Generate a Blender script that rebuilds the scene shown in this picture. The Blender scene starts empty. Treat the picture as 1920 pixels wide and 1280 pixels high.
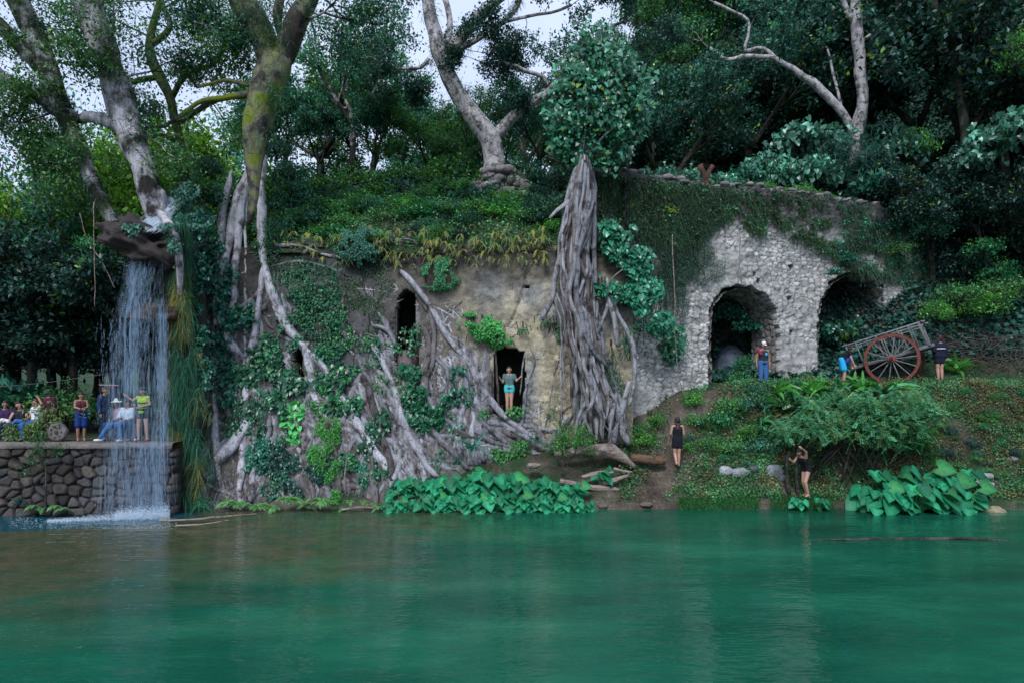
import bpy, bmesh, math
import numpy as np
from math import radians, sin, cos, pi

# ---------------------------------------------------------------- camera, sky, sun
F, HC, HY = 1280.0, 3.86, 725.0            # focal length in photo pixels, eye height, horizon row
scene = bpy.context.scene
cam_d = bpy.data.cameras.new('camera'); cam = bpy.data.objects.new('camera', cam_d)
scene.collection.objects.link(cam)
cam_d.lens = 24.0; cam_d.sensor_width = 36.0
cam_d.shift_y = (HY - 640.0) / 1920.0
cam_d.clip_start = 0.1; cam_d.clip_end = 2000
cam.location = (0, 0, HC); cam.rotation_euler = (radians(90), 0, 0)
scene.camera = cam
SUN_EL, SUN_AZ = 58, 205                    # a veiled sun high behind the camera
world = bpy.data.worlds.new('World'); scene.world = world; world.use_nodes = True
wn = world.node_tree; wn.nodes.clear()
sky = wn.nodes.new('ShaderNodeTexSky'); sky.sky_type = 'NISHITA'; sky.sun_disc = False
sky.sun_elevation = radians(SUN_EL); sky.sun_rotation = radians(SUN_AZ); sky.dust_density = 3.0
wtc = wn.nodes.new('ShaderNodeTexCoord'); wno = wn.nodes.new('ShaderNodeTexNoise')
wno.inputs['Scale'].default_value = 3.0; wno.inputs['Detail'].default_value = 5
wrp = wn.nodes.new('ShaderNodeValToRGB')
wrp.color_ramp.elements[0].position = 0.35; wrp.color_ramp.elements[0].color = (5.2, 6.4, 9.4, 1)
wrp.color_ramp.elements[1].position = 0.65; wrp.color_ramp.elements[1].color = (6.8, 7.8, 10.0, 1)
wmx = wn.nodes.new('ShaderNodeMixRGB'); wmx.inputs[0].default_value = 0.88
wbg = wn.nodes.new('ShaderNodeBackground'); wbg.inputs['Strength'].default_value = 0.088
wou = wn.nodes.new('ShaderNodeOutputWorld')
L_ = wn.links.new
L_(wtc.outputs['Generated'], wno.inputs['Vector']); L_(wno.outputs['Fac'], wrp.inputs['Fac'])
L_(sky.outputs['Color'], wmx.inputs[1]); L_(wrp.outputs['Color'], wmx.inputs[2])
L_(wmx.outputs['Color'], wbg.inputs['Color']); L_(wbg.outputs['Background'], wou.inputs['Surface'])
sd = bpy.data.lights.new('sun', 'SUN'); sun = bpy.data.objects.new('sun', sd); scene.collection.objects.link(sun)
sd.energy = 2.0; sd.angle = radians(18); sd.color = (0.97, 0.98, 1.0)
sun.rotation_euler = (radians(42), 0, radians(-18))
scene.view_settings.view_transform = 'Standard'; scene.view_settings.look = 'None'
scene.view_settings.exposure = 0.58; scene.view_settings.gamma = 1
scene.cycles.max_bounces = 6; scene.cycles.diffuse_bounces = 3; scene.cycles.glossy_bounces = 3
scene.cycles.transparent_max_bounces = 24; scene.cycles.transmission_bounces = 3
scene.cycles.use_denoising = True
try: scene.cycles.denoiser = 'OPENIMAGEDENOISE'
except Exception: pass

rng = np.random.default_rng(11)
COL = scene.collection

# ---------------------------------------------------------------- helpers
def A(*a): return np.array(a, dtype=float)
def W(px, py, Y):
    """point at depth Y seen at photo pixel px, py"""
    px = np.asarray(px, float); py = np.asarray(py, float); Y = np.asarray(Y, float)
    return np.stack(np.broadcast_arrays((px - 960) * Y / F, Y, HC + (HY - py) * Y / F), -1)
def nrm(v): return v / np.maximum(np.linalg.norm(v, axis=-1, keepdims=True), 1e-9)
def smooth(a, b, x):
    t = np.clip((np.asarray(x, float) - a) / (b - a), 0, 1); return t * t * (3 - 2 * t)

def _hash(ix, iy, iz, s=0):
    h = (ix.astype(np.int64) * 374761393 + iy.astype(np.int64) * 668265263 + iz.astype(np.int64) * 2147483647 + s * 1274126177) & 0xffffffff
    h = ((h ^ (h >> 13)) * 1274126177) & 0xffffffff
    h = ((h ^ (h >> 16)) * 2246822519) & 0xffffffff
    return ((h ^ (h >> 15)) & 0xffffff) / float(0xffffff)
def vnoise(P, s=0):
    P = np.asarray(P, float); i = np.floor(P).astype(np.int64); f = P - i; u = f * f * (3 - 2 * f)
    r = 0
    for dx in (0, 1):
        for dy in (0, 1):
            for dz in (0, 1):
                w = (u[..., 0] if dx else 1 - u[..., 0]) * (u[..., 1] if dy else 1 - u[..., 1]) * (u[..., 2] if dz else 1 - u[..., 2])
                r = r + w * _hash(i[..., 0] + dx, i[..., 1] + dy, i[..., 2] + dz, s)
    return r * 2 - 1
def fbm(P, o=4, s=0):
    P = np.asarray(P, float); r = 0; a = 1.0; t = 0
    for k in range(o):
        r = r + a * vnoise(P * 2 ** k, s + k); t += a; a *= 0.5
    return r / t
def P2(x, y, z=0.0): return np.stack(np.broadcast_arrays(np.asarray(x, float), np.asarray(y, float), np.asarray(z, float)), -1)
def worley(x, y, s=0):
    ix = np.floor(x).astype(np.int64); iy = np.floor(y).astype(np.int64)
    f1 = np.full(x.shape, 9.0); f2 = np.full(x.shape, 9.0); cid = np.zeros(x.shape)
    z0 = np.zeros_like(ix)
    for dx in (-1, 0, 1):
        for dy in (-1, 0, 1):
            cx, cy = ix + dx, iy + dy
            hx = cx + 0.1 + 0.8 * _hash(cx, cy, z0, s); hy = cy + 0.1 + 0.8 * _hash(cx, cy, z0, s + 1)
            d = np.hypot(x - hx, y - hy); c = _hash(cx, cy, z0, s + 2)
            near = d < f1
            f2 = np.where(near, f1, np.minimum(f2, d)); cid = np.where(near, c, cid); f1 = np.where(near, d, f1)
    return f1, f2, cid

class MB:
    """collects pieces of geometry and links them as one mesh object"""
    def __init__(self): self.v = []; self.c = []; self.f = {}; self.n = 0
    def add(self, v, faces, col=(.5, .5, .5)):
        v = np.asarray(v, float).reshape(-1, 3); faces = np.asarray(faces, np.int64)
        c = np.asarray(col, float)
        if c.ndim == 1: c = np.broadcast_to(c, (len(v), 3))
        self.v.append(v); self.c.append(c)
        self.f.setdefault(faces.shape[1], []).append(faces + self.n); self.n += len(v)
        return self
    def poly(self, v, faces, col=(.5, .5, .5)):
        """faces of mixed sizes"""
        base = self.n; v = np.asarray(v, float).reshape(-1, 3)
        c = np.asarray(col, float)
        if c.ndim == 1: c = np.broadcast_to(c, (len(v), 3))
        self.v.append(v); self.c.append(c); self.n += len(v)
        for f in faces: self.f.setdefault(len(f), []).append(np.asarray([f], np.int64) + base)
        return self
    def mesh(self, name, origin=(0, 0, 0), smooth_=True):
        V = np.concatenate(self.v) - np.asarray(origin, float); C = np.concatenate(self.c)
        loops = []; tot = []
        for k, fl in self.f.items():
            a = np.concatenate(fl); loops.append(a.ravel()); tot.append(np.full(len(a), k, np.int32))
        loops = np.concatenate(loops).astype(np.int32); tot = np.concatenate(tot)
        me = bpy.data.meshes.new(name)
        me.vertices.add(len(V)); me.vertices.foreach_set('co', V.astype(np.float32).ravel())
        me.loops.add(len(loops)); me.loops.foreach_set('vertex_index', loops)
        me.polygons.add(len(tot)); st = np.concatenate([[0], np.cumsum(tot)[:-1]]).astype(np.int32)
        me.polygons.foreach_set('loop_start', st); me.polygons.foreach_set('loop_total', tot)
        me.polygons.foreach_set('use_smooth', np.full(len(tot), smooth_))
        at = me.attributes.new('col', 'FLOAT_COLOR', 'POINT')
        at.data.foreach_set('color', np.concatenate([C, np.ones((len(C), 1))], 1).astype(np.float32).ravel())
        me.update(calc_edges=True); me.validate()
        return me
    def build(self, name, mat, parent=None, origin=None, smooth_=True):
        if parent is not None: org = np.array(parent.location)
        else: org = np.asarray(origin if origin is not None else (0, 0, 0), float)
        me = self.mesh(name, org, smooth_); me.materials.append(mat)
        o = bpy.data.objects.new(name, me); COL.objects.link(o)
        if parent is not None: o.parent = parent
        else: o.location = org
        return o
    # --- shapes
    def tube(self, path, rad, sides=8, col=(.5, .5, .5), bump=0.0, flat=1.0):
        path = np.asarray(path, float); n = len(path); rad = np.broadcast_to(np.asarray(rad, float), (n,))
        t = nrm(np.gradient(path, axis=0)); u = np.zeros((n, 3))
        ref = A(0, 0, 1) if abs(t[0][2]) < .9 else A(1, 0, 0)
        u[0] = nrm(np.cross(t[0], ref))
        for i in range(1, n):
            w = u[i-1] - t[i] * np.dot(u[i-1], t[i]); u[i] = nrm(w)
        w = np.cross(t, u); a = np.arange(sides) * 2 * pi / sides
        rr = rad[:, None] * np.ones(sides)
        if bump: rr = rr * (1 + bump * vnoise(P2(np.arange(n)[:, None] * .35, a[None, :] * 2.3, path[0, 0] * 3.1), 5))
        v = path[:, None, :] + rr[..., None] * (np.cos(a)[None, :, None] * u[:, None, :] + flat * np.sin(a)[None, :, None] * w[:, None, :])
        i = np.arange(n - 1)[:, None] * sides; j = np.arange(sides)[None, :]; k = (j + 1) % sides
        q = np.stack([i + j, i + k, i + sides + k, i + sides + j], -1).reshape(-1, 4)
        vv = np.concatenate([v.reshape(-1, 3), path[:1], path[-1:]])
        base = self.n; self.add(vv, q, col)
        jj = np.arange(sides); kk = (jj + 1) % sides; e = (n - 1) * sides
        t3 = np.concatenate([np.stack([kk, jj, np.full(sides, n * sides)], -1), np.stack([e + jj, e + kk, np.full(sides, n * sides + 1)], -1)])
        self.f.setdefault(3, []).append(t3 + base)
        return self
    def box(self, c, s, rot=None, col=(.5, .5, .5), bev=0.0):
        """bevelled box: c centre, s full sizes, rot 3x3"""
        s = np.asarray(s, float) / 2; b = min(bev, s.min() * .45)
        v = []; 
        if b <= 0:
            for x in (-1, 1):
                for y in (-1, 1):
                    for z in (-1, 1): v.append((x * s[0], y * s[1], z * s[2]))
            f = [(0, 1, 3, 2), (4, 6, 7, 5), (0, 4, 5, 1), (2, 3, 7, 6), (0, 2, 6, 4), (1, 5, 7, 3)]
        else:
            bm = bmesh.new(); bmesh.ops.create_cube(bm, size=1.0)
            for q in bm.verts: q.co = (q.co.x * 2 * s[0], q.co.y * 2 * s[1], q.co.z * 2 * s[2])
            bmesh.ops.bevel(bm, geom=list(bm.edges), offset=b, segments=1, affect='EDGES')
            bm.verts.index_update()
            v = [tuple(q.co) for q in bm.verts]; f = [tuple(w.index for w in q.verts) for q in bm.faces]; bm.free()
        v = np.array(v)
        if rot is not None: v = v @ np.asarray(rot).T
        return self.poly(v + np.asarray(c, float), f, col)
    def bar(self, a, b, w, h, up=(0, 0, 1), col=(.5, .5, .5), bev=.006):
        a = np.asarray(a, float); b = np.asarray(b, float); x = nrm(b - a)
        y = nrm(np.cross(np.asarray(up, float), x)); z = np.cross(x, y)
        return self.box((a + b) / 2, (np.linalg.norm(b - a), w, h), np.stack([x, y, z], 1), col, bev)
    def leaves(self, Pp, D, N, size, tpl, col, wid=1.0):
        """leaf-shaped faces at Pp pointing along D with upper side N"""
        T, fs = tpl; n = len(Pp)
        D = nrm(D); R = nrm(np.cross(D, N)); U = np.cross(R, D)
        size = np.broadcast_to(np.asarray(size, float), (n,))[:, None, None]
        v = Pp[:, None, :] + size * (T[None, :, 0:1] * wid * R[:, None, :] + T[None, :, 1:2] * D[:, None, :] + T[None, :, 2:3] * U[:, None, :])
        col = np.asarray(col, float)
        if col.ndim == 1: col = np.broadcast_to(col, (n, 3))
        c = np.repeat(col, len(T), 0)
        base = self.n; self.v.append(v.reshape(-1, 3)); self.c.append(c)
        off = (np.arange(n) * len(T))[:, None]
        for k in set(len(f) for f in fs):
            ff = np.array([f for f in fs if len(f) == k])
            self.f.setdefault(k, []).append((off[:, None] + ff[None]).reshape(-1, k) + base)
        self.n += n * len(T); return self
    def blades(self, Pp, D, Ln, wid, droop, col, nseg=4, side=None, tipcol=None):
        """strap leaves that arch over under their weight"""
        n = len(Pp); D = nrm(D); Ln = np.broadcast_to(Ln, (n,)); wid = np.broadcast_to(wid, (n,)); droop = np.broadcast_to(droop, (n,))
        if side is None: side = nrm(np.cross(D, rng.normal(size=(n, 3))))
        t = np.linspace(0, 1, nseg + 1)
        c = Pp[:, None] + D[:, None] * (Ln[:, None] * t)[..., None] - A(0, 0, 1) * (Ln[:, None] * droop[:, None] * t ** 2)[..., None]
        w = (wid[:, None] * (0.55 + 0.9 * t) * (1 - t ** 1.6) + 0.0008)[..., None] * side[:, None]
        v = np.stack([c - w, c + w], 2)
        col = np.broadcast_to(np.asarray(col, float), (n, 3))
        cc = col if tipcol is None else tipcol
        C = (col[:, None] * (1 - t)[None, :, None] + np.broadcast_to(np.asarray(cc, float), (n, 3))[:, None] * t[None, :, None])
        C = np.repeat(C[:, :, None], 2, 2)
        k = np.arange(nseg) * 2; q = np.stack([k, k + 1, k + 3, k + 2], -1)
        off = (np.arange(n) * (nseg + 1) * 2)[:, None, None]
        return self.add(v.reshape(-1, 3), (off + q[None]).reshape(-1, 4), C.reshape(-1, 3))
    def rock(self, c, s, seed=0, sub=3, amp=.25, col=(.5, .5, .5), flatb=False):
        bm = bmesh.new(); bmesh.ops.create_icosphere(bm, subdivisions=sub, radius=1.0); bm.verts.index_update()
        v = np.array([q.co for q in bm.verts]); f = np.array([[w.index for w in q.verts] for q in bm.faces]); bm.free()
        d = 1 + amp * fbm(v * 1.3 + seed * 7.7, 3, seed) - amp * .5 * np.abs(fbm(v * 3 + seed, 2, seed + 3))
        v = np.sign(v) * np.abs(v) ** .85 * d[:, None]
        v = v * np.asarray(s, float) + np.asarray(c, float)
        return self.add(v, f, col)

RHOMB = (A(*[(0, 0, 0), (-.26, .42, .05), (.26, .42, .05), (0, 1, -.08)]).reshape(-1, 3), [(0, 2, 3), (0, 3, 1)])
OVAL = (A(*[(0, 0, 0), (-.3, .3, .07), (.3, .3, .07), (-.26, .68, .03), (.26, .68, .03), (0, 1, -.12), (0, .5, 0)]).reshape(-1, 3),
        [(0, 2, 6), (0, 6, 1), (1, 6, 3), (6, 2, 4), (3, 6, 5), (6, 4, 5)])
_h = [(0, 0, 0), (.16, -.2, .02), (.34, -.24, .04), (.46, -.04, .07), (.45, .22, .07), (.34, .5, .03), (.18, .78, -.06), (0, 1.02, -.16)]
_h2 = _h + [(-x, y, z) for x, y, z in _h[1:7]] + [(0, .35, -.02), (0, .68, -.06)]
HEART = (np.array(_h2, float), [(0, 1, 2), (0, 2, 3), (0, 3, 14), (3, 4, 14), (4, 5, 14), (5, 15, 14), (5, 6, 15), (6, 7, 15),
         (0, 9, 8), (0, 10, 9), (0, 14, 10), (10, 14, 11), (11, 14, 12), (12, 14, 15), (12, 15, 13), (13, 15, 7)])

def tag(o, label=None, cat=None, group=None, kind=None):
    if label: o['label'] = label
    if cat: o['category'] = cat
    if group: o['group'] = group
    if kind: o['kind'] = kind
    return o
def thing(name, loc, label, cat, group=None):
    o = bpy.data.objects.new(name, None); COL.objects.link(o); o.location = tuple(float(x) for x in loc)
    o.empty_display_size = .2
    return tag(o, label, cat, group)
def uniq(base): return base + ' #'       # numbered from left to right once all of them stand
def copy_thing(root, loc, rz=0, sc=1.0, label=None, group=None):
    c = root.copy(); COL.objects.link(c); c.location = tuple(float(x) for x in loc); c.rotation_euler = (0, 0, rz)
    c.scale = (sc, sc, sc) if np.isscalar(sc) else tuple(sc)
    if label: c['label'] = label
    if group: c['group'] = group
    for ch in list(root.children):
        d = ch.copy(); COL.objects.link(d); d.parent = c
    return c

# ---------------------------------------------------------------- materials
def nodes(name):
    m = bpy.data.materials.new(name); m.use_nodes = True; nt = m.node_tree; nt.nodes.clear()
    out = nt.nodes.new('ShaderNodeOutputMaterial')
    def N(t, **k):
        n = nt.nodes.new(t)
        for a, b in k.items():
            if a in n.inputs.keys() if hasattr(n.inputs, 'keys') else False: n.inputs[a].default_value = b
            else: setattr(n, a, b)
        return n
    def Lk(a, b): nt.links.new(a, b)
    return m, N, Lk, out
def noise_(N, Lk, scale, detail=5, rough=.55, vec=None, mp=None):
    n = N('ShaderNodeTexNoise'); n.inputs['Scale'].default_value = scale; n.inputs['Detail'].default_value = detail
    n.inputs['Roughness'].default_value = rough
    tc = N('ShaderNodeTexCoord'); v = tc.outputs['Object']
    if mp is not None:
        q = N('ShaderNodeMapping'); q.inputs['Scale'].default_value = mp; Lk(v, q.inputs['Vector']); v = q.outputs['Vector']
    Lk(v, n.inputs['Vector']); return n
def ramp_(N, Lk, src, stops):
    r = N('ShaderNodeValToRGB'); e = r.color_ramp.elements
    while len(e) < len(stops): e.new(.5)
    for i, (p, c) in enumerate(stops): e[i].position = p; e[i].color = (*c, 1) if len(c) == 3 else c
    Lk(src, r.inputs['Fac']); return r
def mixc(N, Lk, fac, a, b, mode='MIX'):
    m = N('ShaderNodeMixRGB'); m.blend_type = mode
    for s, k in ((fac, 0), (a, 1), (b, 2)):
        if hasattr(s, 'is_output') or hasattr(s, 'links'): Lk(s, m.inputs[k])
        else: m.inputs[k].default_value = s if k == 0 else (*s, 1)
    return m.outputs[0]
def leaf_mat(name, rough=.45, spec=.4, trans=.28, vary=.35):
    m, N, Lk, out = nodes(name)
    at = N('ShaderNodeAttribute'); at.attribute_name = 'col'
    oi = N('ShaderNodeObjectInfo')
    mr = N('ShaderNodeMapRange'); mr.inputs['To Min'].default_value = 1.55 * (1 - vary); mr.inputs['To Max'].default_value = 1.55 * (1 + vary)
    Lk(oi.outputs['Random'], mr.inputs['Value'])
    c = mixc(N, Lk, 1.0, at.outputs['Color'], (1, 1, 1), 'MULTIPLY')
    vm = N('ShaderNodeVectorMath'); vm.operation = 'SCALE'; Lk(c, vm.inputs[0]); Lk(mr.outputs[0], vm.inputs['Scale'])
    n = noise_(N, Lk, 14, 2); r = ramp_(N, Lk, n.outputs['Fac'], [(.3, (.75, .8, .8)), (.7, (1.2, 1.15, 1.1))])
    base = mixc(N, Lk, 1.0, vm.outputs[0], r.outputs['Color'], 'MULTIPLY')
    p = N('ShaderNodeBsdfPrincipled'); p.inputs['Roughness'].default_value = rough
    p.inputs['Specular IOR Level'].default_value = spec; Lk(base, p.inputs['Base Color'])
    tr = N('ShaderNodeBsdfTranslucent'); tc = mixc(N, Lk, 1.0, base, (1.5, 1.5, .8), 'MULTIPLY'); Lk(tc, tr.inputs['Color'])
    mx = N('ShaderNodeMixShader'); mx.inputs[0].default_value = trans
    Lk(p.outputs[0], mx.inputs[1]); Lk(tr.outputs[0], mx.inputs[2]); Lk(mx.outputs[0], out.inputs['Surface'])
    return m
def bark_mat(name, light, dark, moss=(.06, .09, .02), mossamt=.3, patch=2.2, cover=.5, vs=(9, 9, 1.3)):
    m, N, Lk, out = nodes(name)
    n1 = noise_(N, Lk, patch, 9, .65); r1 = ramp_(N, Lk, n1.outputs['Fac'], [(cover - .07, dark), (cover + .06, light)])
    n2 = noise_(N, Lk, 1.0, 8, .7, mp=vs); r2 = ramp_(N, Lk, n2.outputs['Fac'], [(.3, (.35, .34, .34)), (.55, (1, 1, 1)), (.8, (1.12, 1.1, 1.1))])
    c = mixc(N, Lk, 1.0, r1.outputs['Color'], r2.outputs['Color'], 'MULTIPLY')
    n4 = noise_(N, Lk, 22, 4, .7); r4 = ramp_(N, Lk, n4.outputs['Fac'], [(.35, (.7, .7, .7)), (.6, (1.05, 1.05, 1.05))])
    c = mixc(N, Lk, 1.0, c, r4.outputs['Color'], 'MULTIPLY')
    n3 = noise_(N, Lk, 1.1, 7, .6); r3 = ramp_(N, Lk, n3.outputs['Fac'], [(1 - mossamt - .1, (0, 0, 0)), (1 - mossamt + .06, (1, 1, 1))])
    at = N('ShaderNodeAttribute'); at.attribute_name = 'col'; c = mixc(N, Lk, 1.0, c, at.outputs['Color'], 'MULTIPLY')
    c = mixc(N, Lk, 1.0, c, (2, 2, 2), 'MULTIPLY'); c = mixc(N, Lk, r3.outputs['Color'], c, moss)
    p = N('ShaderNodeBsdfPrincipled'); p.inputs['Roughness'].default_value = .85; p.inputs['Specular IOR Level'].default_value = .2
    Lk(c, p.inputs['Base Color'])
    b = N('ShaderNodeBump'); b.inputs['Strength'].default_value = .9; b.inputs['Distance'].default_value = .06
    Lk(n2.outputs['Fac'], b.inputs['Height'])
    b2 = N('ShaderNodeBump'); b2.inputs['Strength'].default_value = .6; b2.inputs['Distance'].default_value = .02
    Lk(n4.outputs['Fac'], b2.inputs['Height']); Lk(b.outputs[0], b2.inputs['Normal'])
    Lk(b2.outputs[0], p.inputs['Normal']); Lk(p.outputs[0], out.inputs['Surface']); return m
def stone_mat(name, stain=.45, staincol=(.03, .035, .04), bump=.8, green=(.03, .055, .03), greenamt=.25, rough=.9):
    """colour per stone from the mesh, weather stains and lichen from noise"""
    m, N, Lk, out = nodes(name)
    at = N('ShaderNodeAttribute'); at.attribute_name = 'col'
    n1 = noise_(N, Lk, 6, 9, .7); r1 = ramp_(N, Lk, n1.outputs['Fac'], [(.3, (.55, .55, .56)), (.5, (.95, .95, .95)), (.72, (1.3, 1.28, 1.25))])
    c = mixc(N, Lk, 1.0, at.outputs['Color'], r1.outputs['Color'], 'MULTIPLY')
    n0 = noise_(N, Lk, 30, 6, .75); r0 = ramp_(N, Lk, n0.outputs['Fac'], [(.36, (.45, .45, .46)), (.5, (1, 1, 1)), (.7, (1.15, 1.15, 1.15))])
    c = mixc(N, Lk, 1.0, c, r0.outputs['Color'], 'MULTIPLY')
    n2 = noise_(N, Lk, .8, 8, .68, mp=(1.1, 1.1, .7)); r2 = ramp_(N, Lk, n2.outputs['Fac'], [(1 - stain - .08, (0, 0, 0)), (1 - stain + .12, (.85, .85, .85))])
    c = mixc(N, Lk, r2.outputs['Color'], c, staincol)
    n3 = noise_(N, Lk, 1.7, 7, .7); r3 = ramp_(N, Lk, n3.outputs['Fac'], [(1 - greenamt - .06, (0, 0, 0)), (1 - greenamt + .1, (.8, .8, .8))])
    c = mixc(N, Lk, r3.outputs['Color'], c, green)
    p = N('ShaderNodeBsdfPrincipled'); p.inputs['Roughness'].default_value = rough; p.inputs['Specular IOR Level'].default_value = .25
    Lk(c, p.inputs['Base Color'])
    b = N('ShaderNodeBump'); b.inputs['Strength'].default_value = bump; b.inputs['Distance'].default_value = .05
    Lk(n1.outputs['Fac'], b.inputs['Height'])
    b2 = N('ShaderNodeBump'); b2.inputs['Strength'].default_value = bump; b2.inputs['Distance'].default_value = .02
    Lk(n0.outputs['Fac'], b2.inputs['Height']); Lk(b.outputs[0], b2.inputs['Normal'])
    Lk(b2.outputs[0], p.inputs['Normal']); Lk(p.outputs[0], out.inputs['Surface']); return m
def plain_mat(name, rough=.8, spec=.3, vary=.25, scale=20, bump=.2, metallic=0.0, fixed=None):
    m, N, Lk, out = nodes(name)
    at = N('ShaderNodeAttribute'); at.attribute_name = 'col'
    n1 = noise_(N, Lk, scale, 6, .65)
    r1 = ramp_(N, Lk, n1.outputs['Fac'], [(.3, (1 - vary,) * 3), (.7, (1 + vary,) * 3)])
    c = mixc(N, Lk, 1.0, at.outputs['Color'], r1.outputs['Color'], 'MULTIPLY')
    p = N('ShaderNodeBsdfPrincipled'); p.inputs['Roughness'].default_value = rough; p.inputs['Specular IOR Level'].default_value = spec
    p.inputs['Metallic'].default_value = metallic
    Lk(c, p.inputs['Base Color'])
    b = N('ShaderNodeBump'); b.inputs['Strength'].default_value = bump; b.inputs['Distance'].default_value = .02
    Lk(n1.outputs['Fac'], b.inputs['Height']); Lk(b.outputs[0], p.inputs['Normal'])
    Lk(p.outputs[0], out.inputs['Surface']); return m

M_leaf = leaf_mat('leaf'); M_leaf_g = leaf_mat('glossy_leaf', .32, .5, .2, .12); M_grass = leaf_mat('grass_blade', .5, .3, .3, .1)
M_leaf_c = leaf_mat('creeper_leaf', .5, .35, .2, .1)
M_bark_moss = bark_mat('mossy_bark', (.52, .50, .53), (.028, .026, .023), (.03, .045, .015), .42, 1.3, .56, (7, 7, 1.4))
M_bark_pale = bark_mat('pale_bark', (.48, .46, .46), (.10, .095, .09), (.07, .08, .03), .28, 3.5, .46, (6, 6, 2.5))
M_bark_fig = bark_mat('fig_root_bark', (.37, .37, .39), (.095, .085, .085), (.04, .055, .02), .27, 2.6, .45, (11, 11, 1.4))
M_bark_dark = bark_mat('dark_bark', (.11, .10, .09), (.03, .028, .024), (.02, .035, .015), .45, 2.0, .5)
M_wood = plain_mat('weathered_wood', .85, .2, .45, 9, .6)
M_wall = stone_mat('lime_rubble', .40, (.05, .055, .065), .9, (.035, .05, .03), .28)
M_wall2 = stone_mat('pale_rubble', .22, (.07, .075, .08), .9, (.05, .06, .04), .24)
M_cobble = stone_mat('river_cobble', .38, (.012, .014, .014), .7, (.025, .035, .02), .3, .7)
M_rock = stone_mat('wet_rock', .4, (.03, .033, .035), .8, (.04, .05, .02), .3, .75)
M_cloth = plain_mat('cloth', .85, .2, .2, 25, .3); M_skin = plain_mat('skin', .5, .4, .08, 12, .05)
M_hair = plain_mat('hair', .5, .4, .4, 40, .6); M_paint = plain_mat('painted_wood', .75, .3, .35, 12, .5)

def ground_mat():
    m, N, Lk, out = nodes('bank_soil')
    n1 = noise_(N, Lk, .9, 9, .7); r1 = ramp_(N, Lk, n1.outputs['Fac'], [(.36, (.045, .036, .028)), (.52, (.10, .082, .066)), (.68, (.17, .145, .12))])
    n2 = noise_(N, Lk, 12, 8, .75); r2 = ramp_(N, Lk, n2.outputs['Fac'], [(.35, (.45, .45, .45)), (.55, (1, 1, 1)), (.72, (1.7, 1.65, 1.5))])
    c = mixc(N, Lk, 1.0, r1.outputs['Color'], r2.outputs['Color'], 'MULTIPLY')
    n3 = noise_(N, Lk, .55, 8, .7); at = N('ShaderNodeAttribute'); at.attribute_name = 'col'
    sm = N('ShaderNodeSeparateColor'); Lk(at.outputs['Color'], sm.inputs[0])
    ad = N('ShaderNodeMath'); ad.operation = 'ADD'; Lk(n3.outputs['Fac'], ad.inputs[0]); Lk(sm.outputs[0], ad.inputs[1])
    r3 = ramp_(N, Lk, ad.outputs[0], [(.62, (0, 0, 0)), (.75, (1, 1, 1))])
    n4 = noise_(N, Lk, 25, 6, .7); r4 = ramp_(N, Lk, n4.outputs['Fac'], [(.35, (.012, .028, .014)), (.65, (.035, .075, .03))])
    c = mixc(N, Lk, r3.outputs['Color'], c, r4.outputs['Color'])
    p = N('ShaderNodeBsdfPrincipled'); p.inputs['Roughness'].default_value = .95; p.inputs['Specular IOR Level'].default_value = .15
    Lk(c, p.inputs['Base Color'])
    b = N('ShaderNodeBump'); b.inputs['Strength'].default_value = 1; b.inputs['Distance'].default_value = .05; Lk(n2.outputs['Fac'], b.inputs['Height'])
    Lk(b.outputs[0], p.inputs['Normal']); Lk(p.outputs[0], out.inputs['Surface']); return m
M_ground = ground_mat()

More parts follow.
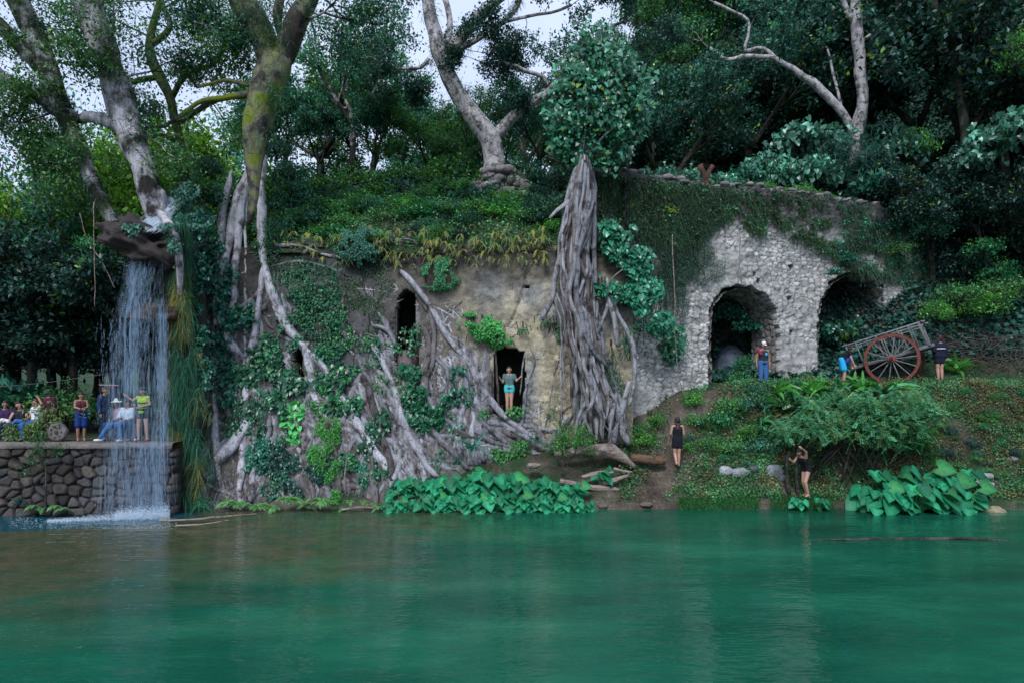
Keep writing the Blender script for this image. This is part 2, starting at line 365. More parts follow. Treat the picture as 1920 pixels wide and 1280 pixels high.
def water_mat():
    m, N, Lk, out = nodes('pool_water')
    geo = N('ShaderNodeNewGeometry'); sx = N('ShaderNodeSeparateXYZ'); Lk(geo.outputs['Position'], sx.inputs[0])
    # body colour: turbid green water over a pale bed, sandy shallows, turquoise plunge pool
    n1 = noise_(N, Lk, .16, 6, .6, mp=(1, 2.2, 1)); g = ramp_(N, Lk, n1.outputs['Fac'], [(.32, (.004, .052, .032)), (.52, (.008, .092, .054)), (.72, (.020, .155, .088))])
    n2 = noise_(N, Lk, .22, 7, .65, mp=(1, 1.6, 1)); 
    mr = N('ShaderNodeMapRange'); mr.inputs['From Min'].default_value = 2; mr.inputs['From Max'].default_value = -10; Lk(sx.outputs[0], mr.inputs['Value'])
    my = N('ShaderNodeMapRange'); my.inputs['From Min'].default_value = 9.5; my.inputs['From Max'].default_value = 16; Lk(sx.outputs[1], my.inputs['Value'])
    mm = N('ShaderNodeMath'); mm.operation = 'MULTIPLY'; Lk(mr.outputs[0], mm.inputs[0]); Lk(my.outputs[0], mm.inputs[1])
    sc_ = N('ShaderNodeMath'); sc_.operation = 'MULTIPLY_ADD'; Lk(mm.outputs[0], sc_.inputs[0]); sc_.inputs[1].default_value = .42; Lk(n2.outputs['Fac'], sc_.inputs[2])
    rs = ramp_(N, Lk, sc_.outputs[0], [(.5, (0, 0, 0)), (.8, (.95, .95, .95))])
    nb = noise_(N, Lk, 1.5, 6, .7); sb = ramp_(N, Lk, nb.outputs['Fac'], [(.35, (.03, .05, .024)), (.65, (.085, .078, .04))])
    rsm = N('ShaderNodeMath'); rsm.operation = 'MULTIPLY'; mc = N('ShaderNodeMapRange'); mc.inputs['From Max'].default_value = .35; Lk(mm.outputs[0], mc.inputs['Value']); Lk(rs.outputs['Color'], rsm.inputs[0]); Lk(mc.outputs[0], rsm.inputs[1])
    c = mixc(N, Lk, rsm.outputs[0], g.outputs['Color'], sb.outputs['Color'])
    # plunge pool beyond the submerged sill on the left:  y > 17.6 + .23*(x+15)
    ln = N('ShaderNodeMath'); ln.operation = 'MULTIPLY_ADD'; Lk(sx.outputs[0], ln.inputs[0]); ln.inputs[1].default_value = -.33; Lk(sx.outputs[1], ln.inputs[2])
    nw = N('ShaderNodeMath'); nw.operation = 'MULTIPLY_ADD'; Lk(n2.outputs['Fac'], nw.inputs[0]); nw.inputs[1].default_value = 1.2; Lk(ln.outputs[0], nw.inputs[2])
    rp = N('ShaderNodeMapRange'); rp.inputs['From Min'].default_value = 23.15; rp.inputs['From Max'].default_value = 23.45; Lk(nw.outputs[0], rp.inputs['Value'])
    rx = N('ShaderNodeMapRange'); rx.inputs['From Min'].default_value = -9.2; rx.inputs['From Max'].default_value = -10.2; Lk(sx.outputs[0], rx.inputs['Value'])
    pm = N('ShaderNodeMath'); pm.operation = 'MULTIPLY'; Lk(rp.outputs[0], pm.inputs[0]); Lk(rx.outputs[0], pm.inputs[1])
    c = mixc(N, Lk, pm.outputs[0], c, (.004, .06, .085))
    d = N('ShaderNodeBsdfDiffuse'); Lk(c, d.inputs['Color'])
    gl = N('ShaderNodeBsdfGlossy'); gl.inputs['Roughness'].default_value = .02
    fr = N('ShaderNodeFresnel'); fr.inputs['IOR'].default_value = 1.42
    w1 = noise_(N, Lk, 1.0, 3, .5, mp=(.6, 1.5, 1)); w2 = noise_(N, Lk, 1.0, 2, .5, mp=(3.0, 9, 1))
    ad = N('ShaderNodeMath'); ad.operation = 'MULTIPLY_ADD'; Lk(w2.outputs['Fac'], ad.inputs[0]); ad.inputs[1].default_value = .34; Lk(w1.outputs['Fac'], ad.inputs[2])
    b = N('ShaderNodeBump'); b.inputs['Strength'].default_value = 1.0; b.inputs['Distance'].default_value = .038; Lk(ad.outputs[0], b.inputs['Height'])
    for q in (gl, fr, d): Lk(b.outputs[0], q.inputs['Normal'])
    mx = N('ShaderNodeMixShader'); Lk(fr.outputs[0], mx.inputs[0]); Lk(d.outputs[0], mx.inputs[1]); Lk(gl.outputs[0], mx.inputs[2])
    Lk(mx.outputs[0], out.inputs['Surface']); return m
M_water = water_mat()
def fall_mat(name, alpha, c=(.36, .52, .70, 1)):
    m, N, Lk, out = nodes(name)
    d = N('ShaderNodeBsdfDiffuse'); d.inputs['Color'].default_value = c
    t0 = N('ShaderNodeBsdfTranslucent'); t0.inputs['Color'].default_value = c
    m1 = N('ShaderNodeMixShader'); m1.inputs[0].default_value = .5; Lk(d.outputs[0], m1.inputs[1]); Lk(t0.outputs[0], m1.inputs[2])
    tr = N('ShaderNodeBsdfTransparent'); mx = N('ShaderNodeMixShader'); mx.inputs[0].default_value = alpha
    Lk(tr.outputs[0], mx.inputs[1]); Lk(m1.outputs[0], mx.inputs[2]); Lk(mx.outputs[0], out.inputs['Surface']); return m
M_fall = fall_mat('falling_water', .42); M_foam = fall_mat('white_foam', .85, (.72, .82, .90, 1))

def veil_mat():
    m, N, Lk, out = nodes('water_veil'); n = noise_(N, Lk, 1.0, 7, .7, mp=(14, 6, .9)); at = N('ShaderNodeAttribute'); at.attribute_name = 'col'
    r = ramp_(N, Lk, n.outputs['Fac'], [(.45, (0, 0, 0)), (.68, (.38, .38, .38))]); a = mixc(N, Lk, 1.0, r.outputs['Color'], at.outputs['Color'], 'MULTIPLY')
    d = N('ShaderNodeBsdfDiffuse'); d.inputs['Color'].default_value = (.40, .55, .72, 1); t0 = N('ShaderNodeBsdfTranslucent'); t0.inputs['Color'].default_value = (.40, .55, .72, 1)
    m1 = N('ShaderNodeMixShader'); m1.inputs[0].default_value = .5; Lk(d.outputs[0], m1.inputs[1]); Lk(t0.outputs[0], m1.inputs[2]); tr = N('ShaderNodeBsdfTransparent'); mx = N('ShaderNodeMixShader')
    Lk(a, mx.inputs[0]); Lk(tr.outputs[0], mx.inputs[1]); Lk(m1.outputs[0], mx.inputs[2]); Lk(mx.outputs[0], out.inputs['Surface']); return m
M_veil = veil_mat()

# ---------------------------------------------------------------- ground shape
GY = A(-300, -60, -4, 3, 8, 20.3, 21.0, 21.7, 22.3, 23.2, 24.2, 24.9, 25.9, 26.4, 28.5, 31, 34, 40, 50, 62, 90, 300)
GX = A(-300, -30, -12.6, -11.2, -9.8, -4.7, 0.0, 3.2, 4.8, 6.3, 8.6, 11.5, 17, 30, 300)
GH = np.array([
 # -300 -60  -4   3     8    20.3 21.0 21.7 22.3 23.2 24.2 24.9 25.9 26.4 28.5  31   34   40   50   62   90   300
 [9, 5, 2.2, -1.2, -1.6, -1.4, 2.1, 2.1, 2.1, 2.1, 2.1, 2.2, 2.2, 2.3, 2.4, 2.6, 2.8, 3.0, 3.4, 4.0, 5.0, 20],
 [9, 5, 2.2, -1.2, -1.6, -1.4, 2.1, 2.1, 2.1, 2.1, 2.1, 2.2, 2.2, 2.3, 2.4, 2.6, 2.8, 3.0, 3.4, 4.0, 5.0, 20],
 [9, 5, 2.2, -1.2, -1.6, -1.4, 2.1, 2.1, 2.1, 2.1, 2.1, 2.2, 2.2, 2.3, 2.4, 2.6, 2.8, 3.2, 3.6, 4.0, 5.0, 20],
 [9, 5, 2.2, -1.2, -1.6, -1.4, -.8, -.2, .1, .6, 1.0, 1.4, 2.2, 3.0, 5.0, 7.0, 8.0, 8.0, 7.0, 6.0, 6.0, 20],
 [9, 5, 2.2, -1.2, -1.6, -1.4, -.8, -.1, .3, .8, 1.2, 1.6, 2.2, 9.0, 11.6, 12.0, 11.6, 10.5, 9, 8, 8, 20],
 [9, 5, 2.2, -1.2, -1.6, -1.3, -.5, .10, .5, 1.1, 1.6, 1.8, 2.2, 11.0, 12.3, 12.5, 12.3, 11.6, 11, 10, 10, 25],
 [9, 5, 2.2, -1.2, -1.6, -1.3, -.45, .12, .55, 1.15, 1.7, 2.2, 2.4, 11.0, 12.3, 12.5, 12.3, 12, 12, 11, 12, 30],
 [9, 5, 2.2, -1.2, -1.6, -1.3, -.4, .10, .5, 1.15, 1.9, 2.5, 3.0, 9.8, 11.6, 12, 12.4, 14, 17, 18, 20, 40],
 [9, 5, 2.2, -1.2, -1.6, -1.3, -.5, .06, .45, 1.1, 2.2, 2.9, 3.2, 3.3, 4.5, 9.0, 12, 16, 21, 25, 28, 60],
 [9, 5, 2.2, -1.2, -1.6, -1.3, -.5, .10, .5, 1.3, 2.7, 3.6, 3.9, 3.9, 4.2, 9.0, 12.5, 17, 23, 29, 34, 70],
 [9, 5, 2.2, -1.2, -1.6, -1.4, -.7, .15, .65, 1.9, 3.4, 3.95, 3.97, 3.97, 4.3, 9.0, 13, 18, 25, 32, 40, 80],
 [9, 5, 2.2, -1.2, -1.6, -1.4, -.7, .15, .75, 2.2, 3.75, 3.97, 3.97, 4.0, 5.0, 9.5, 13.5, 19, 27, 35, 45, 90],
 [9, 5, 2.2, -1.2, -1.6, -1.4, -.6, .20, .8, 2.3, 3.8, 3.97, 4.0, 4.6, 8.0, 11, 14.5, 20, 29, 38, 50, 90],
 [9, 5, 2.2, -1.2, -1.6, -1.2, .6, 1.2, 1.8, 3.0, 4.2, 4.6, 5.2, 6.5, 10, 13, 17, 23, 32, 42, 55, 100],
 [9, 5, 2.2, -1.2, -1.6, -1.2, .6, 1.2, 1.8, 3.0, 4.2, 4.6, 5.2, 6.5, 10, 13, 17, 23, 32, 42, 55, 100]])
def ground_z(x, y, rough=True):
    x = np.asarray(x, float); y = np.asarray(y, float)
    xi = np.clip(np.searchsorted(GX, x) - 1, 0, len(GX) - 2); yi = np.clip(np.searchsorted(GY, y) - 1, 0, len(GY) - 2)
    tx = np.clip((x - GX[xi]) / (GX[xi+1] - GX[xi]), 0, 1); ty = np.clip((y - GY[yi]) / (GY[yi+1] - GY[yi]), 0, 1)
    tx = tx * tx * (3 - 2 * tx)
    z = (GH[xi, yi] * (1 - tx) + GH[xi+1, yi] * tx) * (1 - ty) + (GH[xi, yi+1] * (1 - tx) + GH[xi+1, yi+1] * tx) * ty
    if rough:
        amp = np.where(y > 30, .8, .16) * np.where((x < -11.4) & (y < 27), .1, 1) * np.where((x > 7) & (y > 24.7) & (y < 27), .3, 1)
        z = z + amp * fbm(P2(x * .5, y * .5), 3, 2) + .05 * fbm(P2(x * 2.5, y * 2.5), 3, 4)
    return z
def on_bank(px, py, lo=21.3, hi=27.0):
    Y = np.arange(lo, hi, .03); P = W(px, py, Y); g = ground_z(P[:, 0], P[:, 1]); i = np.argmax(g >= P[:, 2]) if (g >= P[:, 2]).any() else len(Y) - 1
    return A(P[i, 0], P[i, 1], g[i] if (g >= P[:, 2]).any() else P[i, 2])
def lin(*seg):
    return np.concatenate([np.linspace(a, b, n, endpoint=False) for a, b, n in seg] + [[seg[-1][1]]])
gx = lin((-300, -40, 12), (-40, -20, 20), (-20, 20, 330), (20, 45, 40), (45, 300, 14))
gy = lin((-300, -20, 10), (-20, 20, 24), (20, 29, 150), (29, 65, 90), (65, 300, 20))
XX, YY = np.meshgrid(gx, gy); ZZ = ground_z(XX, YY)
nx, ny = len(gx), len(gy)
ii = (np.arange(ny - 1)[:, None] * nx + np.arange(nx - 1)[None]); Q = np.stack([ii, ii + 1, ii + nx + 1, ii + nx], -1).reshape(-1, 4)
# how green each spot is: bare on the path and by the waterline
pathc = np.interp(YY, [21.3, 22.2, 23.5, 24.6], [3.9, 4.6, 5.6, 6.2])
bare = np.exp(-((XX - pathc) / 1.1) ** 2) * (YY < 25) * (YY > 20.5)
gcol = np.where((YY > 21.5), .20, .0) - .5 * bare
gcol = np.where(YY > 30, .3, gcol)
mb = MB(); mb.add(np.stack([XX, YY, ZZ], -1).reshape(-1, 3), Q, np.repeat(gcol.reshape(-1, 1), 3, 1))
tag(mb.build('ground', M_ground), 'brown earth bank and hillside rising from the pool', kind='structure')

mb = MB()
wx = lin((-120, 120, 40)); wy = lin((-3.2, 22.6, 20)); XX, YY = np.meshgrid(wx, wy); nx, ny = len(wx), len(wy)
ii = (np.arange(ny - 1)[:, None] * nx + np.arange(nx - 1)[None]); Q = np.stack([ii, ii + 1, ii + nx + 1, ii + nx], -1).reshape(-1, 4)
mb.add(np.stack([XX, YY, 0 * XX], -1).reshape(-1, 3), Q)
tag(mb.build('water', M_water), 'green pool water mirroring the ruin', kind='structure')

# ---------------------------------------------------------------- masonry
def inpoly(x, y, poly):
    poly = np.asarray(poly, float); r = np.zeros(x.shape, bool); j = len(poly) - 1
    for i in range(len(poly)):
        xi, yi = poly[i]; xj, yj = poly[j]
        c = ((yi > y) != (yj > y)) & (x < (xj - xi) * (y - yi) / ((yj - yi) + 1e-12) + xi)
        r ^= c; j = i
    return r
def wall_sheet(mb, u, z, front, back, keep, col, backcol):
    """front grid and back grid of the cells in keep, closed along every edge"""
    nu, nz = len(u), len(z)
    UU, ZZ_ = np.meshgrid(u, z); Fv = front(UU, ZZ_).reshape(-1, 3); Bv = back(UU, ZZ_).reshape(-1, 3)
    ii = (np.arange(nz - 1)[:, None] * nu + np.arange(nu - 1)[None]); q = np.stack([ii, ii + 1, ii + nu + 1, ii + nu], -1)
    k = keep; n = nu * nz; qf = q[k]
    qb = (q[k] + n)[:, ::-1]
    kp = np.pad(k, 1)
    sides = []
    for (dz, du), (a, b) in (((-1, 0), (0, 1)), ((0, 1), (1, 2)), ((1, 0), (2, 3)), ((0, -1), (3, 0))):
        nb = kp[1 + dz: kp.shape[0] - 1 + dz, 1 + du: kp.shape[1] - 1 + du]
        e = q[k & ~nb]
        sides.append(np.stack([e[:, b], e[:, a], e[:, a] + n, e[:, b] + n], -1))
    allq = np.concatenate([qf, qb] + sides)
    used = np.unique(allq); remap = -np.ones(2 * n, np.int64); remap[used] = np.arange(len(used))
    V = np.concatenate([Fv, Bv])[used]; C = np.concatenate([col.reshape(-1, 3), np.broadcast_to(backcol, (n, 3))])[used]
    mb.add(V, remap[allq], C)

# --- the cliff-like mill facade under the strangler fig
def bulge(X): return smooth(0.9, -3.6, X)
def cliffY(X, Z, rough=True):
    X = np.asarray(X, float); Z = np.asarray(Z, float)
    y = 24.05 - bulge(X) * (2.1 * np.clip(1 - Z / 5.6, 0, 1) ** 1.15) + .12 * np.clip(Z - 5.6, 0, 9) * bulge(X)
    if rough: y = y - .28 * fbm(P2(X * .55, Z * .55), 3, 9) * (.35 + .65 * bulge(X))
    return y
def S(px, py, off=0.0):
    """point of the facade seen at a photo pixel, lifted off it by off metres"""
    px = np.asarray(px, float); py = np.asarray(py, float); Y = np.full(np.broadcast(px, py).shape, 23.0)
    for _ in range(8):
        Y = cliffY((px - 960) * Y / F, HC + (HY - py) * Y / F) - off
    return W(px, py, Y)
def pxpoly(pts, f):
    P = f(A(*[p[0] for p in pts]), A(*[p[1] for p in pts])); return P
WIN = [(742, 668), (740, 590), (744, 565), (752, 548), (764, 541), (776, 548), (786, 566), (788, 600), (786, 700), (742, 692)]
DOOR = [(926, 776), (925, 668), (930, 656), (945, 651), (970, 652), (984, 660), (986, 700), (984, 778)]
SLOT = [(548, 690), (550, 650), (556, 640), (566, 645), (570, 690), (574, 720), (566, 730)]
SQ = [(985, 541), (985, 534), (994, 534), (994, 541)]
SQ2 = [(650, 572), (652, 566), (660, 566), (660, 576)]
def xz(pts): P = S(A(*[p[0] for p in pts]), A(*[p[1] for p in pts])); return P[:, [0, 2]]
u = np.arange(-11.2, 4.3, .055); z = np.arange(-.6, 9.3, .055)
UU, ZZ_ = np.meshgrid(u, z)
f1, f2, cid = worley(UU / .36 + .3 * fbm(P2(UU, ZZ_), 2, 3), ZZ_ / .27 + .3 * fbm(P2(UU, ZZ_), 2, 6), 21)
st = smooth(.02, .22, f2 - f1)
plaster = smooth(-.15, .25, fbm(P2(UU * .45, ZZ_ * .45), 3, 31) + .12)
def fac_front(U, Z):
    d = .05 * st * (1 - .65 * plaster) + .05 * plaster + .10 * fbm(P2(U * 2.2, Z * 2.2), 5, 13) + .035 * (cid - .5) * (1 - plaster)
    crack = np.exp(-((U - (.15 + .35 * (Z - 6.6) + .12 * fbm(P2(Z * 2.2, 0), 3, 8))) / .035) ** 2) * (Z > 6.0) * (Z < 8.4)
    return np.stack([U, cliffY(U, Z) - d + .12 * crack, Z], -1)
def fac_back(U, Z): return np.stack([U, cliffY(U, Z, False) + 1.15, Z], -1)
uc = (u[:-1] + u[1:]) / 2; zc = (z[:-1] + z[1:]) / 2; UC, ZC = np.meshgrid(uc, zc)
jit = .05 * fbm(P2(UC * 4, ZC * 4), 2, 17)
keep = np.ones(UC.shape, bool)
for h in (WIN, DOOR, SLOT, SQ, SQ2): keep &= ~inpoly(UC + jit, ZC + jit, xz(h))
topz = 8.75 + .25 * fbm(P2(UC * .8, 0), 3, 3)
keep &= ZC < topz
tan = smooth(-.2, .25, fbm(P2(UU * .35, ZZ_ * .35), 3, 44))[..., None]
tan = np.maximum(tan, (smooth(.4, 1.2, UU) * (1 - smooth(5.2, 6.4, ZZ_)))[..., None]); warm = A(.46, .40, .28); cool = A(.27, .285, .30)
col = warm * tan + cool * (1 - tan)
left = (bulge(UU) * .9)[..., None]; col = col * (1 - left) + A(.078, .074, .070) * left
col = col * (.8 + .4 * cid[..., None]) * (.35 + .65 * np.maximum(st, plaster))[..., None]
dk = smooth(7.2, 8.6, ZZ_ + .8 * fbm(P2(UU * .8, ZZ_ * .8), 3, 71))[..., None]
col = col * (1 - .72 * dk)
facade = thing('mill_facade', (-3.5, 24, 1.5), 'ruined mill facade gripped by fig roots, with a tall arched window and a low doorway', 'ruin')
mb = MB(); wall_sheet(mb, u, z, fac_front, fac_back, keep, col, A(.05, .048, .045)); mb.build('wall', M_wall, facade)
# timber and stone sill inside the window
mb = MB(); p = W(764, 676, 24.15); mb.rock(p, (.42, .4, .42), 3, 3, .2, (.20, .15, .15)); mb.build('sill', M_wall, facade)
# lintel over the doorway and jamb boards in the window
mb = MB(); a = W(788, 560, 24.25); b = W(788, 700, 24.25); mb.bar(a, b, .12, .3, (1, 0, 0), (.16, .15, .16))
a = W(741, 575, 24.2); b = W(741, 690, 24.2); mb.bar(a, b, .1, .12, (1, 0, 0), (.20, .19, .19)); mb.build('window_jamb', M_wood, facade)

# earth slope over the facade, joining it to the hill behind (closes the rooms)
xs = lin((-12.2, 4.6, 130)); tt = np.linspace(0, 1, 40)
XX, TT = np.meshgrid(xs, tt)
yb = 24.0 + .35 * bulge(XX); YY = yb - .05 + TT * (27.6 - yb)
ze = 8.62 + (ground_z(XX, 27.6 + 0 * XX, False) - 8.62) * TT ** .8
ZZ2 = ze + .22 * fbm(P2(XX * .9, YY * .9), 4, 61) * np.sin(np.clip(TT * 1.3, 0, 1) * pi / 2 + .2)
ZZ2[-1] -= 1.0
nx = len(xs); ny = len(tt); ii = (np.arange(ny - 1)[:, None] * nx + np.arange(nx - 1)[None]); Q = np.stack([ii, ii + 1, ii + nx + 1, ii + nx], -1).reshape(-1, 4)
mb = MB(); mb.add(np.stack([XX, YY, ZZ2], -1).reshape(-1, 3), Q, (.25, .25, .25))
tag(mb.build('terrain_mound', M_ground), 'overgrown earth slope above the mill facade', kind='structure')
def mound(px, t, off=0.0):
    """point on the slope above the facade at photo column px, t from edge (0) to back (1)"""
    px = np.asarray(px, float); t = np.asarray(t, float); X = (px - 960) * 25 / F
    yb_ = 24.0 + .35 * bulge(X); Y = yb_ + t * (27.6 - yb_); X = (px - 960) * Y / F
    zz = 8.62 + (ground_z(X, 27.6 + 0 * X, False) - 8.62) * t ** .8
    return np.stack([X, Y, zz + off], -1)
# side walls that close the left end and right end of the mill
for X0, sgn in ((-11.15, -1), (3.95, 1)):
    mb = MB()
    yy = np.arange(22.0 if X0 < 0 else 24.0, 28.4, .08); zz = np.arange(-.5, 8.9 if X0 < 0 else 11.3, .08); YY, ZZ_2 = np.meshgrid(yy, zz)
    g1, g2, ci = worley(YY / .4, ZZ_2 / .3, 5); s2 = smooth(.02, .2, g2 - g1)
    xx = X0 + sgn * (.06 * s2 + .08 * fbm(P2(YY, ZZ_2), 3, 4))
    n1_, n2_ = len(yy), len(zz); ii = (np.arange(n2_ - 1)[:, None] * n1_ + np.arange(n1_ - 1)[None]); q = np.stack([ii, ii + 1, ii + n1_ + 1, ii + n1_], -1).reshape(-1, 4)
    mb.add(np.stack([xx, YY, ZZ_2], -1).reshape(-1, 3), q, (A(.09, .085, .08) * (.5 + ci[..., None]) * (.4 + .6 * s2[..., None])).reshape(-1, 3))
    mb.build('end_wall', M_wall, facade)

# --- the pale rubble aqueduct wall with two arches, receding to the right
AP = A(3.15, 24.35); BP = A(16.6, 28.5); AD = BP - AP; AL = np.hypot(*AD); AD = AD / AL; AN = A(AD[1], -AD[0])   # AN faces the pool
def UZ(px, py):
    px = np.asarray(px, float); py = np.asarray(py, float); r = (px - 960) / F
    # X = r Y ; (X,Y) = AP + u AD
    uu = (r * AP[1] - AP[0]) / (AD[0] - r * AD[1]); Y = AP[1] + uu * AD[1]
    return uu, HC + (HY - py) * Y / F
def AQ(px, py, off=0.0):
    uu, zz = UZ(px, py); P = AP + np.asarray(uu)[..., None] * AD + np.asarray(off, float)[..., None] * AN
    return np.concatenate([P, np.asarray(zz)[..., None]], -1)
ARCH1 = [(1329, 760), (1328, 640), (1329, 590), (1336, 566), (1345, 551), (1356, 542), (1372, 537), (1392, 534), (1414, 539), (1436, 554), (1452, 580), (1460, 615), (1462, 660), (1460, 760)]
ARCH2 = [(1530, 735), (1529, 650), (1531, 590), (1537, 562), (1548, 545), (1556, 528), (1580, 512), (1610, 508), (1636, 522), (1656, 550), (1668, 590), (1674, 640), (1676, 740)]
def uzp(pts): a, b = UZ(A(*[p[0] for p in pts]), A(*[p[1] for p in pts])); return np.stack([a, b], -1)
u = np.arange(-.3, AL + .6, .038); z = np.arange(.8, 11.6, .038); UU, ZZ_ = np.meshgrid(u, z)
wob = .35
cu, cz = UZ(1395, 615)
R_ = np.hypot(UU - cu, (ZZ_ - cz)); th = np.arctan2(ZZ_ - cz, UU - cu)
wv = .8 * fbm(P2(UU * 1.1, ZZ_ * 1.1), 3, 3); wz = .8 * fbm(P2(UU * 1.1, ZZ_ * 1.1), 3, 6)
f1, f2, cid = worley(UU / .30 + wv, ZZ_ / .17 + wz, 77)
g1, g2, gid = worley(th * 11 + .5 * fbm(P2(UU * 2, ZZ_ * 2), 2, 5), R_ / .5 + .4 * fbm(P2(UU * 2, ZZ_ * 2), 2, 15), 78)
ring = (ZZ_ > cz - .2) & (R_ < 2.1 + .4 * fbm(P2(UU * 1.5, ZZ_ * 1.5), 2, 2))
f1 = np.where(ring, g1, f1); f2 = np.where(ring, g2, f2); cid = np.where(ring, gid, cid)
st = smooth(.0, .10 + .25 * cid, f2 - f1)
pl = smooth(-.15, .3, fbm(P2(UU * .6, ZZ_ * .6), 3, 52))
def aq_front(U, Z):
    d = .034 * st * (1 - .55 * pl) + .032 * (cid - .4) * (1 - .6 * pl) + .08 * fbm(P2(U * 4, Z * 4), 4, 19) + .12 * fbm(P2(U * .7, Z * .7), 2, 29) + .05 * pl
    P = AP[None, None] + U[..., None] * AD + d[..., None] * AN
    return np.concatenate([P, Z[..., None]], -1)
def aq_back(U, Z):
    P = AP[None, None] + U[..., None] * AD - 1.55 * AN; return np.concatenate([P, Z[..., None]], -1)
uc = (u[:-1] + u[1:]) / 2; zc = (z[:-1] + z[1:]) / 2; UC, ZC = np.meshgrid(uc, zc)
jit = .09 * fbm(P2(UC * 3.5, ZC * 3.5), 3, 17); jit2 = .09 * fbm(P2(UC * 3.5, ZC * 3.5), 3, 18)
keep = np.ones(UC.shape, bool)
aq_holes = [uzp(ARCH1), uzp(ARCH2)]
for (hx, hy, hw) in ((1484, 503, 6), (1481, 561, 6), (1483, 624, 5), (1413, 516, 4), (1420, 527, 5), (1296, 499, 5), (1244, 545, 5)):
    aq_holes.append(uzp([(hx - hw, hy - 5), (hx + hw, hy - 6), (hx + hw - 2, hy + 1), (hx + 2, hy + 7), (hx - 3, hy + 2)]))
# gap behind the fig trunk stays closed; the lower left corner has crumbled
for k_, h in enumerate(aq_holes): keep &= ~inpoly(UC + jit * (1 if k_ < 2 else .3), ZC + jit2 * (1 if k_ < 2 else .3), h)
tp = UZ(A(1120, 1180, 1240, 1330, 1420, 1520, 1640, 1700, 1760), A(322, 322, 335, 348, 352, 362, 385, 420, 470))
topz = np.interp(UC, tp[0], tp[1]) + .18 * fbm(P2(UC * 1.6, 0), 3, 3)
keep &= ZC < topz
col = A(.53, .52, .495) * (.62 + .6 * cid[..., None] * (1 - .5 * pl[..., None])) * (.30 + .70 * np.maximum(st, pl * .8))[..., None]
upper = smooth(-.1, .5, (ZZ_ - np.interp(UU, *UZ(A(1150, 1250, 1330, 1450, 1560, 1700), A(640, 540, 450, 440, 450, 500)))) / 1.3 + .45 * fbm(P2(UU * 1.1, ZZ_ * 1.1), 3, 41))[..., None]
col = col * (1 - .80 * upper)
aq = thing('aqueduct_wall', (*(AP + AD * 6), 3.0), 'pale rubble stone aqueduct wall with two broken arches, receding behind the bank', 'ruin')
mb = MB(); wall_sheet(mb, u, z, aq_front, aq_back, keep, col, A(.10, .098, .09)); mb.build('wall', M_wall2, aq)
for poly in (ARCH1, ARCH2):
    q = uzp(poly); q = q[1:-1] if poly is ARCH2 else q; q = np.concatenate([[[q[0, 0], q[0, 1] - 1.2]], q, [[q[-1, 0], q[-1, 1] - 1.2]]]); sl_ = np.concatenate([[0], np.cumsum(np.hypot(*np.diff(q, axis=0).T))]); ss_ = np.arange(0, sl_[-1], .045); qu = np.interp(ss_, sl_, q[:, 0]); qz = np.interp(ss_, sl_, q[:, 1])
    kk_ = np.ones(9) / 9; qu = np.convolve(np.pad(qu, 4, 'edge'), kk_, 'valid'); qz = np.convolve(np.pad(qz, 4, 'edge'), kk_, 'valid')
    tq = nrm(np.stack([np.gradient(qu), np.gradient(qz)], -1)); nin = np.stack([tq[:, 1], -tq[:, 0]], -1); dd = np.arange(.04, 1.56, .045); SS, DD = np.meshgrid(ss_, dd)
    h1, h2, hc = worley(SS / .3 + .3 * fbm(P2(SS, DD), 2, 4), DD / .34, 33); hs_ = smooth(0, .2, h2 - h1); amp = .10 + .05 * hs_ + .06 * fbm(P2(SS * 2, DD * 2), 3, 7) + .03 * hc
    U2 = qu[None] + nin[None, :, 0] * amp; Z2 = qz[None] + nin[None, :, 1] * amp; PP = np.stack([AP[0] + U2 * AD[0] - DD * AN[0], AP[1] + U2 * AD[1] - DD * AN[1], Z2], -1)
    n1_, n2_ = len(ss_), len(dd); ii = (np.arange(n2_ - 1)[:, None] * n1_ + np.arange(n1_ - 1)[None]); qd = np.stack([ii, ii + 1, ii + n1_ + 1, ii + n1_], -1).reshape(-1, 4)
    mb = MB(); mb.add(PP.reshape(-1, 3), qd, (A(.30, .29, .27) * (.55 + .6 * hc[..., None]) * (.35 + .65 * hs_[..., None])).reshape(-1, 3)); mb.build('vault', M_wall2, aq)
# capping course of loose stones along the top
mb = MB(); r2 = np.random.default_rng(4)
for k_ in range(130):
    uu = r2.uniform(.2, AL - 1.0); zt = np.interp(uu, *tp) + r2.uniform(-.05, .14); P = AP + AD * uu - AN * r2.uniform(-.05, .5)
    mb.rock((P[0], P[1], zt), r2.uniform(.07, .17, 3) * A(1.4, 1, .6), k_, 2, .3, A(.30, .28, .27) * r2.uniform(.4, 1.1))
mb.build('capping_stones', M_wall, aq)

# --- retaining wall of rounded stones on the left, with its ledge
rw = thing('retaining_wall', (-13, 20.55, 0), 'dark retaining wall of rounded river stones carrying the walkway beside the waterfall', 'wall')
u = np.arange(-24, -10.2, .035); z = np.arange(-.5, 2.02, .035); UU, ZZ_ = np.meshgrid(u, z)
f1, f2, cid = worley(UU / .37 + .3 * fbm(P2(UU, ZZ_), 2, 3), ZZ_ / .29 + .3 * fbm(P2(UU, ZZ_), 2, 6), 7)
st = smooth(0, .26, f2 - f1)
def rw_front(U, Z): return np.stack([U, 20.62 + .06 * Z - .19 * np.sqrt(st) - .1 * (cid - .5) - .02 * fbm(P2(U * 6, Z * 6), 3, 3), Z], -1)
def rw_back(U, Z): return np.stack([U, 21.25 + 0 * U, Z], -1)
col = (A(.085, .068, .056) * cid[..., None] + A(.055, .055, .058) * (1 - cid[..., None])) * (.5 + 1.0 * (cid[..., None] * 7.3 % 1)) * (.22 + .78 * smooth(.02, .2, f2 - f1))[..., None]
mb = MB(); wall_sheet(mb, u, z, rw_front, rw_back, np.ones((len(z) - 1, len(u) - 1), bool), col, A(.05, .05, .05)); mb.build('wall', M_cobble, rw)
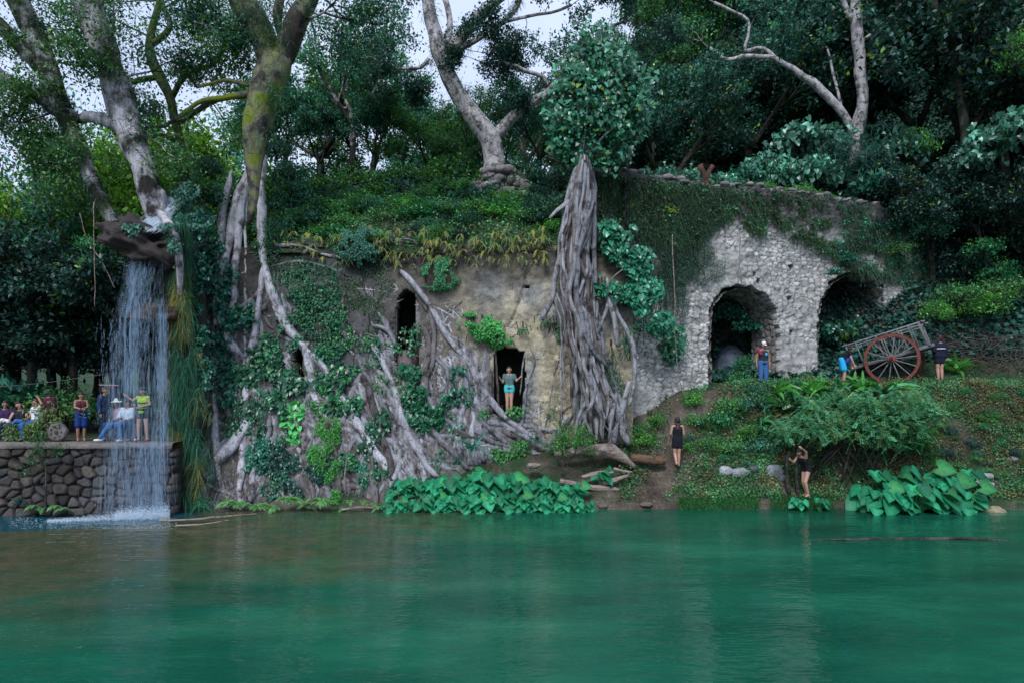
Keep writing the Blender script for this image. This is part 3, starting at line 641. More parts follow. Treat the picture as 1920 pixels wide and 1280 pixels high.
mb = MB(); xs = np.arange(-24, -10.15, .12); 
prof = A(*[(20.50, 2.0), (20.46, 2.06), (20.50, 2.15), (20.6, 2.19), (21.6, 2.19), (21.6, 2.0)]).reshape(-1, 2)
v = np.stack([np.stack([xs, np.full(len(xs), p[0]) + .035 * fbm(P2(xs * 1.5, k_), 3, 2), np.full(len(xs), p[1]) + .02 * fbm(P2(xs * 2, k_), 3, 3)], -1) for k_, p in enumerate(prof)], 1)
n = len(xs); i = np.arange(n - 1)[:, None] * 6; j = np.arange(5)[None]
mb.add(v.reshape(-1, 3), np.stack([i + j, i + j + 1, i + 6 + j + 1, i + 6 + j], -1).reshape(-1, 4), (.17, .15, .14)); mb.build('ledge', M_rock, rw)

# ---------------------------------------------------------------- trees
DTEAL = A(.010, .040, .032); TEAL = A(.020, .080, .058); GREEN = A(.032, .105, .036); BRIGHT = A(.055, .19, .04)
YEL = A(.13, .22, .02); EMER = A(.008, .125, .062); PALE = A(.055, .17, .125); VDARK = A(.006, .020, .017)
def spline(pts, step=.25, wob=0.0, seed=0):
    pts = np.asarray(pts, float); n = len(pts)
    if n > 2:
        out = []; P = np.concatenate([2 * pts[:1] - pts[1:2], pts, 2 * pts[-1:] - pts[-2:-1]])
        for i in range(n - 1):
            m = max(2, int(np.linalg.norm(pts[i+1, :3] - pts[i, :3]) / step)); t = np.linspace(0, 1, m, endpoint=False)[:, None]
            a, b, c, d = P[i], P[i+1], P[i+2], P[i+3]
            out.append(.5 * ((2 * b) + (-a + c) * t + (2 * a - 5 * b + 4 * c - d) * t * t + (-a + 3 * b - 3 * c + d) * t ** 3))
        out.append(pts[-1:]); q = np.concatenate(out)
    else:
        m = max(2, int(np.linalg.norm(pts[1, :3] - pts[0, :3]) / step)); t = np.linspace(0, 1, m + 1)[:, None]; q = pts[0] * (1 - t) + pts[1] * t
    if wob:
        s = np.arange(len(q)) * step
        for k in range(3): q[:, k] += wob * fbm(P2(s * .8, k * 7.1 + seed), 2, seed)
    return q
def limb(mb, pl, Y, step=.22, wob=.06, seed=0, sides=12, bump=.18, col=(.5, .5, .5)):
    """pl: list of (px, py, radius px[, Y])"""
    q = np.array([(*W(p[0], p[1], p[3] if len(p) > 3 else Y), p[2] * (p[3] if len(p) > 3 else Y) / F) for p in pl])
    s = spline(q, step, 0, seed); s[:, :3] = s[:, :3] + wob * np.stack([fbm(P2(np.arange(len(s)) * .25, k + seed), 2, seed) for k in range(3)], -1)
    mb.tube(s[:, :3], np.maximum(s[:, 3], .004), sides, col, bump); return s
def grow(mb, tips, p, d, Ln, r, depth, R, up=.05, spread=.75, kids=(3, 5), wob=.17):
    n = 5; path = [p]; d = nrm(d)
    for i in range(n):
        d = nrm(d + R.normal(0, wob, 3) + A(0, 0, up)); path.append(path[-1] + d * Ln / n)
    path = np.array(path); rr = np.linspace(r, r * .5, n + 1)
    mb.tube(path, rr, 8 if r > .1 else 5 if r > .03 else 3)
    if depth == 0:
        tips.extend(path[1:]); return
    for j in range(R.integers(*kids)):
        i = R.integers(2, n + 1); dd = nrm(nrm(path[i] - path[i-1]) + R.normal(0, spread, 3) * A(1, 1, .7))
        grow(mb, tips, path[i], dd, Ln * R.uniform(.5, .78), rr[i] * .62, depth - 1, R, up, spread, kids, wob)
    grow(mb, tips, path[-1], d, Ln * .65, r * .48, depth - 1, R, up, spread, kids, wob)
def leafcloud(mb, pts, per, spread, size, col, R, tpl=RHOMB, cvar=.35, droop=.3, wid=1.0, yel=0.0):
    pts = np.asarray(pts, float); n = len(pts); k = n * per
    cl = np.repeat(np.arange(n), per)
    P = pts[cl] + R.normal(0, spread, (k, 3)) * A(1, 1, .7)
    D = R.normal(0, 1, (k, 3)); D[:, 2] -= droop
    Nn = R.normal(0, .55, (k, 3)) + A(0, -.15, 1)
    cv = np.exp(R.normal(0, cvar, n))[cl][:, None] * np.exp(R.normal(0, .22, k))[:, None]
    c = np.asarray(col, float) * cv
    if yel:
        w = (R.random(n)[cl] < yel)[:, None] * R.uniform(.3, 1, (k, 1)); c = c * (1 - w) + YEL * cv * .8 * w
    mb.leaves(P, D, Nn, size * R.uniform(.6, 1.25, k), tpl, c, wid)

def proto_tree(seed, height, spread, col, per, size, depth=4, lean=0, bark=None, cs=.19, yel=0.0, kids=(3, 5), trunk=.35, cvar=.5):
    R = np.random.default_rng(seed)
    root = thing('forest_tree', (0, 0, 0), '', 'tree', 'trees of the forest around the ruin')
    mb = MB(); tips = []
    path = spline([(0, 0, -.6), (.15 * height * lean, .1, height * trunk * .5), (lean * height * .3, 0, height * trunk)], .4, .1, seed)
    mb.tube(path, np.linspace(height * .026, height * .018, len(path)), 9, bump=.2)
    top = path[-1]
    for j in range(R.integers(3, 5)):
        a = R.uniform(0, 2 * pi); d = A(cos(a) * spread, sin(a) * spread, 1)
        grow(mb, tips, top, d, height * R.uniform(.26, .36), height * .014, depth - 1, R, .06, .7, kids)
    mb.build('trunk', bark or M_bark_dark, root)
    mb = MB(); tips = np.array(tips); leafcloud(mb, tips, per, cs, size, col, R, cvar=cvar, yel=yel)
    mb.build('crown', M_leaf, root)
    return root, len(tips)
PT = []
for a in ((1, 9, .8, TEAL * 1.35, 7, .21, 4), (2, 9, .9, DTEAL * 1.7, 8, .21, 4), (3, 9, .9, A(.11, .26, .035), 7, .18, 4), (4, 9, 1.0, GREEN * 1.2, 7, .2, 4),
          (5, 9, .8, TEAL * 1.4, 5, .15, 4), (6, 9, .9, VDARK * 2.2, 9, .22, 4)):
    r_, nt_ = proto_tree(a[0], a[1], a[2], a[3], a[4], a[5], a[6], yel=.35 if a[0] == 3 else .05, bark=M_bark_moss if a[0] in (3, 5) else None)
    PT.append([r_, 0])
def near(px, py):
    L = [(0, 'left of the waterfall'), (250, 'behind the forked tree'), (430, 'behind the curtain fig'),
         (600, 'left of the spreading tree'), (800, 'behind the spreading tree'), (1010, 'left of the pillar fig'),
         (1180, 'right of the pillar fig'), (1340, 'above the first arch'), (1500, 'around the hillside tree'),
         (1650, 'above the cart'), (1800, 'at the right edge')]
    return [t for x, t in L if px >= x or x == 0][-1]
kindw = ['teal leaved', 'dark teal leaved', 'yellow green leaved', 'mid green', 'thinly leaved', 'very dark']
def put_tree(v, px, Y, sc, base_z=None, rz=None, x=None):
    X = (px - 960) * Y / F if x is None else x
    zb = float(ground_z(X, Y, False)) if base_z is None else base_z
    R = np.random.default_rng(int(px * 7 + Y * 131)); rz = R.uniform(0, 6.28) if rz is None else rz
    pytop = HY - (zb + 9 * sc - HC) * F / Y
    row = 'front row' if Y < 31 else 'middle row' if Y < 40 else 'far back' if Y < 52 else 'farthest row'
    size = 'tall' if sc > 1.25 else 'small' if sc < .8 else 'medium'
    lab = uniq(f"{size} {kindw[v]} tree, {row}, {near(px, 0)}")
    proto, used = PT[v]
    sc3 = (sc * R.uniform(.9, 1.15), sc * R.uniform(.9, 1.15), sc)
    if not used:
        PT[v][1] = 1; proto.location = (X, Y, zb); proto.rotation_euler = (0, 0, rz); proto.scale = sc3; proto['label'] = lab; return proto
    return copy_thing(proto, (X, Y, zb), rz, sc3, lab)
for row in (
    # plateau behind the mill, teal, tops around y 120-200
    (0, 520, 30, .85), (3, 600, 33, .95), (0, 690, 36, 1.0), (0, 760, 34, .72), (0, 850, 38, .85), (4, 930, 36, .75), (0, 990, 33, .75), (3, 1060, 37, .8),
    (1, 640, 42, 1.0), (0, 760, 44, 1.05), (4, 560, 40, 1.2), (4, 660, 29, .9), (1, 900, 46, .9), (0, 1000, 44, .95), (1, 1100, 40, 1.0), (0, 1130, 31, .8), (0, 700, 29.5, .5), (3, 880, 30, .45), (0, 600, 29.5, .5), (1, 1010, 30, .5), (3, 800, 31, .45),
    # yellow green trees between the trunks on the left
    (2, 300, 27, 1.25), (2, 400, 30, 1.5), (2, 220, 29, 1.2), (2, 470, 34, 1.25), (4, 120, 27, 1.25), (4, 440, 27.5, 1.0), (3, 60, 30, .95), (2, 20, 27, 1.0), (4, 340, 36, 1.7),
    # dark wood behind the walkway
    (5, -20, 24.5, .78), (5, 60, 24.8, .85), (5, 140, 25, .88), (5, 210, 25.5, .85), (5, 270, 24.5, .85), (1, 100, 28, .95), (1, 180, 29, .95), (1, 20, 28, 1.0), (5, -60, 28, 1.1), (5, 300, 26.5, .9), (1, 240, 32, .9), (5, 340, 28, .8), (1, 310, 30, 1.0), (5, 120, 26.4, .62), (5, 190, 26.6, .62), (5, 30, 26, .6),
    # hillside on the right
    (1, 1180, 34, .9), (1, 1250, 32, .95), (5, 1320, 34, 1.0), (1, 1400, 33, 1.0), (5, 1480, 34, 1.05), (1, 1560, 33, 1.0), (5, 1640, 34, 1.1), (5, 1720, 32, 1.15), (5, 1800, 31, 1.15), (5, 1880, 30, 1.2), (5, 1960, 29, 1.2),
    (3, 1230, 40, 1.0), (1, 1310, 41, 1.0), (0, 1400, 42, 1.05), (1, 1490, 41, 1.1), (5, 1580, 42, 1.1), (1, 1680, 40, 1.1), (5, 1780, 39, 1.15), (1, 1880, 38, 1.1),
    (0, 1200, 50, 1.1), (4, 1300, 50, 1.1), (1, 1400, 52, 1.0), (0, 1480, 50, 1.0), (1, 1570, 52, 1.1), (5, 1690, 48, 1.2), (1, 1800, 48, 1.2), (5, 1900, 46, 1.2), (4, 1250, 58, 1.2), (4, 1520, 60, 1.1), (1, 1640, 58, 1.2), (1, 1340, 46, .9), (5, 1750, 28.6, .62), (5, 1850, 28, .62), (5, 1690, 29.6, .6), (5, 1600, 30.5, .55), (5, 1930, 27.6, .7), (5, -150, 25.5, .9), (1, -260, 26.5, .95), (5, -380, 27, .95), (1, -200, 30, 1.1), (5, 2060, 28, .9), (1, 2150, 30, 1.1), (5, 2080, 35, 1.2), (5, 1500, 31, .5), (5, 1400, 31, .5), (5, 1300, 31, .5)):
    put_tree(*row)

# --- hand-shaped trees
def big_tree(name, Y, label, base, limbs, bark, twigs, leafcol, seed, per=10, size=.15, depth=2, cs=.25, extra=None, kids=(2, 4), Lb=1.6, yel=0.0, sides=14, spread=.8, cat='tree'):
    """limbs: pixel polylines; twigs: (px, py, Y, dirx, dirz, length m, radius m) starting points of leafy branches"""
    R = np.random.default_rng(seed); root = thing(name, W(*base, Y), label, cat); mb = MB(); ends = []
    for k, pl in enumerate(limbs): ends.append(limb(mb, [(q[0], q[1], q[2] * .88, *q[3:]) for q in pl], Y, seed=seed + k, sides=sides))
    tips = []
    for t in twigs:
        p = W(t[0], t[1], t[2]); grow(mb, tips, p, A(t[3], R.uniform(-.6, .6), t[4]), t[5], t[6], depth, R, .03, spread, kids, .2)
    if extra: extra(mb, tips, R, ends)
    mb.build('trunk', bark, root)
    if tips:
        m2 = MB(); leafcloud(m2, np.array(tips), per, cs, size, leafcol, R, yel=yel); m2.build('crown', M_leaf, root)
    return root, tips
def airplants(root, spots, seed, col=A(.02, .045, .035), L=.32, n=26):
    """spiky tufts and ferns growing on the bark"""
    R = np.random.default_rng(seed); m = MB()
    for (px, py, Y, rad) in spots:
        p = W(px, py, Y); k = n; base = p + R.normal(0, rad, (k, 3)); D = R.normal(0, 1, (k, 3)); D[:, 1] -= .5; D[:, 2] += .1
        m.blades(base, D, R.uniform(.5, 1.3, k) * L, .012, R.uniform(.2, .9, k), col * np.exp(R.normal(0, .4, (k, 1))), 3)
    m.build('epiphytes', M_grass, root)
def along(pl, n, seed, jit=6, Y=None):
    R = np.random.default_rng(seed); q = np.array([p[:3] for p in pl], float); t = np.sort(R.uniform(0, len(q) - 1, n)); i = np.minimum(t.astype(int), len(q) - 2); f = (t - i)[:, None]
    s = q[i] * (1 - f) + q[i+1] * f
    return [(a[0] + R.uniform(-1, 1) * a[2] * .9, a[1] + R.uniform(-jit, jit), Y - a[2] * Y / F * .8, a[2] * Y / F * .5) for a in s]

T1 = [[(243, 475, 9), (232, 445, 11), (205, 400, 12), (180, 350, 14), (150, 290, 16), (122, 225, 19), (100, 160, 20), (78, 95, 20), (48, 30, 21), (20, -30, 20), (0, -70, 18)],
      [(112, 200, 15), (85, 140, 16), (45, 95, 15), (5, 55, 15), (-40, 20, 14)], [(118, 215, 12), (85, 190, 14), (45, 170, 14), (0, 148, 14), (-40, 140, 13)]]
tw = [(60, 60, 21.8, -.6, .8, 1.6, .06), (30, 10, 22, .8, .5, 1.6, .06), (10, 60, 22, -.5, .5, 1.5, .05), (20, 150, 22, -.3, .8, 1.3, .05), (10, 150, 22, -.6, -.5, 1.3, .05), (90, 130, 22, .9, .5, 1.3, .04),
      (160, 310, 22, -1, .2, 1.2, .04), (130, 250, 22, -1, 0, 1.2, .04), (195, 380, 22, -1, -.1, 1.0, .03), (60, 180, 22, -.2, -1, 1.2, .04), (100, 210, 22, -.8, -.5, 1.6, .04)]
t1, _ = big_tree('leaning_tree', 22.0, 'mossy leaning tree at far left with grey bark patches, its foot by the waterfall boulder', (243, 475), T1, M_bark_moss, tw, GREEN * 1.1, 31, per=7, size=.13, depth=3, yel=.2)
airplants(t1, along(T1[0], 34, 1, Y=22) + along(T1[1], 16, 2, Y=22) + along(T1[2], 14, 3, Y=22), 5, L=.30)
T2 = [[(318, 500, 12), (300, 450, 19), (290, 400, 20), (278, 350, 22), (262, 300, 25), (238, 240, 28), (222, 185, 29), (205, 120, 27), (185, 60, 27), (160, 0, 26), (135, -60, 25)],
      [(252, 275, 12), (225, 245, 13), (200, 228, 12), (170, 218, 11), (148, 222, 9), (135, 205, 7)], [(285, 350, 8), (300, 360, 10), (305, 400, 8), (312, 440, 8)], [(300, 400, 9, 21.8), (322, 432, 9, 21.0), (336, 470, 8, 20.9), (340, 520, 6, 21.2), (338, 570, 4, 21.6)]]
tw = [(195, 90, 22, 1, .6, 1.7, .05), (170, 30, 22, 1, .5, 1.7, .06), (160, 10, 22, -1, .5, 1.5, .05), (215, 150, 22, 1, .2, 1.6, .045), (150, 218, 22, -.8, .4, 1.3, .04), (185, 225, 22, -.6, -.7, 1.2, .03), (240, 250, 22, 1, .1, 1.4, .04), (200, 110, 22, -1, .4, 1.3, .04)]
t2, _ = big_tree('forked_tree', 22.0, 'thick forked tree with a white scar of bare bark above the waterfall', (292, 440), T2, bark_mat('scarred_bark', (.58, .56, .60), (.035, .032, .03), (.03, .045, .015), .34, .9, .5, (7, 7, 1.2)), tw, GREEN, 32, per=7, size=.13, depth=3, yel=.15)
airplants(t2, along([(a + 14, b, c) for a, b, c in T2[0][4:]], 44, 4, Y=22), 6, L=.36)
T8 = [[(352, 352, 6), (345, 300, 7), (332, 240, 9), (322, 190, 10), (300, 150, 11), (280, 100, 10), (283, 60, 8), (300, 0, 7), (310, -40, 6)], [(285, 85, 7), (320, 50, 6), (310, 20, 5), (300, -20, 5)],
      [(322, 185, 6), (350, 140, 6), (400, 120, 5), (430, 80, 4)], [(330, 235, 6), (380, 200, 6), (430, 185, 5), (475, 178, 5)], [(298, 145, 6), (260, 150, 6), (240, 160, 4)], [(340, 270, 5), (300, 255, 4), (285, 262, 3)]]
tw = [(300, 20, 25, 1, .5, 1.6, .04), (430, 85, 25, .6, .6, 1.4, .03), (470, 180, 25, .5, .8, 1.2, .03), (280, 70, 25, -.8, .7, 1.5, .04), (380, 125, 25, .2, 1, 1.3, .03), (400, 195, 25, .3, -.6, 1.2, .03), (345, 150, 25, -.2, 1, 1.3, .03), (290, 260, 25, -.8, .4, 1.2, .03), (350, 220, 25, .8, .2, 1.4, .03), (300, 0, 25, -1, .3, 1.5, .04)]
big_tree('crooked_tree', 25.0, 'slender crooked tree with moss green limbs between the two big trunks at left', (352, 352), T8, bark_mat('green_bark', (.16, .17, .13), (.03, .03, .022), (.05, .085, .015), .5, 3, .5), tw, BRIGHT * .8, 33, per=7, size=.13, depth=3, yel=.3, sides=8)
T4 = [[(930, 330, 24), (926, 290, 21), (922, 262, 22), (900, 232, 20), (868, 190, 18), (842, 140, 18), (826, 100, 17), (812, 60, 15), (804, 20, 14), (796, -40, 13)],
      [(838, 120, 11), (850, 92, 13), (872, 62, 12), (900, 30, 11), (935, 0, 10), (970, -30, 9)], [(832, 100, 6), (842, 60, 6), (838, 20, 6), (826, -20, 6)],
      [(928, 256, 12), (948, 232, 12), (975, 208, 11), (1005, 190, 10), (1032, 170, 9), (1050, 150, 7)], [(862, 92, 6), (900, 72, 6), (938, 46, 6), (965, 20, 5), (975, -10, 5)], [(942, 42, 4), (985, 32, 3.5), (1030, 26, 3), (1070, 12, 3)],
      [(806, 112, 4), (790, 128, 4), (765, 132, 3), (735, 130, 2)], [(1030, 168, 5), (1020, 145, 4), (990, 138, 4), (960, 122, 3), (900, 116, 2)], [(1040, 160, 5), (1060, 145, 5), (1090, 100, 4), (1130, 60, 3), (1180, 40, 3)]]
tw = [(900, 116, 27, -.8, .2, .9, .02), (735, 130, 27, -.8, .2, .9, .02), (1070, 12, 27, .8, .3, 1.2, .02), (1180, 40, 27, .8, .2, 1.1, .02), (1130, 60, 27, .2, .9, 1.1, .02), (960, 122, 27, -.4, .7, .9, .02), (985, 32, 27, .3, -.8, 1.1, .02), (1000, 140, 27, .1, -.8, .8, .02), (1020, 28, 27, .1, .9, 1, .02), (938, 46, 27, -.2, -.9, 1.2, .02),
      (1090, 100, 27, -.3, -.7, 1.0, .02), (780, 130, 27, .2, -.7, .7, .02), (870, 90, 27, .8, -.6, 1.4, .02), (1060, 145, 27, .8, -.2, .9, .02)]
t4, tips4 = big_tree('spreading_tree', 27.0, 'pale lichen spotted tree spreading over the mill roof against the white sky', (930, 332), T4, M_bark_pale, tw, DTEAL * 1.6, 34, per=9, size=.13, depth=3, cs=.16, kids=(2, 4))
airplants(t4, along(T4[0][3:], 26, 7, Y=27) + along(T4[1], 24, 8, Y=27) + along(T4[4], 18, 9, Y=27) + along(T4[7], 14, 10, Y=27) + along(T4[8], 14, 12, Y=27) + along(T4[6], 8, 13, Y=27), 7, L=.28, n=20)
T6 = [[(1598, 345, 13), (1600, 300, 14), (1606, 250, 13), (1618, 190, 12), (1614, 130, 12), (1608, 70, 12), (1604, 10, 11), (1606, -40, 10)], [(1600, 250, 9), (1582, 215, 9), (1560, 190, 9), (1530, 160, 8), (1512, 148, 8), (1470, 120, 6), (1440, 108, 5), (1400, 106, 5), (1362, 114, 4), (1330, 90, 3)],
      [(1460, 116, 4), (1430, 92, 4), (1398, 96, 3.5), (1404, 70, 3), (1400, 40, 3), (1370, 20, 3), (1340, 5, 3)], [(1612, 60, 7), (1595, 30, 6), (1580, 0, 6), (1570, -30, 5)], [(1618, 80, 4), (1650, 50, 3), (1680, 20, 3), (1700, -10, 3)], [(1582, 215, 4), (1570, 170, 3), (1560, 120, 2.5), (1552, 90, 2)]]
tw = [(1330, 90, 31, -1, .4, 1.2, .03), (1340, 5, 31, -1, .4, 1.2, .03), (1400, 60, 31, .5, .8, 1, .02), (1700, 0, 31, .9, .3, 1.4, .03), (1580, 0, 31, -.6, .5, 1.4, .03), (1606, -20, 31, .5, .8, 1.8, .04), (1440, 105, 31, 0, 1, 1, .02)]
t6, _ = big_tree('hillside_tree', 29.5, 'pale forked tree on the right hillside with a long bare branch reaching left', (1598, 345), T6, M_bark_pale, tw, TEAL, 36, per=7, size=.14, depth=2, sides=9)
airplants(t6, along([(1598, 290, 40), (1602, 262, 44)], 26, 22, Y=29.3), 8, DTEAL * 1.5, .55, 24)
T7 = [[(1800, 150, 10), (1790, 90, 11), (1775, 50, 12), (1750, 15, 12), (1725, -30, 12)], [(1785, 60, 7), (1820, 48, 7), (1860, 52, 6), (1900, 60, 6), (1960, 50, 5)], [(1800, 150, 9), (1805, 230, 9), (1812, 330, 10), (1815, 400, 11)]]
big_tree('dark_trunk_tree', 28.5, 'dark crooked trunk high at the right edge of the hillside', (1815, 400), T7, M_bark_dark, [(1900, 58, 28.5, .5, .7, 1.6, .04), (1840, 50, 28.5, .1, 1, 1.6, .04), (1750, 15, 28.5, -.9, .6, 1.8, .05)], GREEN * .8, 37, per=8, depth=3, sides=9)

# ---- figs
def rootcol(R): return A(*[A(.5, .5, .5), A(.38, .35, .33), A(.26, .23, .21), A(.60, .60, .62)][R.choice(4, p=[.40, .20, .14, .26])]) * R.uniform(.55, 1.05)
def bundle(mb, n, ys, cx, hw, rmin, rmax, Yf, seed, depth=.5, wig=.16):
    R = np.random.default_rng(seed)
    for k in range(n):
        c = R.uniform(-1, 1) if k > 8 else np.linspace(-.95, .95, 9)[k]
        r0 = R.uniform(rmin, rmax) ** 1.0; y0 = ys[0] + R.uniform(-6, 12) if R.random() < .65 else R.uniform(ys[0], ys[-2]); y1 = ys[-1] - (R.random() < .5) * R.uniform(0, 160) + R.uniform(-8, 6)
        y = np.arange(y0, max(y1, y0 + 90), 9.0); cc = np.clip(c + wig * 1.8 * fbm(P2(y / 120, c * 9.7 + k), 3, seed), -1.15, 1.15)
        px = np.interp(y, ys, cx) + cc * np.interp(y, ys, hw); t = (y - y[0]) / (y[-1] - y[0])
        Y = Yf(px, y) - depth * np.sqrt(np.clip(1 - cc ** 2, .02, 1)) * R.uniform(.75, 1.05)
        r = r0 * Y / F * (1.1 - .35 * t) * np.clip(np.minimum(t, 1 - t) * 9 + .35, 0, 1) * (1 + .2 * fbm(P2(y / 40, k), 2, 3))
        mb.tube(W(px, y, Y), r, 9, rootcol(R), .25)
# pillar fig
fb = thing('pillar_fig', W(1112, 832, 23.6), 'strangler fig whose pale roots stand as a tall twisted pillar against the mill corner', 'tree')
mb = MB(); ysB = [296, 340, 400, 480, 560, 650, 740, 832]; cxB = [1098, 1092, 1084, 1078, 1078, 1092, 1106, 1112]; hwB = [14, 18, 23, 28, 32, 32, 42, 58]
Yb = lambda px, py: np.interp(py, [296, 700, 832], [23.75, 23.65, 23.5])
bundle(mb, 9, ysB, cxB, [h * .75 for h in hwB], 6, 12, Yb, 2, .45, .2); bundle(mb, 30, ysB, cxB, [h * 1.12 for h in hwB], 1.6, 5.5, Yb, 3, .80, .55)
mb.build('trunk', M_bark_fig, fb)
mb = MB()
for k, pl in enumerate(([(1118, 640, 8), (1122, 690, 10), (1138, 740, 12), (1158, 775, 10), (1168, 812, 8), (1180, 832, 6)], [(1178, 715, 4), (1172, 745, 6), (1158, 790, 7), (1145, 832, 8)], [(1060, 470, 5), (1045, 500, 5), (1035, 560, 5), (1015, 600, 4)],
        [(1088, 700, 7), (1080, 760, 7), (1092, 800, 8), (1105, 835, 9)], [(1066, 380, 6), (1045, 395, 4), (1030, 410, 3)], [(1150, 560, 4), (1160, 590, 4), (1185, 640, 5), (1190, 700, 4), (1180, 760, 4)], [(1132, 540, 4), (1150, 590, 5), (1158, 650, 4)],
        [(1110, 640, 4), (1130, 600, 4), (1140, 560, 3), (1138, 520, 3)], [(1062, 780, 4), (1052, 800, 5), (1030, 832, 6)])):
    limb(mb, pl, 23.45, .15, .03, k + 60, 9, .2)
mb.build('roots', M_bark_fig, fb)
R = np.random.default_rng(77); m2 = MB(); mb = MB()
cen = []
CB = [(1108, 92, 32), (1150, 128, 42), (1082, 148, 42), (1178, 185, 38), (1122, 185, 58), (1064, 222, 34), (1152, 238, 44), (1098, 262, 40), (1200, 158, 20), (1046, 176, 16), (1166, 284, 20), (1190, 232, 22), (1130, 60, 14), (1060, 262, 22), (1072, 300, 16), (1128, 306, 17), (1040, 240, 14), (1212, 190, 12), (1096, 60, 12), (1168, 95, 16)]; wts = np.array([b_[2] ** 2 for b_ in CB], float); wts /= wts.sum()
for k in range(430):
    bx_, by_, br_ = CB[R.choice(len(CB), p=wts)]; v_ = nrm(R.normal(0, 1, 3)) * R.uniform(.55, 1.08); cen.append(W(bx_ + v_[0] * br_, by_ + v_[2] * br_ * .9, 23.7 + v_[1] * br_ * .0185))
for k in range(26):
    e = cen[k * 12]; s = W(1100 + R.uniform(-14, 14), 300, 23.6); mb.tube(spline([s, (s + e) / 2 + R.normal(0, .15, 3), e], .2), np.linspace(.07, .015, 99)[:len(spline([s, (s + e) / 2, e], .2))] if False else .035, 6)
mb.build('limbs', M_bark_fig, fb)
cen = np.array(cen); k = len(cen) * 15; cl = np.repeat(np.arange(len(cen)), 15); P = cen[cl] + R.normal(0, .17, (k, 3)); D = R.normal(0, .6, (k, 3)) + A(0, -.55, -.75); Nn = R.normal(0, .4, (k, 3)) + A(0, -.9, .75)
cvv = np.exp(R.normal(0, .42, (k, 1))); colf = np.where(R.random((k, 1)) < .08, PALE * 1.2, A(.02, .11, .062)) * cvv; colf = np.where(R.random((k, 1)) < .03, YEL * .7, colf)
m2.leaves(P, D, Nn, R.uniform(.08, .21, k), HEART, colf * A(1, .92, .92), 1.0); m2.build('crown', M_leaf_g, fb)

# moss-streaked fig with the great root curtain
fa = thing('curtain_fig', W(470, 480, 23.6), 'moss streaked strangler fig whose grey roots curtain the whole left half of the mill', 'tree')
mb = MB()
FA = [[(468, 420, 4), (474, 370, 10), (476, 330, 15), (474, 300, 20), (478, 262, 27), (485, 225, 31), (496, 180, 33), (508, 140, 35), (518, 108, 34)], [(512, 130, 26), (498, 92, 26), (482, 50, 28), (462, 10, 28), (435, -40, 28)],
      [(520, 125, 24), (535, 85, 24), (556, 40, 22), (578, 0, 20), (600, -50, 18)], [(536, 80, 9), (522, 40, 9), (525, 0, 9), (535, -40, 8)], [(470, 175, 7), (430, 182, 6), (380, 190, 5), (340, 215, 4), (310, 238, 3)], [(468, 160, 5), (420, 150, 4), (370, 165, 3)]]
for k, pl in enumerate(FA): limb(mb, [(q[0], q[1], q[2] * .88) for q in pl], 23.2, .2, .05, k + 80, 16, .16)
m_ab = bark_mat('moss_streaked_bark', (.30, .28, .28), (.06, .05, .042), (.16, .20, .015), .45, 1.1, .5, (7, 7, 1.3)); mb.build('trunk', m_ab, fa)
tips = []; R = np.random.default_rng(8); mb = MB()
for t in ((450, 0, -.9, .5, 1.8), (580, 0, .9, .5, 1.8), (560, 40, .9, .1, 1.6), (480, 60, -1, .3, 1.5), (525, 10, .1, 1, 1.6), (310, 238, -.8, .1, 1.0), (370, 165, -.6, .5, 1.2), (400, 150, .2, 1, 1.2), (600, 20, 1, -.3, 1.8), (590, -20, .8, -.6, 1.7), (500, 90, -.9, .3, 1.3)):
    grow(mb, tips, W(t[0], t[1], 23.2), A(t[2], R.uniform(-.5, .8), t[3]), t[4], .05, 3, R, .02, .8, (2, 4), .2)
mb.build('limbs', M_bark_moss, fa)
mb = MB(); leafcloud(mb, np.array(tips), 7, .2, .13, TEAL * .9, R, yel=.08); mb.build('crown', M_leaf, fa)
airplants(fa, along([(480, 280, 30), (500, 190, 36), (510, 140, 38)], 16, 71, Y=23.2) + along([(475, 40, 34), (440, -10, 34)], 26, 72, Y=23.2) + along([(500, 20, 26), (512, 60, 26), (500, 90, 30)], 40, 73, Y=23.2) + along([(510, 150, 20), (520, 190, 16)], 14, 74, Y=23.0), 9, A(.02, .07, .035), .3, 22)

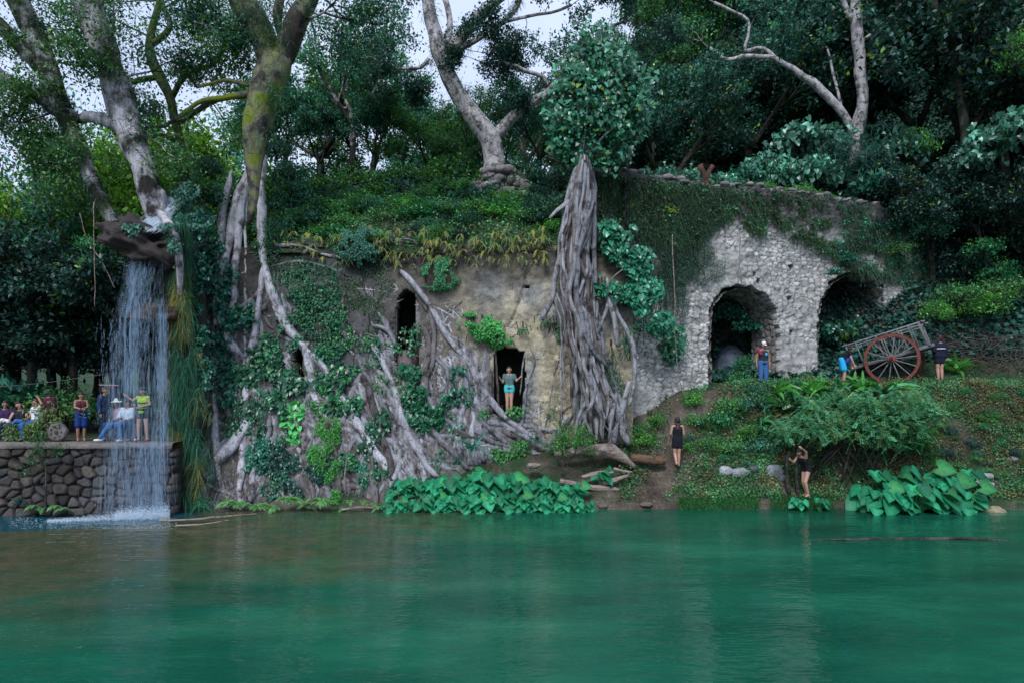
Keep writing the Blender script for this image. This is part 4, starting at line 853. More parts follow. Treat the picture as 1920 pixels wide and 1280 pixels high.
HOLES_PX = [WIN, DOOR, SLOT]
def in_hole(px, py, m=3):
    for h in HOLES_PX:
        a = np.array(h, float); c = a.mean(0); a = c + (a - c) * (1 + m / 25)
        if inpoly(np.array([px]), np.array([py]), a)[0]: return c
    return None
def root_walk(mb, px, py, ang, r, R, bias=None, wander=.14, limit=None, maxn=80, lift=.0, step=9, taper=.5):
    pts = []; bx = [330, 700, 800, 860, 1000, 1180]; by = [962, 958, 925, 890, 850, 836]; n0 = R.uniform(0, 99); thin = 1.0
    for i in range(maxn):
        if in_hole(px, py) is not None and i > 0:
            c = in_hole(px, py, 8)
            if c is None: break
            px += (14 if px > c[0] else -14); 
            if in_hole(px, py) is not None: break
        pts.append((px, py, r * (1 - taper * i / maxn)))
        b = np.interp(px, [360, 450, 560, 700, 850, 1000], [-.05, .05, .35, .5, .55, .6]) if bias is None else bias
        b = b * np.interp(py, [500, 650, 850, 950], [1, 1, .8, .2])
        ang += R.normal(0, wander) + .10 * (b - ang)
        px += step * sin(ang); py += step * cos(ang)
        if py > (np.interp(px, bx, by) if limit is None else limit) or px > 1190 or px < 335: break
    if len(pts) < 5: return
    q = np.array(pts); off = q[:, 2] * 23 / F * (.2 + .45 * (fbm(P2(np.arange(len(q)) * .22, n0), 2, 4) + .4)) + lift
    P = S(q[:, 0], q[:, 1], off); t = np.linspace(0, 1, len(q)); rr = q[:, 2] * 23 / F * np.clip(np.minimum(t * 12 + .4, (1 - t) * 7 + .25), 0, 1) * (1 + .22 * fbm(P2(np.arange(len(q)) * .4, n0), 2, 7))
    mb.tube(P, rr, 8 if r > 4 else 6 if r > 2 else 5, rootcol(R), .2 if r > 3 else 0)
R = np.random.default_rng(5); mb = MB()
MAIN = [[(476, 285, 10), (464, 330, 12), (442, 390, 12), (426, 470, 11), (416, 530, 9), (420, 600, 8)], [(486, 300, 11), (462, 350, 12), (450, 400, 12), (446, 450, 9), (440, 520, 8), (436, 600, 8)],
        [(487, 270, 10), (490, 340, 12), (490, 420, 12), (497, 500, 11), (515, 560, 11), (545, 620, 11), (575, 665, 10), (590, 740, 9), (620, 800, 9)], [(470, 300, 4), (461, 420, 3.5), (461, 520, 3.5), (459, 680, 3.5), (462, 800, 3)],
        [(436, 320, 7), (422, 380, 10), (412, 470, 9), (404, 600, 8), (402, 700, 8), (404, 800, 9), (410, 900, 10)], [(495, 490, 8), (486, 580, 9), (470, 660, 9), (462, 740, 8), (455, 830, 9), (450, 920, 10)], [(410, 590, 9), (428, 640, 11), (450, 665, 8)],
        [(402, 868, 12), (425, 845, 15), (450, 815, 14), (468, 785, 10)], [(500, 520, 7), (520, 590, 8), (560, 640, 9), (610, 690, 9), (650, 760, 9), (700, 840, 10), (740, 900, 11)],
        [(748, 505, 12), (772, 530, 13), (800, 565, 13), (820, 600, 12), (850, 645, 12), (880, 680, 11), (905, 730, 12), (940, 775, 12), (985, 810, 11), (1030, 835, 10)], [(790, 570, 8), (806, 590, 10), (815, 640, 9), (812, 680, 9), (800, 710, 8), (795, 760, 7)],
        [(640, 610, 7), (632, 660, 6), (640, 700, 5)], [(648, 540, 6), (640, 600, 6), (638, 650, 5)], [(508, 462, 7), (560, 460, 8), (600, 475, 7), (640, 485, 6)], [(540, 455, 6), (575, 458, 8), (610, 462, 7)], [(510, 500, 6), (560, 490, 6), (610, 500, 6), (660, 520, 5)],
        [(690, 640, 12), (715, 670, 12), (738, 720, 13), (760, 800, 13), (800, 870, 14), (830, 900, 12)], [(700, 610, 9), (728, 620, 11), (742, 650, 9)], [(680, 700, 12), (700, 760, 13), (720, 830, 14), (735, 900, 13)], [(660, 760, 9), (690, 830, 12), (700, 900, 14), (705, 950, 12)],
        [(760, 700, 12), (790, 780, 13), (840, 840, 12), (880, 880, 11)], [(640, 700, 10), (620, 780, 11), (630, 860, 11), (640, 940, 12)], [(895, 690, 7), (893, 740, 8), (905, 800, 9)], [(870, 690, 9), (885, 760, 10), (915, 800, 10), (960, 838, 9)],
        [(928, 655, 3), (932, 700, 5), (935, 780, 6)], [(918, 660, 6), (914, 720, 7), (917, 780, 7)], [(995, 650, 5), (1000, 680, 5), (990, 720, 6), (982, 760, 7), (978, 800, 7)], [(984, 660, 3), (980, 700, 3), (975, 740, 3)], [(988, 668, 3), (1010, 672, 3), (1030, 650, 3), (1038, 635, 3)],
        [(1052, 650, 4), (1040, 700, 4), (1030, 760, 4), (1022, 800, 5)], [(880, 800, 9), (930, 830, 10), (980, 845, 10), (1040, 858, 9)], [(480, 800, 8), (475, 880, 10), (470, 940, 14)], [(560, 800, 8), (575, 880, 8), (590, 940, 10)]]
for k, pl in enumerate(MAIN):
    q = np.array(pl, float); s = spline(np.concatenate([q, np.zeros((len(q), 1))], 1), 8); s[:, 0] += 3 * fbm(P2(np.arange(len(s)) * .3, k), 3, 3)
    P = S(s[:, 0], s[:, 1], s[:, 2] * 23 / F * .55 + .02); t = np.linspace(0, 1, len(s)); mb.tube(P, s[:, 2] * (.9 if k < 9 else .58) * 23 / F * np.clip(np.minimum(t * 10 + .5, (1 - t) * 8 + .4), 0, 1) * (1 + .25 * fbm(P2(np.arange(len(s)) * .35, k), 2, 8)) * .82, 12, rootcol(R) if k > 8 else (.72, .72, .74), .32)
for k in range(64): root_walk(mb, R.uniform(390, 560), R.uniform(470, 760), R.normal(.1, .5), R.uniform(1.6, 5.5), R, wander=.24)
for k in range(88):
    px = R.uniform(560, 860); py = np.interp(px, [560, 700, 860], [620, 560, 640]) + R.uniform(0, 200); root_walk(mb, px, py, R.normal(.3, .5), R.uniform(1.8, 7), R, wander=.22)
for k in range(34): root_walk(mb, R.uniform(600, 900), R.uniform(740, 860), R.normal(.3, .5), R.uniform(3, 7), R, maxn=26, wander=.22)
for k in range(300): root_walk(mb, R.uniform(400, 900), R.uniform(560, 900), R.normal(.25, .7), R.uniform(1.0, 3.2), R, wander=.26, maxn=34)
for k in range(50): root_walk(mb, R.uniform(395, 520), R.uniform(620, 900), R.normal(0, .5), R.uniform(2, 6), R, wander=.3, maxn=20)
for k in range(40): root_walk(mb, R.uniform(850, 1000), R.uniform(790, 830), R.normal(1.1, .3), R.uniform(3, 8), R, bias=1.2)
for k in range(26): root_walk(mb, R.uniform(868, 922), R.uniform(640, 700), R.normal(.0, .1), R.uniform(3, 7), R, bias=.05, wander=.07)
mb.build('roots', M_bark_fig, fa)
mb = MB()
for k in range(150): root_walk(mb, R.uniform(790, 880), R.uniform(560, 780), R.normal(.2, .9), R.uniform(.8, 2.6), R, wander=.3, maxn=22, step=7)
for k in range(60): root_walk(mb, R.uniform(500, 740), R.uniform(470, 600), R.normal(.4, .9), R.uniform(.8, 2.2), R, wander=.25, maxn=26)
for k in range(110): root_walk(mb, R.uniform(395, 760), R.uniform(560, 880), R.normal(.2, .7), R.uniform(.8, 2.2), R, wander=.25, maxn=22)
for k in range(30): root_walk(mb, R.uniform(1000, 1150), R.uniform(640, 760), R.normal(0, .5), R.uniform(1, 2.2), R, bias=0, wander=.2, maxn=18)
for k in range(18): root_walk(mb, R.uniform(985, 1060), R.uniform(470, 640), R.normal(-.5, .5), R.uniform(.8, 1.8), R, bias=-.5, wander=.2, maxn=14)
mb.build('root_net', bark_mat('pale_root_bark', (.46, .46, .48), (.20, .19, .19), (.05, .06, .02), .15, 3, .42, (9, 9, 2)), fa)

# ---------------------------------------------------------------- rocks, logs
def rockthing(name, px, py, Y, s, seed, col, label, mat=None, sub=4, amp=.35, group=None):
    p = on_bank(px, py) if (px > 1170 and 21.9 < Y < 23.6) else W(px, py, Y)
    m = MB(); m.rock(p, s, seed, sub, amp, col); return tag(m.build(name, mat or M_rock, None, p), label, 'rock', group)
bo = rockthing('boulder', 286, 462, 22.1, (1.25, 1.3, .66), 12, A(.045, .036, .034), 'big dark mossy boulder the waterfall pours over', sub=5, amp=.75); bo.rotation_euler = (0, radians(17), 0)
rockthing('cliff_rock', 346, 690, 22.9, (.66, .85, 5.4), 9, A(.035, .03, .026), 'dark rock column behind the hanging grass right of the waterfall', sub=5, amp=.35)
rockthing('rock_ledge', 302, 590, 21.7, (.72, .9, .34), 5, A(.06, .038, .022), 'brown root matted rock ledge jutting into the waterfall', amp=.5)
for k, (px, py, Y, s, c, lab) in enumerate(((1361, 884, 22.7, (.24, .2, .2), A(.45, .46, .47), 'white rounded rock at the left end of the row by the path'), (1388, 886, 22.75, (.34, .2, .17), A(.28, .30, .32), 'long grey rock between the white rock and the grass, right of the path'),
        (1414, 880, 22.9, (.2, .16, .12), A(.10, .11, .12), 'small dark rock just right of the long grey rock'), (1452, 886, 22.8, (.26, .2, .24), A(.24, .26, .28), 'grey cracked rock beside the shrub stems'), (1468, 898, 22.6, (.18, .15, .14), A(.13, .14, .15), 'low dark rock in front of the grey cracked rock'),
        (1851, 892, 22.6, (.2, .15, .1), A(.36, .36, .36), 'small pale rock up the bank at the right edge'), (1842, 908, 22.2, (.32, .22, .14), A(.42, .43, .44), 'broad pale rock on the bank behind the right elephant ear clump'), (1866, 962, 21.25, (.36, .3, .22), A(.34, .30, .19), 'yellowish pointed rock half in the water'),
        (1838, 964, 21.2, (.4, .25, .07), A(.22, .22, .13), 'flat mossy rock awash beside the yellowish rock'), (1690, 900, 22.2, (.18, .14, .1), A(.35, .35, .36), 'pale stone showing between the elephant ear leaves'), (1900, 862, 23.1, (.2, .14, .1), A(.28, .27, .26), 'grey stone lying on the slope at the right edge'),
        (1625, 672, 29.6, (1.6, .9, 1.0), A(.14, .14, .125), 'large grey boulder behind the front of the cart'), (1372, 705, 29.0, (1.2, 1.0, 1.2), A(.13, .16, .20), 'wet blue grey boulder seen through the first arch'), (1345, 600, 31.5, (1.6, 1.4, 2.2), A(.10, .13, .17), 'tall wet rock face behind the first arch'),
        (1000, 872, 22.6, (.24, .18, .1), A(.3, .25, .2), 'pale tan stone above the elephant ear leaves'), (1212, 945, 21.65, (.2, .14, .08), A(.16, .14, .11), 'small brown stone at the foot of the path'), (1130, 948, 21.6, (.16, .12, .07), A(.14, .12, .1), 'small brown stone at the waterline right of the elephant ears'))):
    rockthing('rock', px, py, Y, s, k + 20, c, lab, sub=4)
# rubble plinth under the spreading tree
pl = thing('stone_plinth', W(935, 350, 27), 'heap of squared stones carrying the foot of the spreading tree', 'ruin'); m = MB(); R = np.random.default_rng(3)
for k in range(90):
    px = R.uniform(892, 985); h = np.interp(px, [890, 915, 950, 990], [352, 312, 312, 350]); py = R.uniform(h, 372)
    m.rock(W(px, py, 26.6 + R.uniform(0, .5)), R.uniform(.14, .26, 3) * A(1.2, 1, .75), k, 2, .2, A(.30, .27, .27) * R.uniform(.4, 1.2))
m.rock(W(936, 380, 27.6), (1.3, .9, 1.35), 3, 3, .2, (.05, .045, .04)); m.build('stones', M_wall, pl)
def logthing(name, pts, Y, label, mat, sides=12, bump=.3, cat='log', group=None, step=.12):
    m = MB(); limb(m, pts, Y, step, .02, int(pts[0][0]), sides, bump); return tag(m.build(name, mat, None, W(pts[0][0], pts[0][1], Y)), label, cat, group)
M_log = bark_mat('driftwood', (.34, .27, .24), (.15, .115, .10), (.05, .06, .02), .2, 3, .45, (2, 12, 12))
logthing('fallen_trunk', [(1040, 850, 5), (1075, 846, 8), (1105, 842, 11), (1140, 844, 14), (1168, 856, 10), (1192, 876, 4)], 22.9, 'thick weathered root trunk lying at the foot of the pillar fig', M_log, 14)
logthing('log', [(1182, 857, 8), (1215, 860, 9), (1246, 864, 8)], 23.0, 'short brown log lying left of the walking woman', bark_mat('brown_log', (.16, .10, .06), (.07, .045, .03), (.05, .05, .02), .1, 3, .45, (2, 12, 12)))
R = np.random.default_rng(9)
for k, (x0, y0, x1, y1, r, lab) in enumerate(((1130, 905, 1180, 890, 5, 'pale broken driftwood log nearest the path'), (1090, 893, 1150, 884, 4, 'pale driftwood log behind the others'), (1100, 912, 1165, 918, 6, 'dark driftwood log lowest on the bank'), (1050, 900, 1095, 908, 5, 'driftwood piece half under the elephant ear leaves'),
        (1150, 878, 1185, 884, 3, 'thin pale stick lying by the fallen trunk'), (660, 948, 705, 946, 3, 'pale plank stranded at the foot of the roots'), (300, 975, 480, 962, 1.8, 'long thin branch lying on the waterline below the hanging grass'), (330, 985, 430, 975, 1.4, 'twiggy dead branch in the shallows'),
        (640, 955, 700, 951, 2, 'thin stick beside the stranded plank'), (1085, 920, 1120, 930, 3, 'small stick at the waterline by the elephant ears'))):
    Yk = HC * F / (min(max(y0, y1) + 4, 990) - HY) if y0 > 940 else 22.3
    logthing('driftwood', [(x0, y0, r), ((x0 + x1) / 2, (y0 + y1) / 2 + R.uniform(-3, 3), r * .9), (x1, y1, r * .6)], Yk, lab, M_log, 8, cat='driftwood')
m = MB(); limb(m, [(1440, 1014, 1.2, 17.3), (1560, 1012, 2, 17.2), (1700, 1009, 3, 17.4), (1800, 1009, 2.5, 17.3), (1890, 1014, 2, 17.2)], 17.2, .2, .03, 4, 10)
tag(m.build('sunken_log', M_bark_dark, None, W(1560, 1012, 17.2)), 'long mossy log floating just awash in the green water at right', 'log')
m = MB(); limb(m, [(1322, 354, 7), (1322, 334, 7), (1318, 324, 6), (1312, 310, 6)], 25.6, .12, .02, 3, 10, .3); limb(m, [(1322, 338, 6), (1328, 324, 5), (1336, 311, 5)], 25.6, .12, .02, 4, 10, .3)
tag(m.build('forked_stump', bark_mat('red_bark', (.15, .065, .045), (.07, .04, .03), (.03, .04, .02), .1), None, W(1322, 354, 25.6)), 'reddish forked stump standing on top of the aqueduct wall', 'stump')

# ---------------------------------------------------------------- low plants
def bush_proto(name, seed, col, n=60, per=26, size=.09, tpl=RHOMB, spread=.15, flat=.75, mat=None, yel=.05, wid=1.0, droop=.3, cvar=.35, cat='shrub'):
    R = np.random.default_rng(seed); root = thing(name, (0, 0, 0), '', cat)
    c = R.normal(0, 1, (n, 3)); c = nrm(c) * R.uniform(.45, 1, (n, 1)); c *= (1 + .35 * vnoise(c * 1.4 + seed, seed))[:, None]; c[:, 2] = np.abs(c[:, 2]) * flat + .15
    m = MB()
    for k in range(0, n, 2): m.tube(spline([(0, 0, 0), c[k] * A(.4, .4, .6), c[k]], .25), .012, 4)
    m.build('stems', M_bark_dark, root)
    m = MB(); leafcloud(m, c, per, spread, size, col, R, tpl, cvar, droop, wid, yel); m.build('leaves', mat or M_leaf, root)
    return root
def fern_proto(name, seed, n, L, col, up=.5, droop=.9, lw=.22, pairs=13, tip=None, cat='fern'):
    R = np.random.default_rng(seed); root = thing(name, (0, 0, 0), '', cat); Pp = []; D = []; Nn = []; sz = []; C = []; m = MB()
    for k in range(n):
        a = R.uniform(0, 2 * pi); d = A(cos(a), sin(a) , up * R.uniform(.4, 1.5)); d = nrm(d); Lk = L * R.uniform(.6, 1.1); t = np.linspace(0, 1, pairs)
        r = d * (Lk * t)[:, None] - A(0, 0, 1) * (Lk * droop * t ** 2)[:, None]; tg = nrm(np.gradient(r, axis=0)); s = nrm(np.cross(tg, A(0, 0, 1))); m.tube(r, np.linspace(.006, .002, pairs), 3)
        cc = col * np.exp(R.normal(0, .25))
        if tip is not None and R.random() < .5: cc = tip * np.exp(R.normal(0, .25))
        for sg in (-1, 1):
            Pp.append(r[1:]); D.append(s[1:] * sg + tg[1:] * .45); Nn.append(np.cross(s[1:], tg[1:]) + R.normal(0, .15, (pairs - 1, 3))); sz.append(Lk * lw * np.sin(np.clip(t[1:] * .9 + .12, 0, 1) * pi) ** .7 + .01); C.append(np.tile(cc, (pairs - 1, 1)))
    m.build('stalks', M_grass, root); m = MB(); m.leaves(np.concatenate(Pp), np.concatenate(D), np.concatenate(Nn), np.concatenate(sz), RHOMB, np.concatenate(C), .9)
    m.build('fronds', M_grass, root); return root
class Kind:
    """a plant kind: the first placing moves the original, later ones copy it with its parts"""
    def __init__(s, root): s.r = root; s.used = False
    def put(s, loc, sc, label, group=None, rz=None):
        rz = float(rng.uniform(0, 6.28)) if rz is None else rz; sc = (sc,) * 3 if np.isscalar(sc) else tuple(sc)
        if not s.used:
            s.used = True; o = s.r; o.location = tuple(float(v) for v in loc); o.rotation_euler = (0, 0, rz); o.scale = sc
            o['label'] = label
            if group: o['group'] = group
            return o
        return copy_thing(s.r, loc, rz, sc, label, group)
B_teal = Kind(bush_proto('shrub', 101, TEAL * 1.1, 60, 20, .125)); B_green = Kind(bush_proto('shrub', 102, GREEN * 1.35, 60, 20, .12)); B_bright = Kind(bush_proto('shrub', 103, BRIGHT * .9, 60, 20, .12, yel=.1))
B_dark = Kind(bush_proto('shrub', 104, DTEAL * 1.1, 60, 20, .13)); B_big = Kind(bush_proto('shrub', 105, PALE * .75, 44, 14, .17, HEART, .2, .8, M_leaf_g, .02, droop=.9)); B_oval = Kind(bush_proto('shrub', 106, A(.02, .13, .05), 44, 18, .13, OVAL, .16, .8, M_leaf_g, .04))
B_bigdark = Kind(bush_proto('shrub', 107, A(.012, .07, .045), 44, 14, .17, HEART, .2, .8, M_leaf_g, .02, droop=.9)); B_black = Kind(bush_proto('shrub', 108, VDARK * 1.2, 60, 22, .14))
FN_y = Kind(fern_proto('fern', 111, 9, .34, A(.085, .16, .015), .2, 1.6, tip=A(.13, .13, .01))); FN_g = Kind(fern_proto('fern', 112, 12, .55, A(.06, .20, .05), .8, .8)); FN_y2 = Kind(fern_proto('fern', 113, 7, .30, A(.06, .15, .02), .3, 1.2, tip=A(.14, .13, .01)))
ALLB = dict(teal=B_teal, green=B_green, bright=B_bright, dark=B_dark, big=B_big, oval=B_oval, bigdark=B_bigdark, black=B_black)
wordb = dict(teal='blue green shrub', green='mid green shrub', bright='bright green shrub', dark='dark green shrub', big='pale broad leaved shrub', oval='glossy green shrub', bigdark='dark broad leaved shrub', black='nearly black shrub')
# shrubs on the slope over the facade
R = np.random.default_rng(21)
def seg(px, L): return [t for x, t in L if px >= x][-1]
MS = [(0, 'near the curtain fig'), (560, 'left of the window'), (680, 'above the window'), (800, 'left of the plinth'), (900, 'below the plinth'), (985, 'beside the pillar fig')]
for k in range(110):
    px = R.uniform(478, 1062); t = R.uniform(.02, .98) ** .8; kd = R.choice(['teal', 'green', 'green', 'bright', 'dark', 'teal', 'oval']) if t < .7 else R.choice(['teal', 'green', 'dark', 'bright'])
    if t < .12 and 930 < px < 1000: kd = 'dark'
    sc = R.uniform(.42, .78) * (1 + .4 * t); p = mound(px, t, -.05)
    rowt = 'low on the slope' if t < .3 else 'mid slope' if t < .65 else 'high on the slope'
    ALLB[kd].put(p, (sc, sc, sc * R.uniform(.7, 1.0)), uniq(f"{wordb[kd]} {rowt} {seg(px, MS)}"), 'shrubs on the slope above the mill')
for k in range(210):
    px = R.uniform(515, 700) if k < 30 else R.uniform(690, 1042); t = R.uniform(-.02, .1); p = mound(px, max(t, 0), 0); p[1] -= .22 + R.uniform(0, .15); p[2] -= R.uniform(-.55, .5)
    Kq = FN_y if R.random() < .6 else FN_y2
    Kq.put(p, R.uniform(.4, .8), uniq(f"yellowing fern {'high' if p[2] > 8.55 else 'low'} on the facade lip {seg(px, MS)}"), 'yellowing ferns along the facade top')
# shrubs by pixel position: kind, px, py of the foot, depth, scale, words
PLANTS = [('bright', 1205, 838, 23.2, .55, 'on the left of the path below the pale wall'), ('green', 1185, 815, 23.6, .5, 'between the pillar fig and the pale wall foot'), ('bright', 1230, 800, 23.9, .45, 'behind the walking woman on the left'),
  ('green', 1310, 800, 24.0, .5, 'right of the walking woman at the path edge'), ('oval', 1350, 800, 24.0, .55, 'below the left foot of the first arch'), ('bright', 1300, 762, 24.6, .5, 'at the left foot of the first arch'), ('green', 1330, 840, 23.3, .5, 'right of the path, low on the bank'),
  ('green', 1375, 850, 23.1, .5, 'above the white rock'), ('bright', 1400, 825, 23.4, .5, 'above the long grey rock'), ('teal', 1430, 850, 23.2, .55, 'left of the feathery shrub'), ('green', 1365, 770, 24.2, .55, 'under the first arch'), ('teal', 1410, 770, 24.2, .6, 'below the man in the arch'),
  ('green', 1450, 765, 24.2, .6, 'below the pier between the arches'), ('oval', 1480, 735, 24.9, .5, 'against the foot of the pier between the arches'), ('teal', 1420, 742, 24.6, .45, 'at the feet of the man in the arch'), ('green', 1500, 725, 25.4, .4, 'at the right foot of the pier'), 
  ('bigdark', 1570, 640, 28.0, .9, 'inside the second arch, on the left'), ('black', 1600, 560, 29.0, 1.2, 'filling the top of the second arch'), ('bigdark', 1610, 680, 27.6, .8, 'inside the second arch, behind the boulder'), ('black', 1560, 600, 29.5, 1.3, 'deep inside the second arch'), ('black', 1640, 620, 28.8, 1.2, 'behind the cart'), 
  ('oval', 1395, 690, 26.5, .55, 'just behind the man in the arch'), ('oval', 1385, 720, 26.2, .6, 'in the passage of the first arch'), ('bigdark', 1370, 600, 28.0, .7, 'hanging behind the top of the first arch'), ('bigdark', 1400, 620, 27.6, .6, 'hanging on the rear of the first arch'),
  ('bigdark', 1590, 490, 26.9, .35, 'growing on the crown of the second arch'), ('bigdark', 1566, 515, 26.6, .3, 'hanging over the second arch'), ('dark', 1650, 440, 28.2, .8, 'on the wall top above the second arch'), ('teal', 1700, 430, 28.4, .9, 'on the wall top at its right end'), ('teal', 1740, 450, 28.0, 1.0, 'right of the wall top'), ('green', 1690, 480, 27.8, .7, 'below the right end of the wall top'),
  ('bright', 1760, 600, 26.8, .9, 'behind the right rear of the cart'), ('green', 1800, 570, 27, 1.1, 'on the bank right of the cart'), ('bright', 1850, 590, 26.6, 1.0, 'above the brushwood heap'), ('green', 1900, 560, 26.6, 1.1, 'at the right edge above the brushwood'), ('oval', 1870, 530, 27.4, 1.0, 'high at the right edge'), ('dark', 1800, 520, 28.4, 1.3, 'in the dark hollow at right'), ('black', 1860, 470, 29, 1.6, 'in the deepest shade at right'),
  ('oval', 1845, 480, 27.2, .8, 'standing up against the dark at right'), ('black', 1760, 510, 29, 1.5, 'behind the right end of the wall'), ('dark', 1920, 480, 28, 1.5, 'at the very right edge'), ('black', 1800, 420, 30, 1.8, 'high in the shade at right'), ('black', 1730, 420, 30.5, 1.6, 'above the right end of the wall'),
  ('big', 1470, 350, 28.6, 1.1, 'on the hillside left of the pale forked trunk'), ('big', 1530, 345, 28.6, 1.2, 'just left of the pale forked trunk'), ('big', 1440, 330, 29.6, 1.1, 'up the hillside above the first arch'), ('big', 1560, 290, 30, 1.2, 'behind the pale forked trunk'), ('big', 1500, 280, 30.5, 1.3, 'highest on the hillside left of the forked trunk'), ('bigdark', 1640, 370, 28.6, 1.2, 'right of the pale forked trunk'), ('bigdark', 1400, 350, 28.2, .9, 'just behind the wall above the first arch'),
  ('big', 1210, 350, 26.6, .7, 'behind the wall top right of the pillar fig'), ('big', 1250, 348, 26.8, .75, 'behind the wall top left of the stump'), ('big', 1290, 352, 27, .75, 'behind the wall top beside the stump'), ('big', 1350, 358, 27, .7, 'behind the wall top right of the stump'), ('teal', 1380, 365, 27, .7, 'behind the wall top above the first arch'), ('green', 1430, 365, 27.2, .6, 'behind the wall top, mid way'), ('green', 1500, 372, 27.4, .7, 'behind the wall top near the forked trunk'),
  ('big', 1690, 300, 29.5, 1.3, 'above the cart, up the hillside'), ('bright', 1720, 290, 29.5, 1.0, 'above the cart, catching light'), ('big', 1860, 290, 26.5, 1.25, 'overhanging at the upper right'), ('big', 1810, 320, 26.6, .9, 'on the left of the overhanging leaves at upper right'), ('big', 1910, 260, 26, 1.2, 'at the upper right edge'), ('bright', 1905, 130, 26, .8, 'yellow green at the upper right edge'), ('bright', 1915, 90, 26, .7, 'topmost at the upper right edge'),
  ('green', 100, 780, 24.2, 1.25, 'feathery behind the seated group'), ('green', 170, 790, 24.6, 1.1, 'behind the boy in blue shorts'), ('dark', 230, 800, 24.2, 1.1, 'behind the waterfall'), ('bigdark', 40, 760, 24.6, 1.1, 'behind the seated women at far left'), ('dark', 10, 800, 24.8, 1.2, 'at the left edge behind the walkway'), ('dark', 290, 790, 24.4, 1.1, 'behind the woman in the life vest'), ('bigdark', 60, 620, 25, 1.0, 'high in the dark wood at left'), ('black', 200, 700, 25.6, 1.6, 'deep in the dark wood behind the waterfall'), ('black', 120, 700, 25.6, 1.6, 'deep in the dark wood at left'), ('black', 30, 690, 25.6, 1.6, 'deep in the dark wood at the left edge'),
  ('oval', 165, 470, 21.6, .5, 'vine like at the foot of the leaning tree'), ('bright', 160, 500, 21.6, .35, 'hanging from the leaning tree'), ('teal', 345, 420, 22.6, .7, 'above the boulder, right of the falling water'), ('oval', 375, 440, 22.8, .6, 'between the boulder and the curtain fig'), ('teal', 330, 390, 23.2, .7, 'behind the lip of the waterfall'), ('green', 370, 370, 24, .8, 'behind the curtain fig roots'), ('dark', 400, 390, 24.5, .9, 'left of the curtain fig'), ('teal', 390, 330, 24.5, .8, 'left of the curtain fig trunk'), ('green', 235, 470, 23.6, .8, 'left of the boulder'), ('dark', 200, 520, 23.4, .9, 'left of the waterfall head'),
  ('teal', 545, 340, 25, .9, 'just right of the curtain fig'), ('teal', 520, 300, 26, .9, 'behind the curtain fig trunk'), ('dark', 1050, 360, 26, .9, 'left of the pillar fig behind'), ('dark', 1010, 400, 25.2, .7, 'dark against the pillar fig'), ('dark', 1140, 350, 26.2, .8, 'right of the pillar fig top'),
  ('green', 1760, 690, 26.6, .4, 'by the right rear of the cart'), ('oval', 1790, 720, 25.2, .3, 'right of the person in the striped top')]
R = np.random.default_rng(91)
for k in range(26):
    px = 490 + k * 24 + R.uniform(-8, 8); Yk = R.uniform(28.4, 31); zg = float(ground_z((px - 960) * Yk / F, Yk)); PLANTS.append((['teal', 'green', 'dark', 'green', 'bright'][k % 5], px, HY - (zg - HC) * F / Yk, Yk, R.uniform(.9, 1.5), 'behind the crest of the slope #'))
for k in range(78):
    px = R.uniform(1700, 1930) if k < 48 else R.uniform(1285, 1470); py = R.uniform(735, 905) if k < 48 else R.uniform(745, 880)
    PLANTS.append((R.choice(['green', 'bright', 'dark', 'oval', 'green', 'teal']), px, py, 23.0, R.uniform(.14, .32), ('low on the right slope #' if py > 820 else 'high on the right slope #') if k < 48 else ('low between path and feathery shrub #' if py > 820 else 'high between path and feathery shrub #')))
for k in range(26):
    px = 1135 + k * 22; pt = np.interp(px, [1120, 1330, 1520, 1640, 1740], [324, 348, 360, 384, 428]); PLANTS.append((['green', 'teal', 'dark', 'green', 'bright'][k % 5], px, pt + 8, float(AQ(A(px), A(pt), -.5)[0, 1]), .26 + .12 * ((k * 37) % 10) / 10, 'low on the aqueduct wall top #'))
for kd, px, py, Y, sc, lab in PLANTS:
    p = on_bank(px, py) if (px > 1170 and Y < 25.3) else W(px, py, Y)
    if px > 1170 and Y < 25.3: sc *= 1.15
    ALLB[kd].put(p, (sc, sc * .85, sc), f"{wordb[kd]} {lab}")

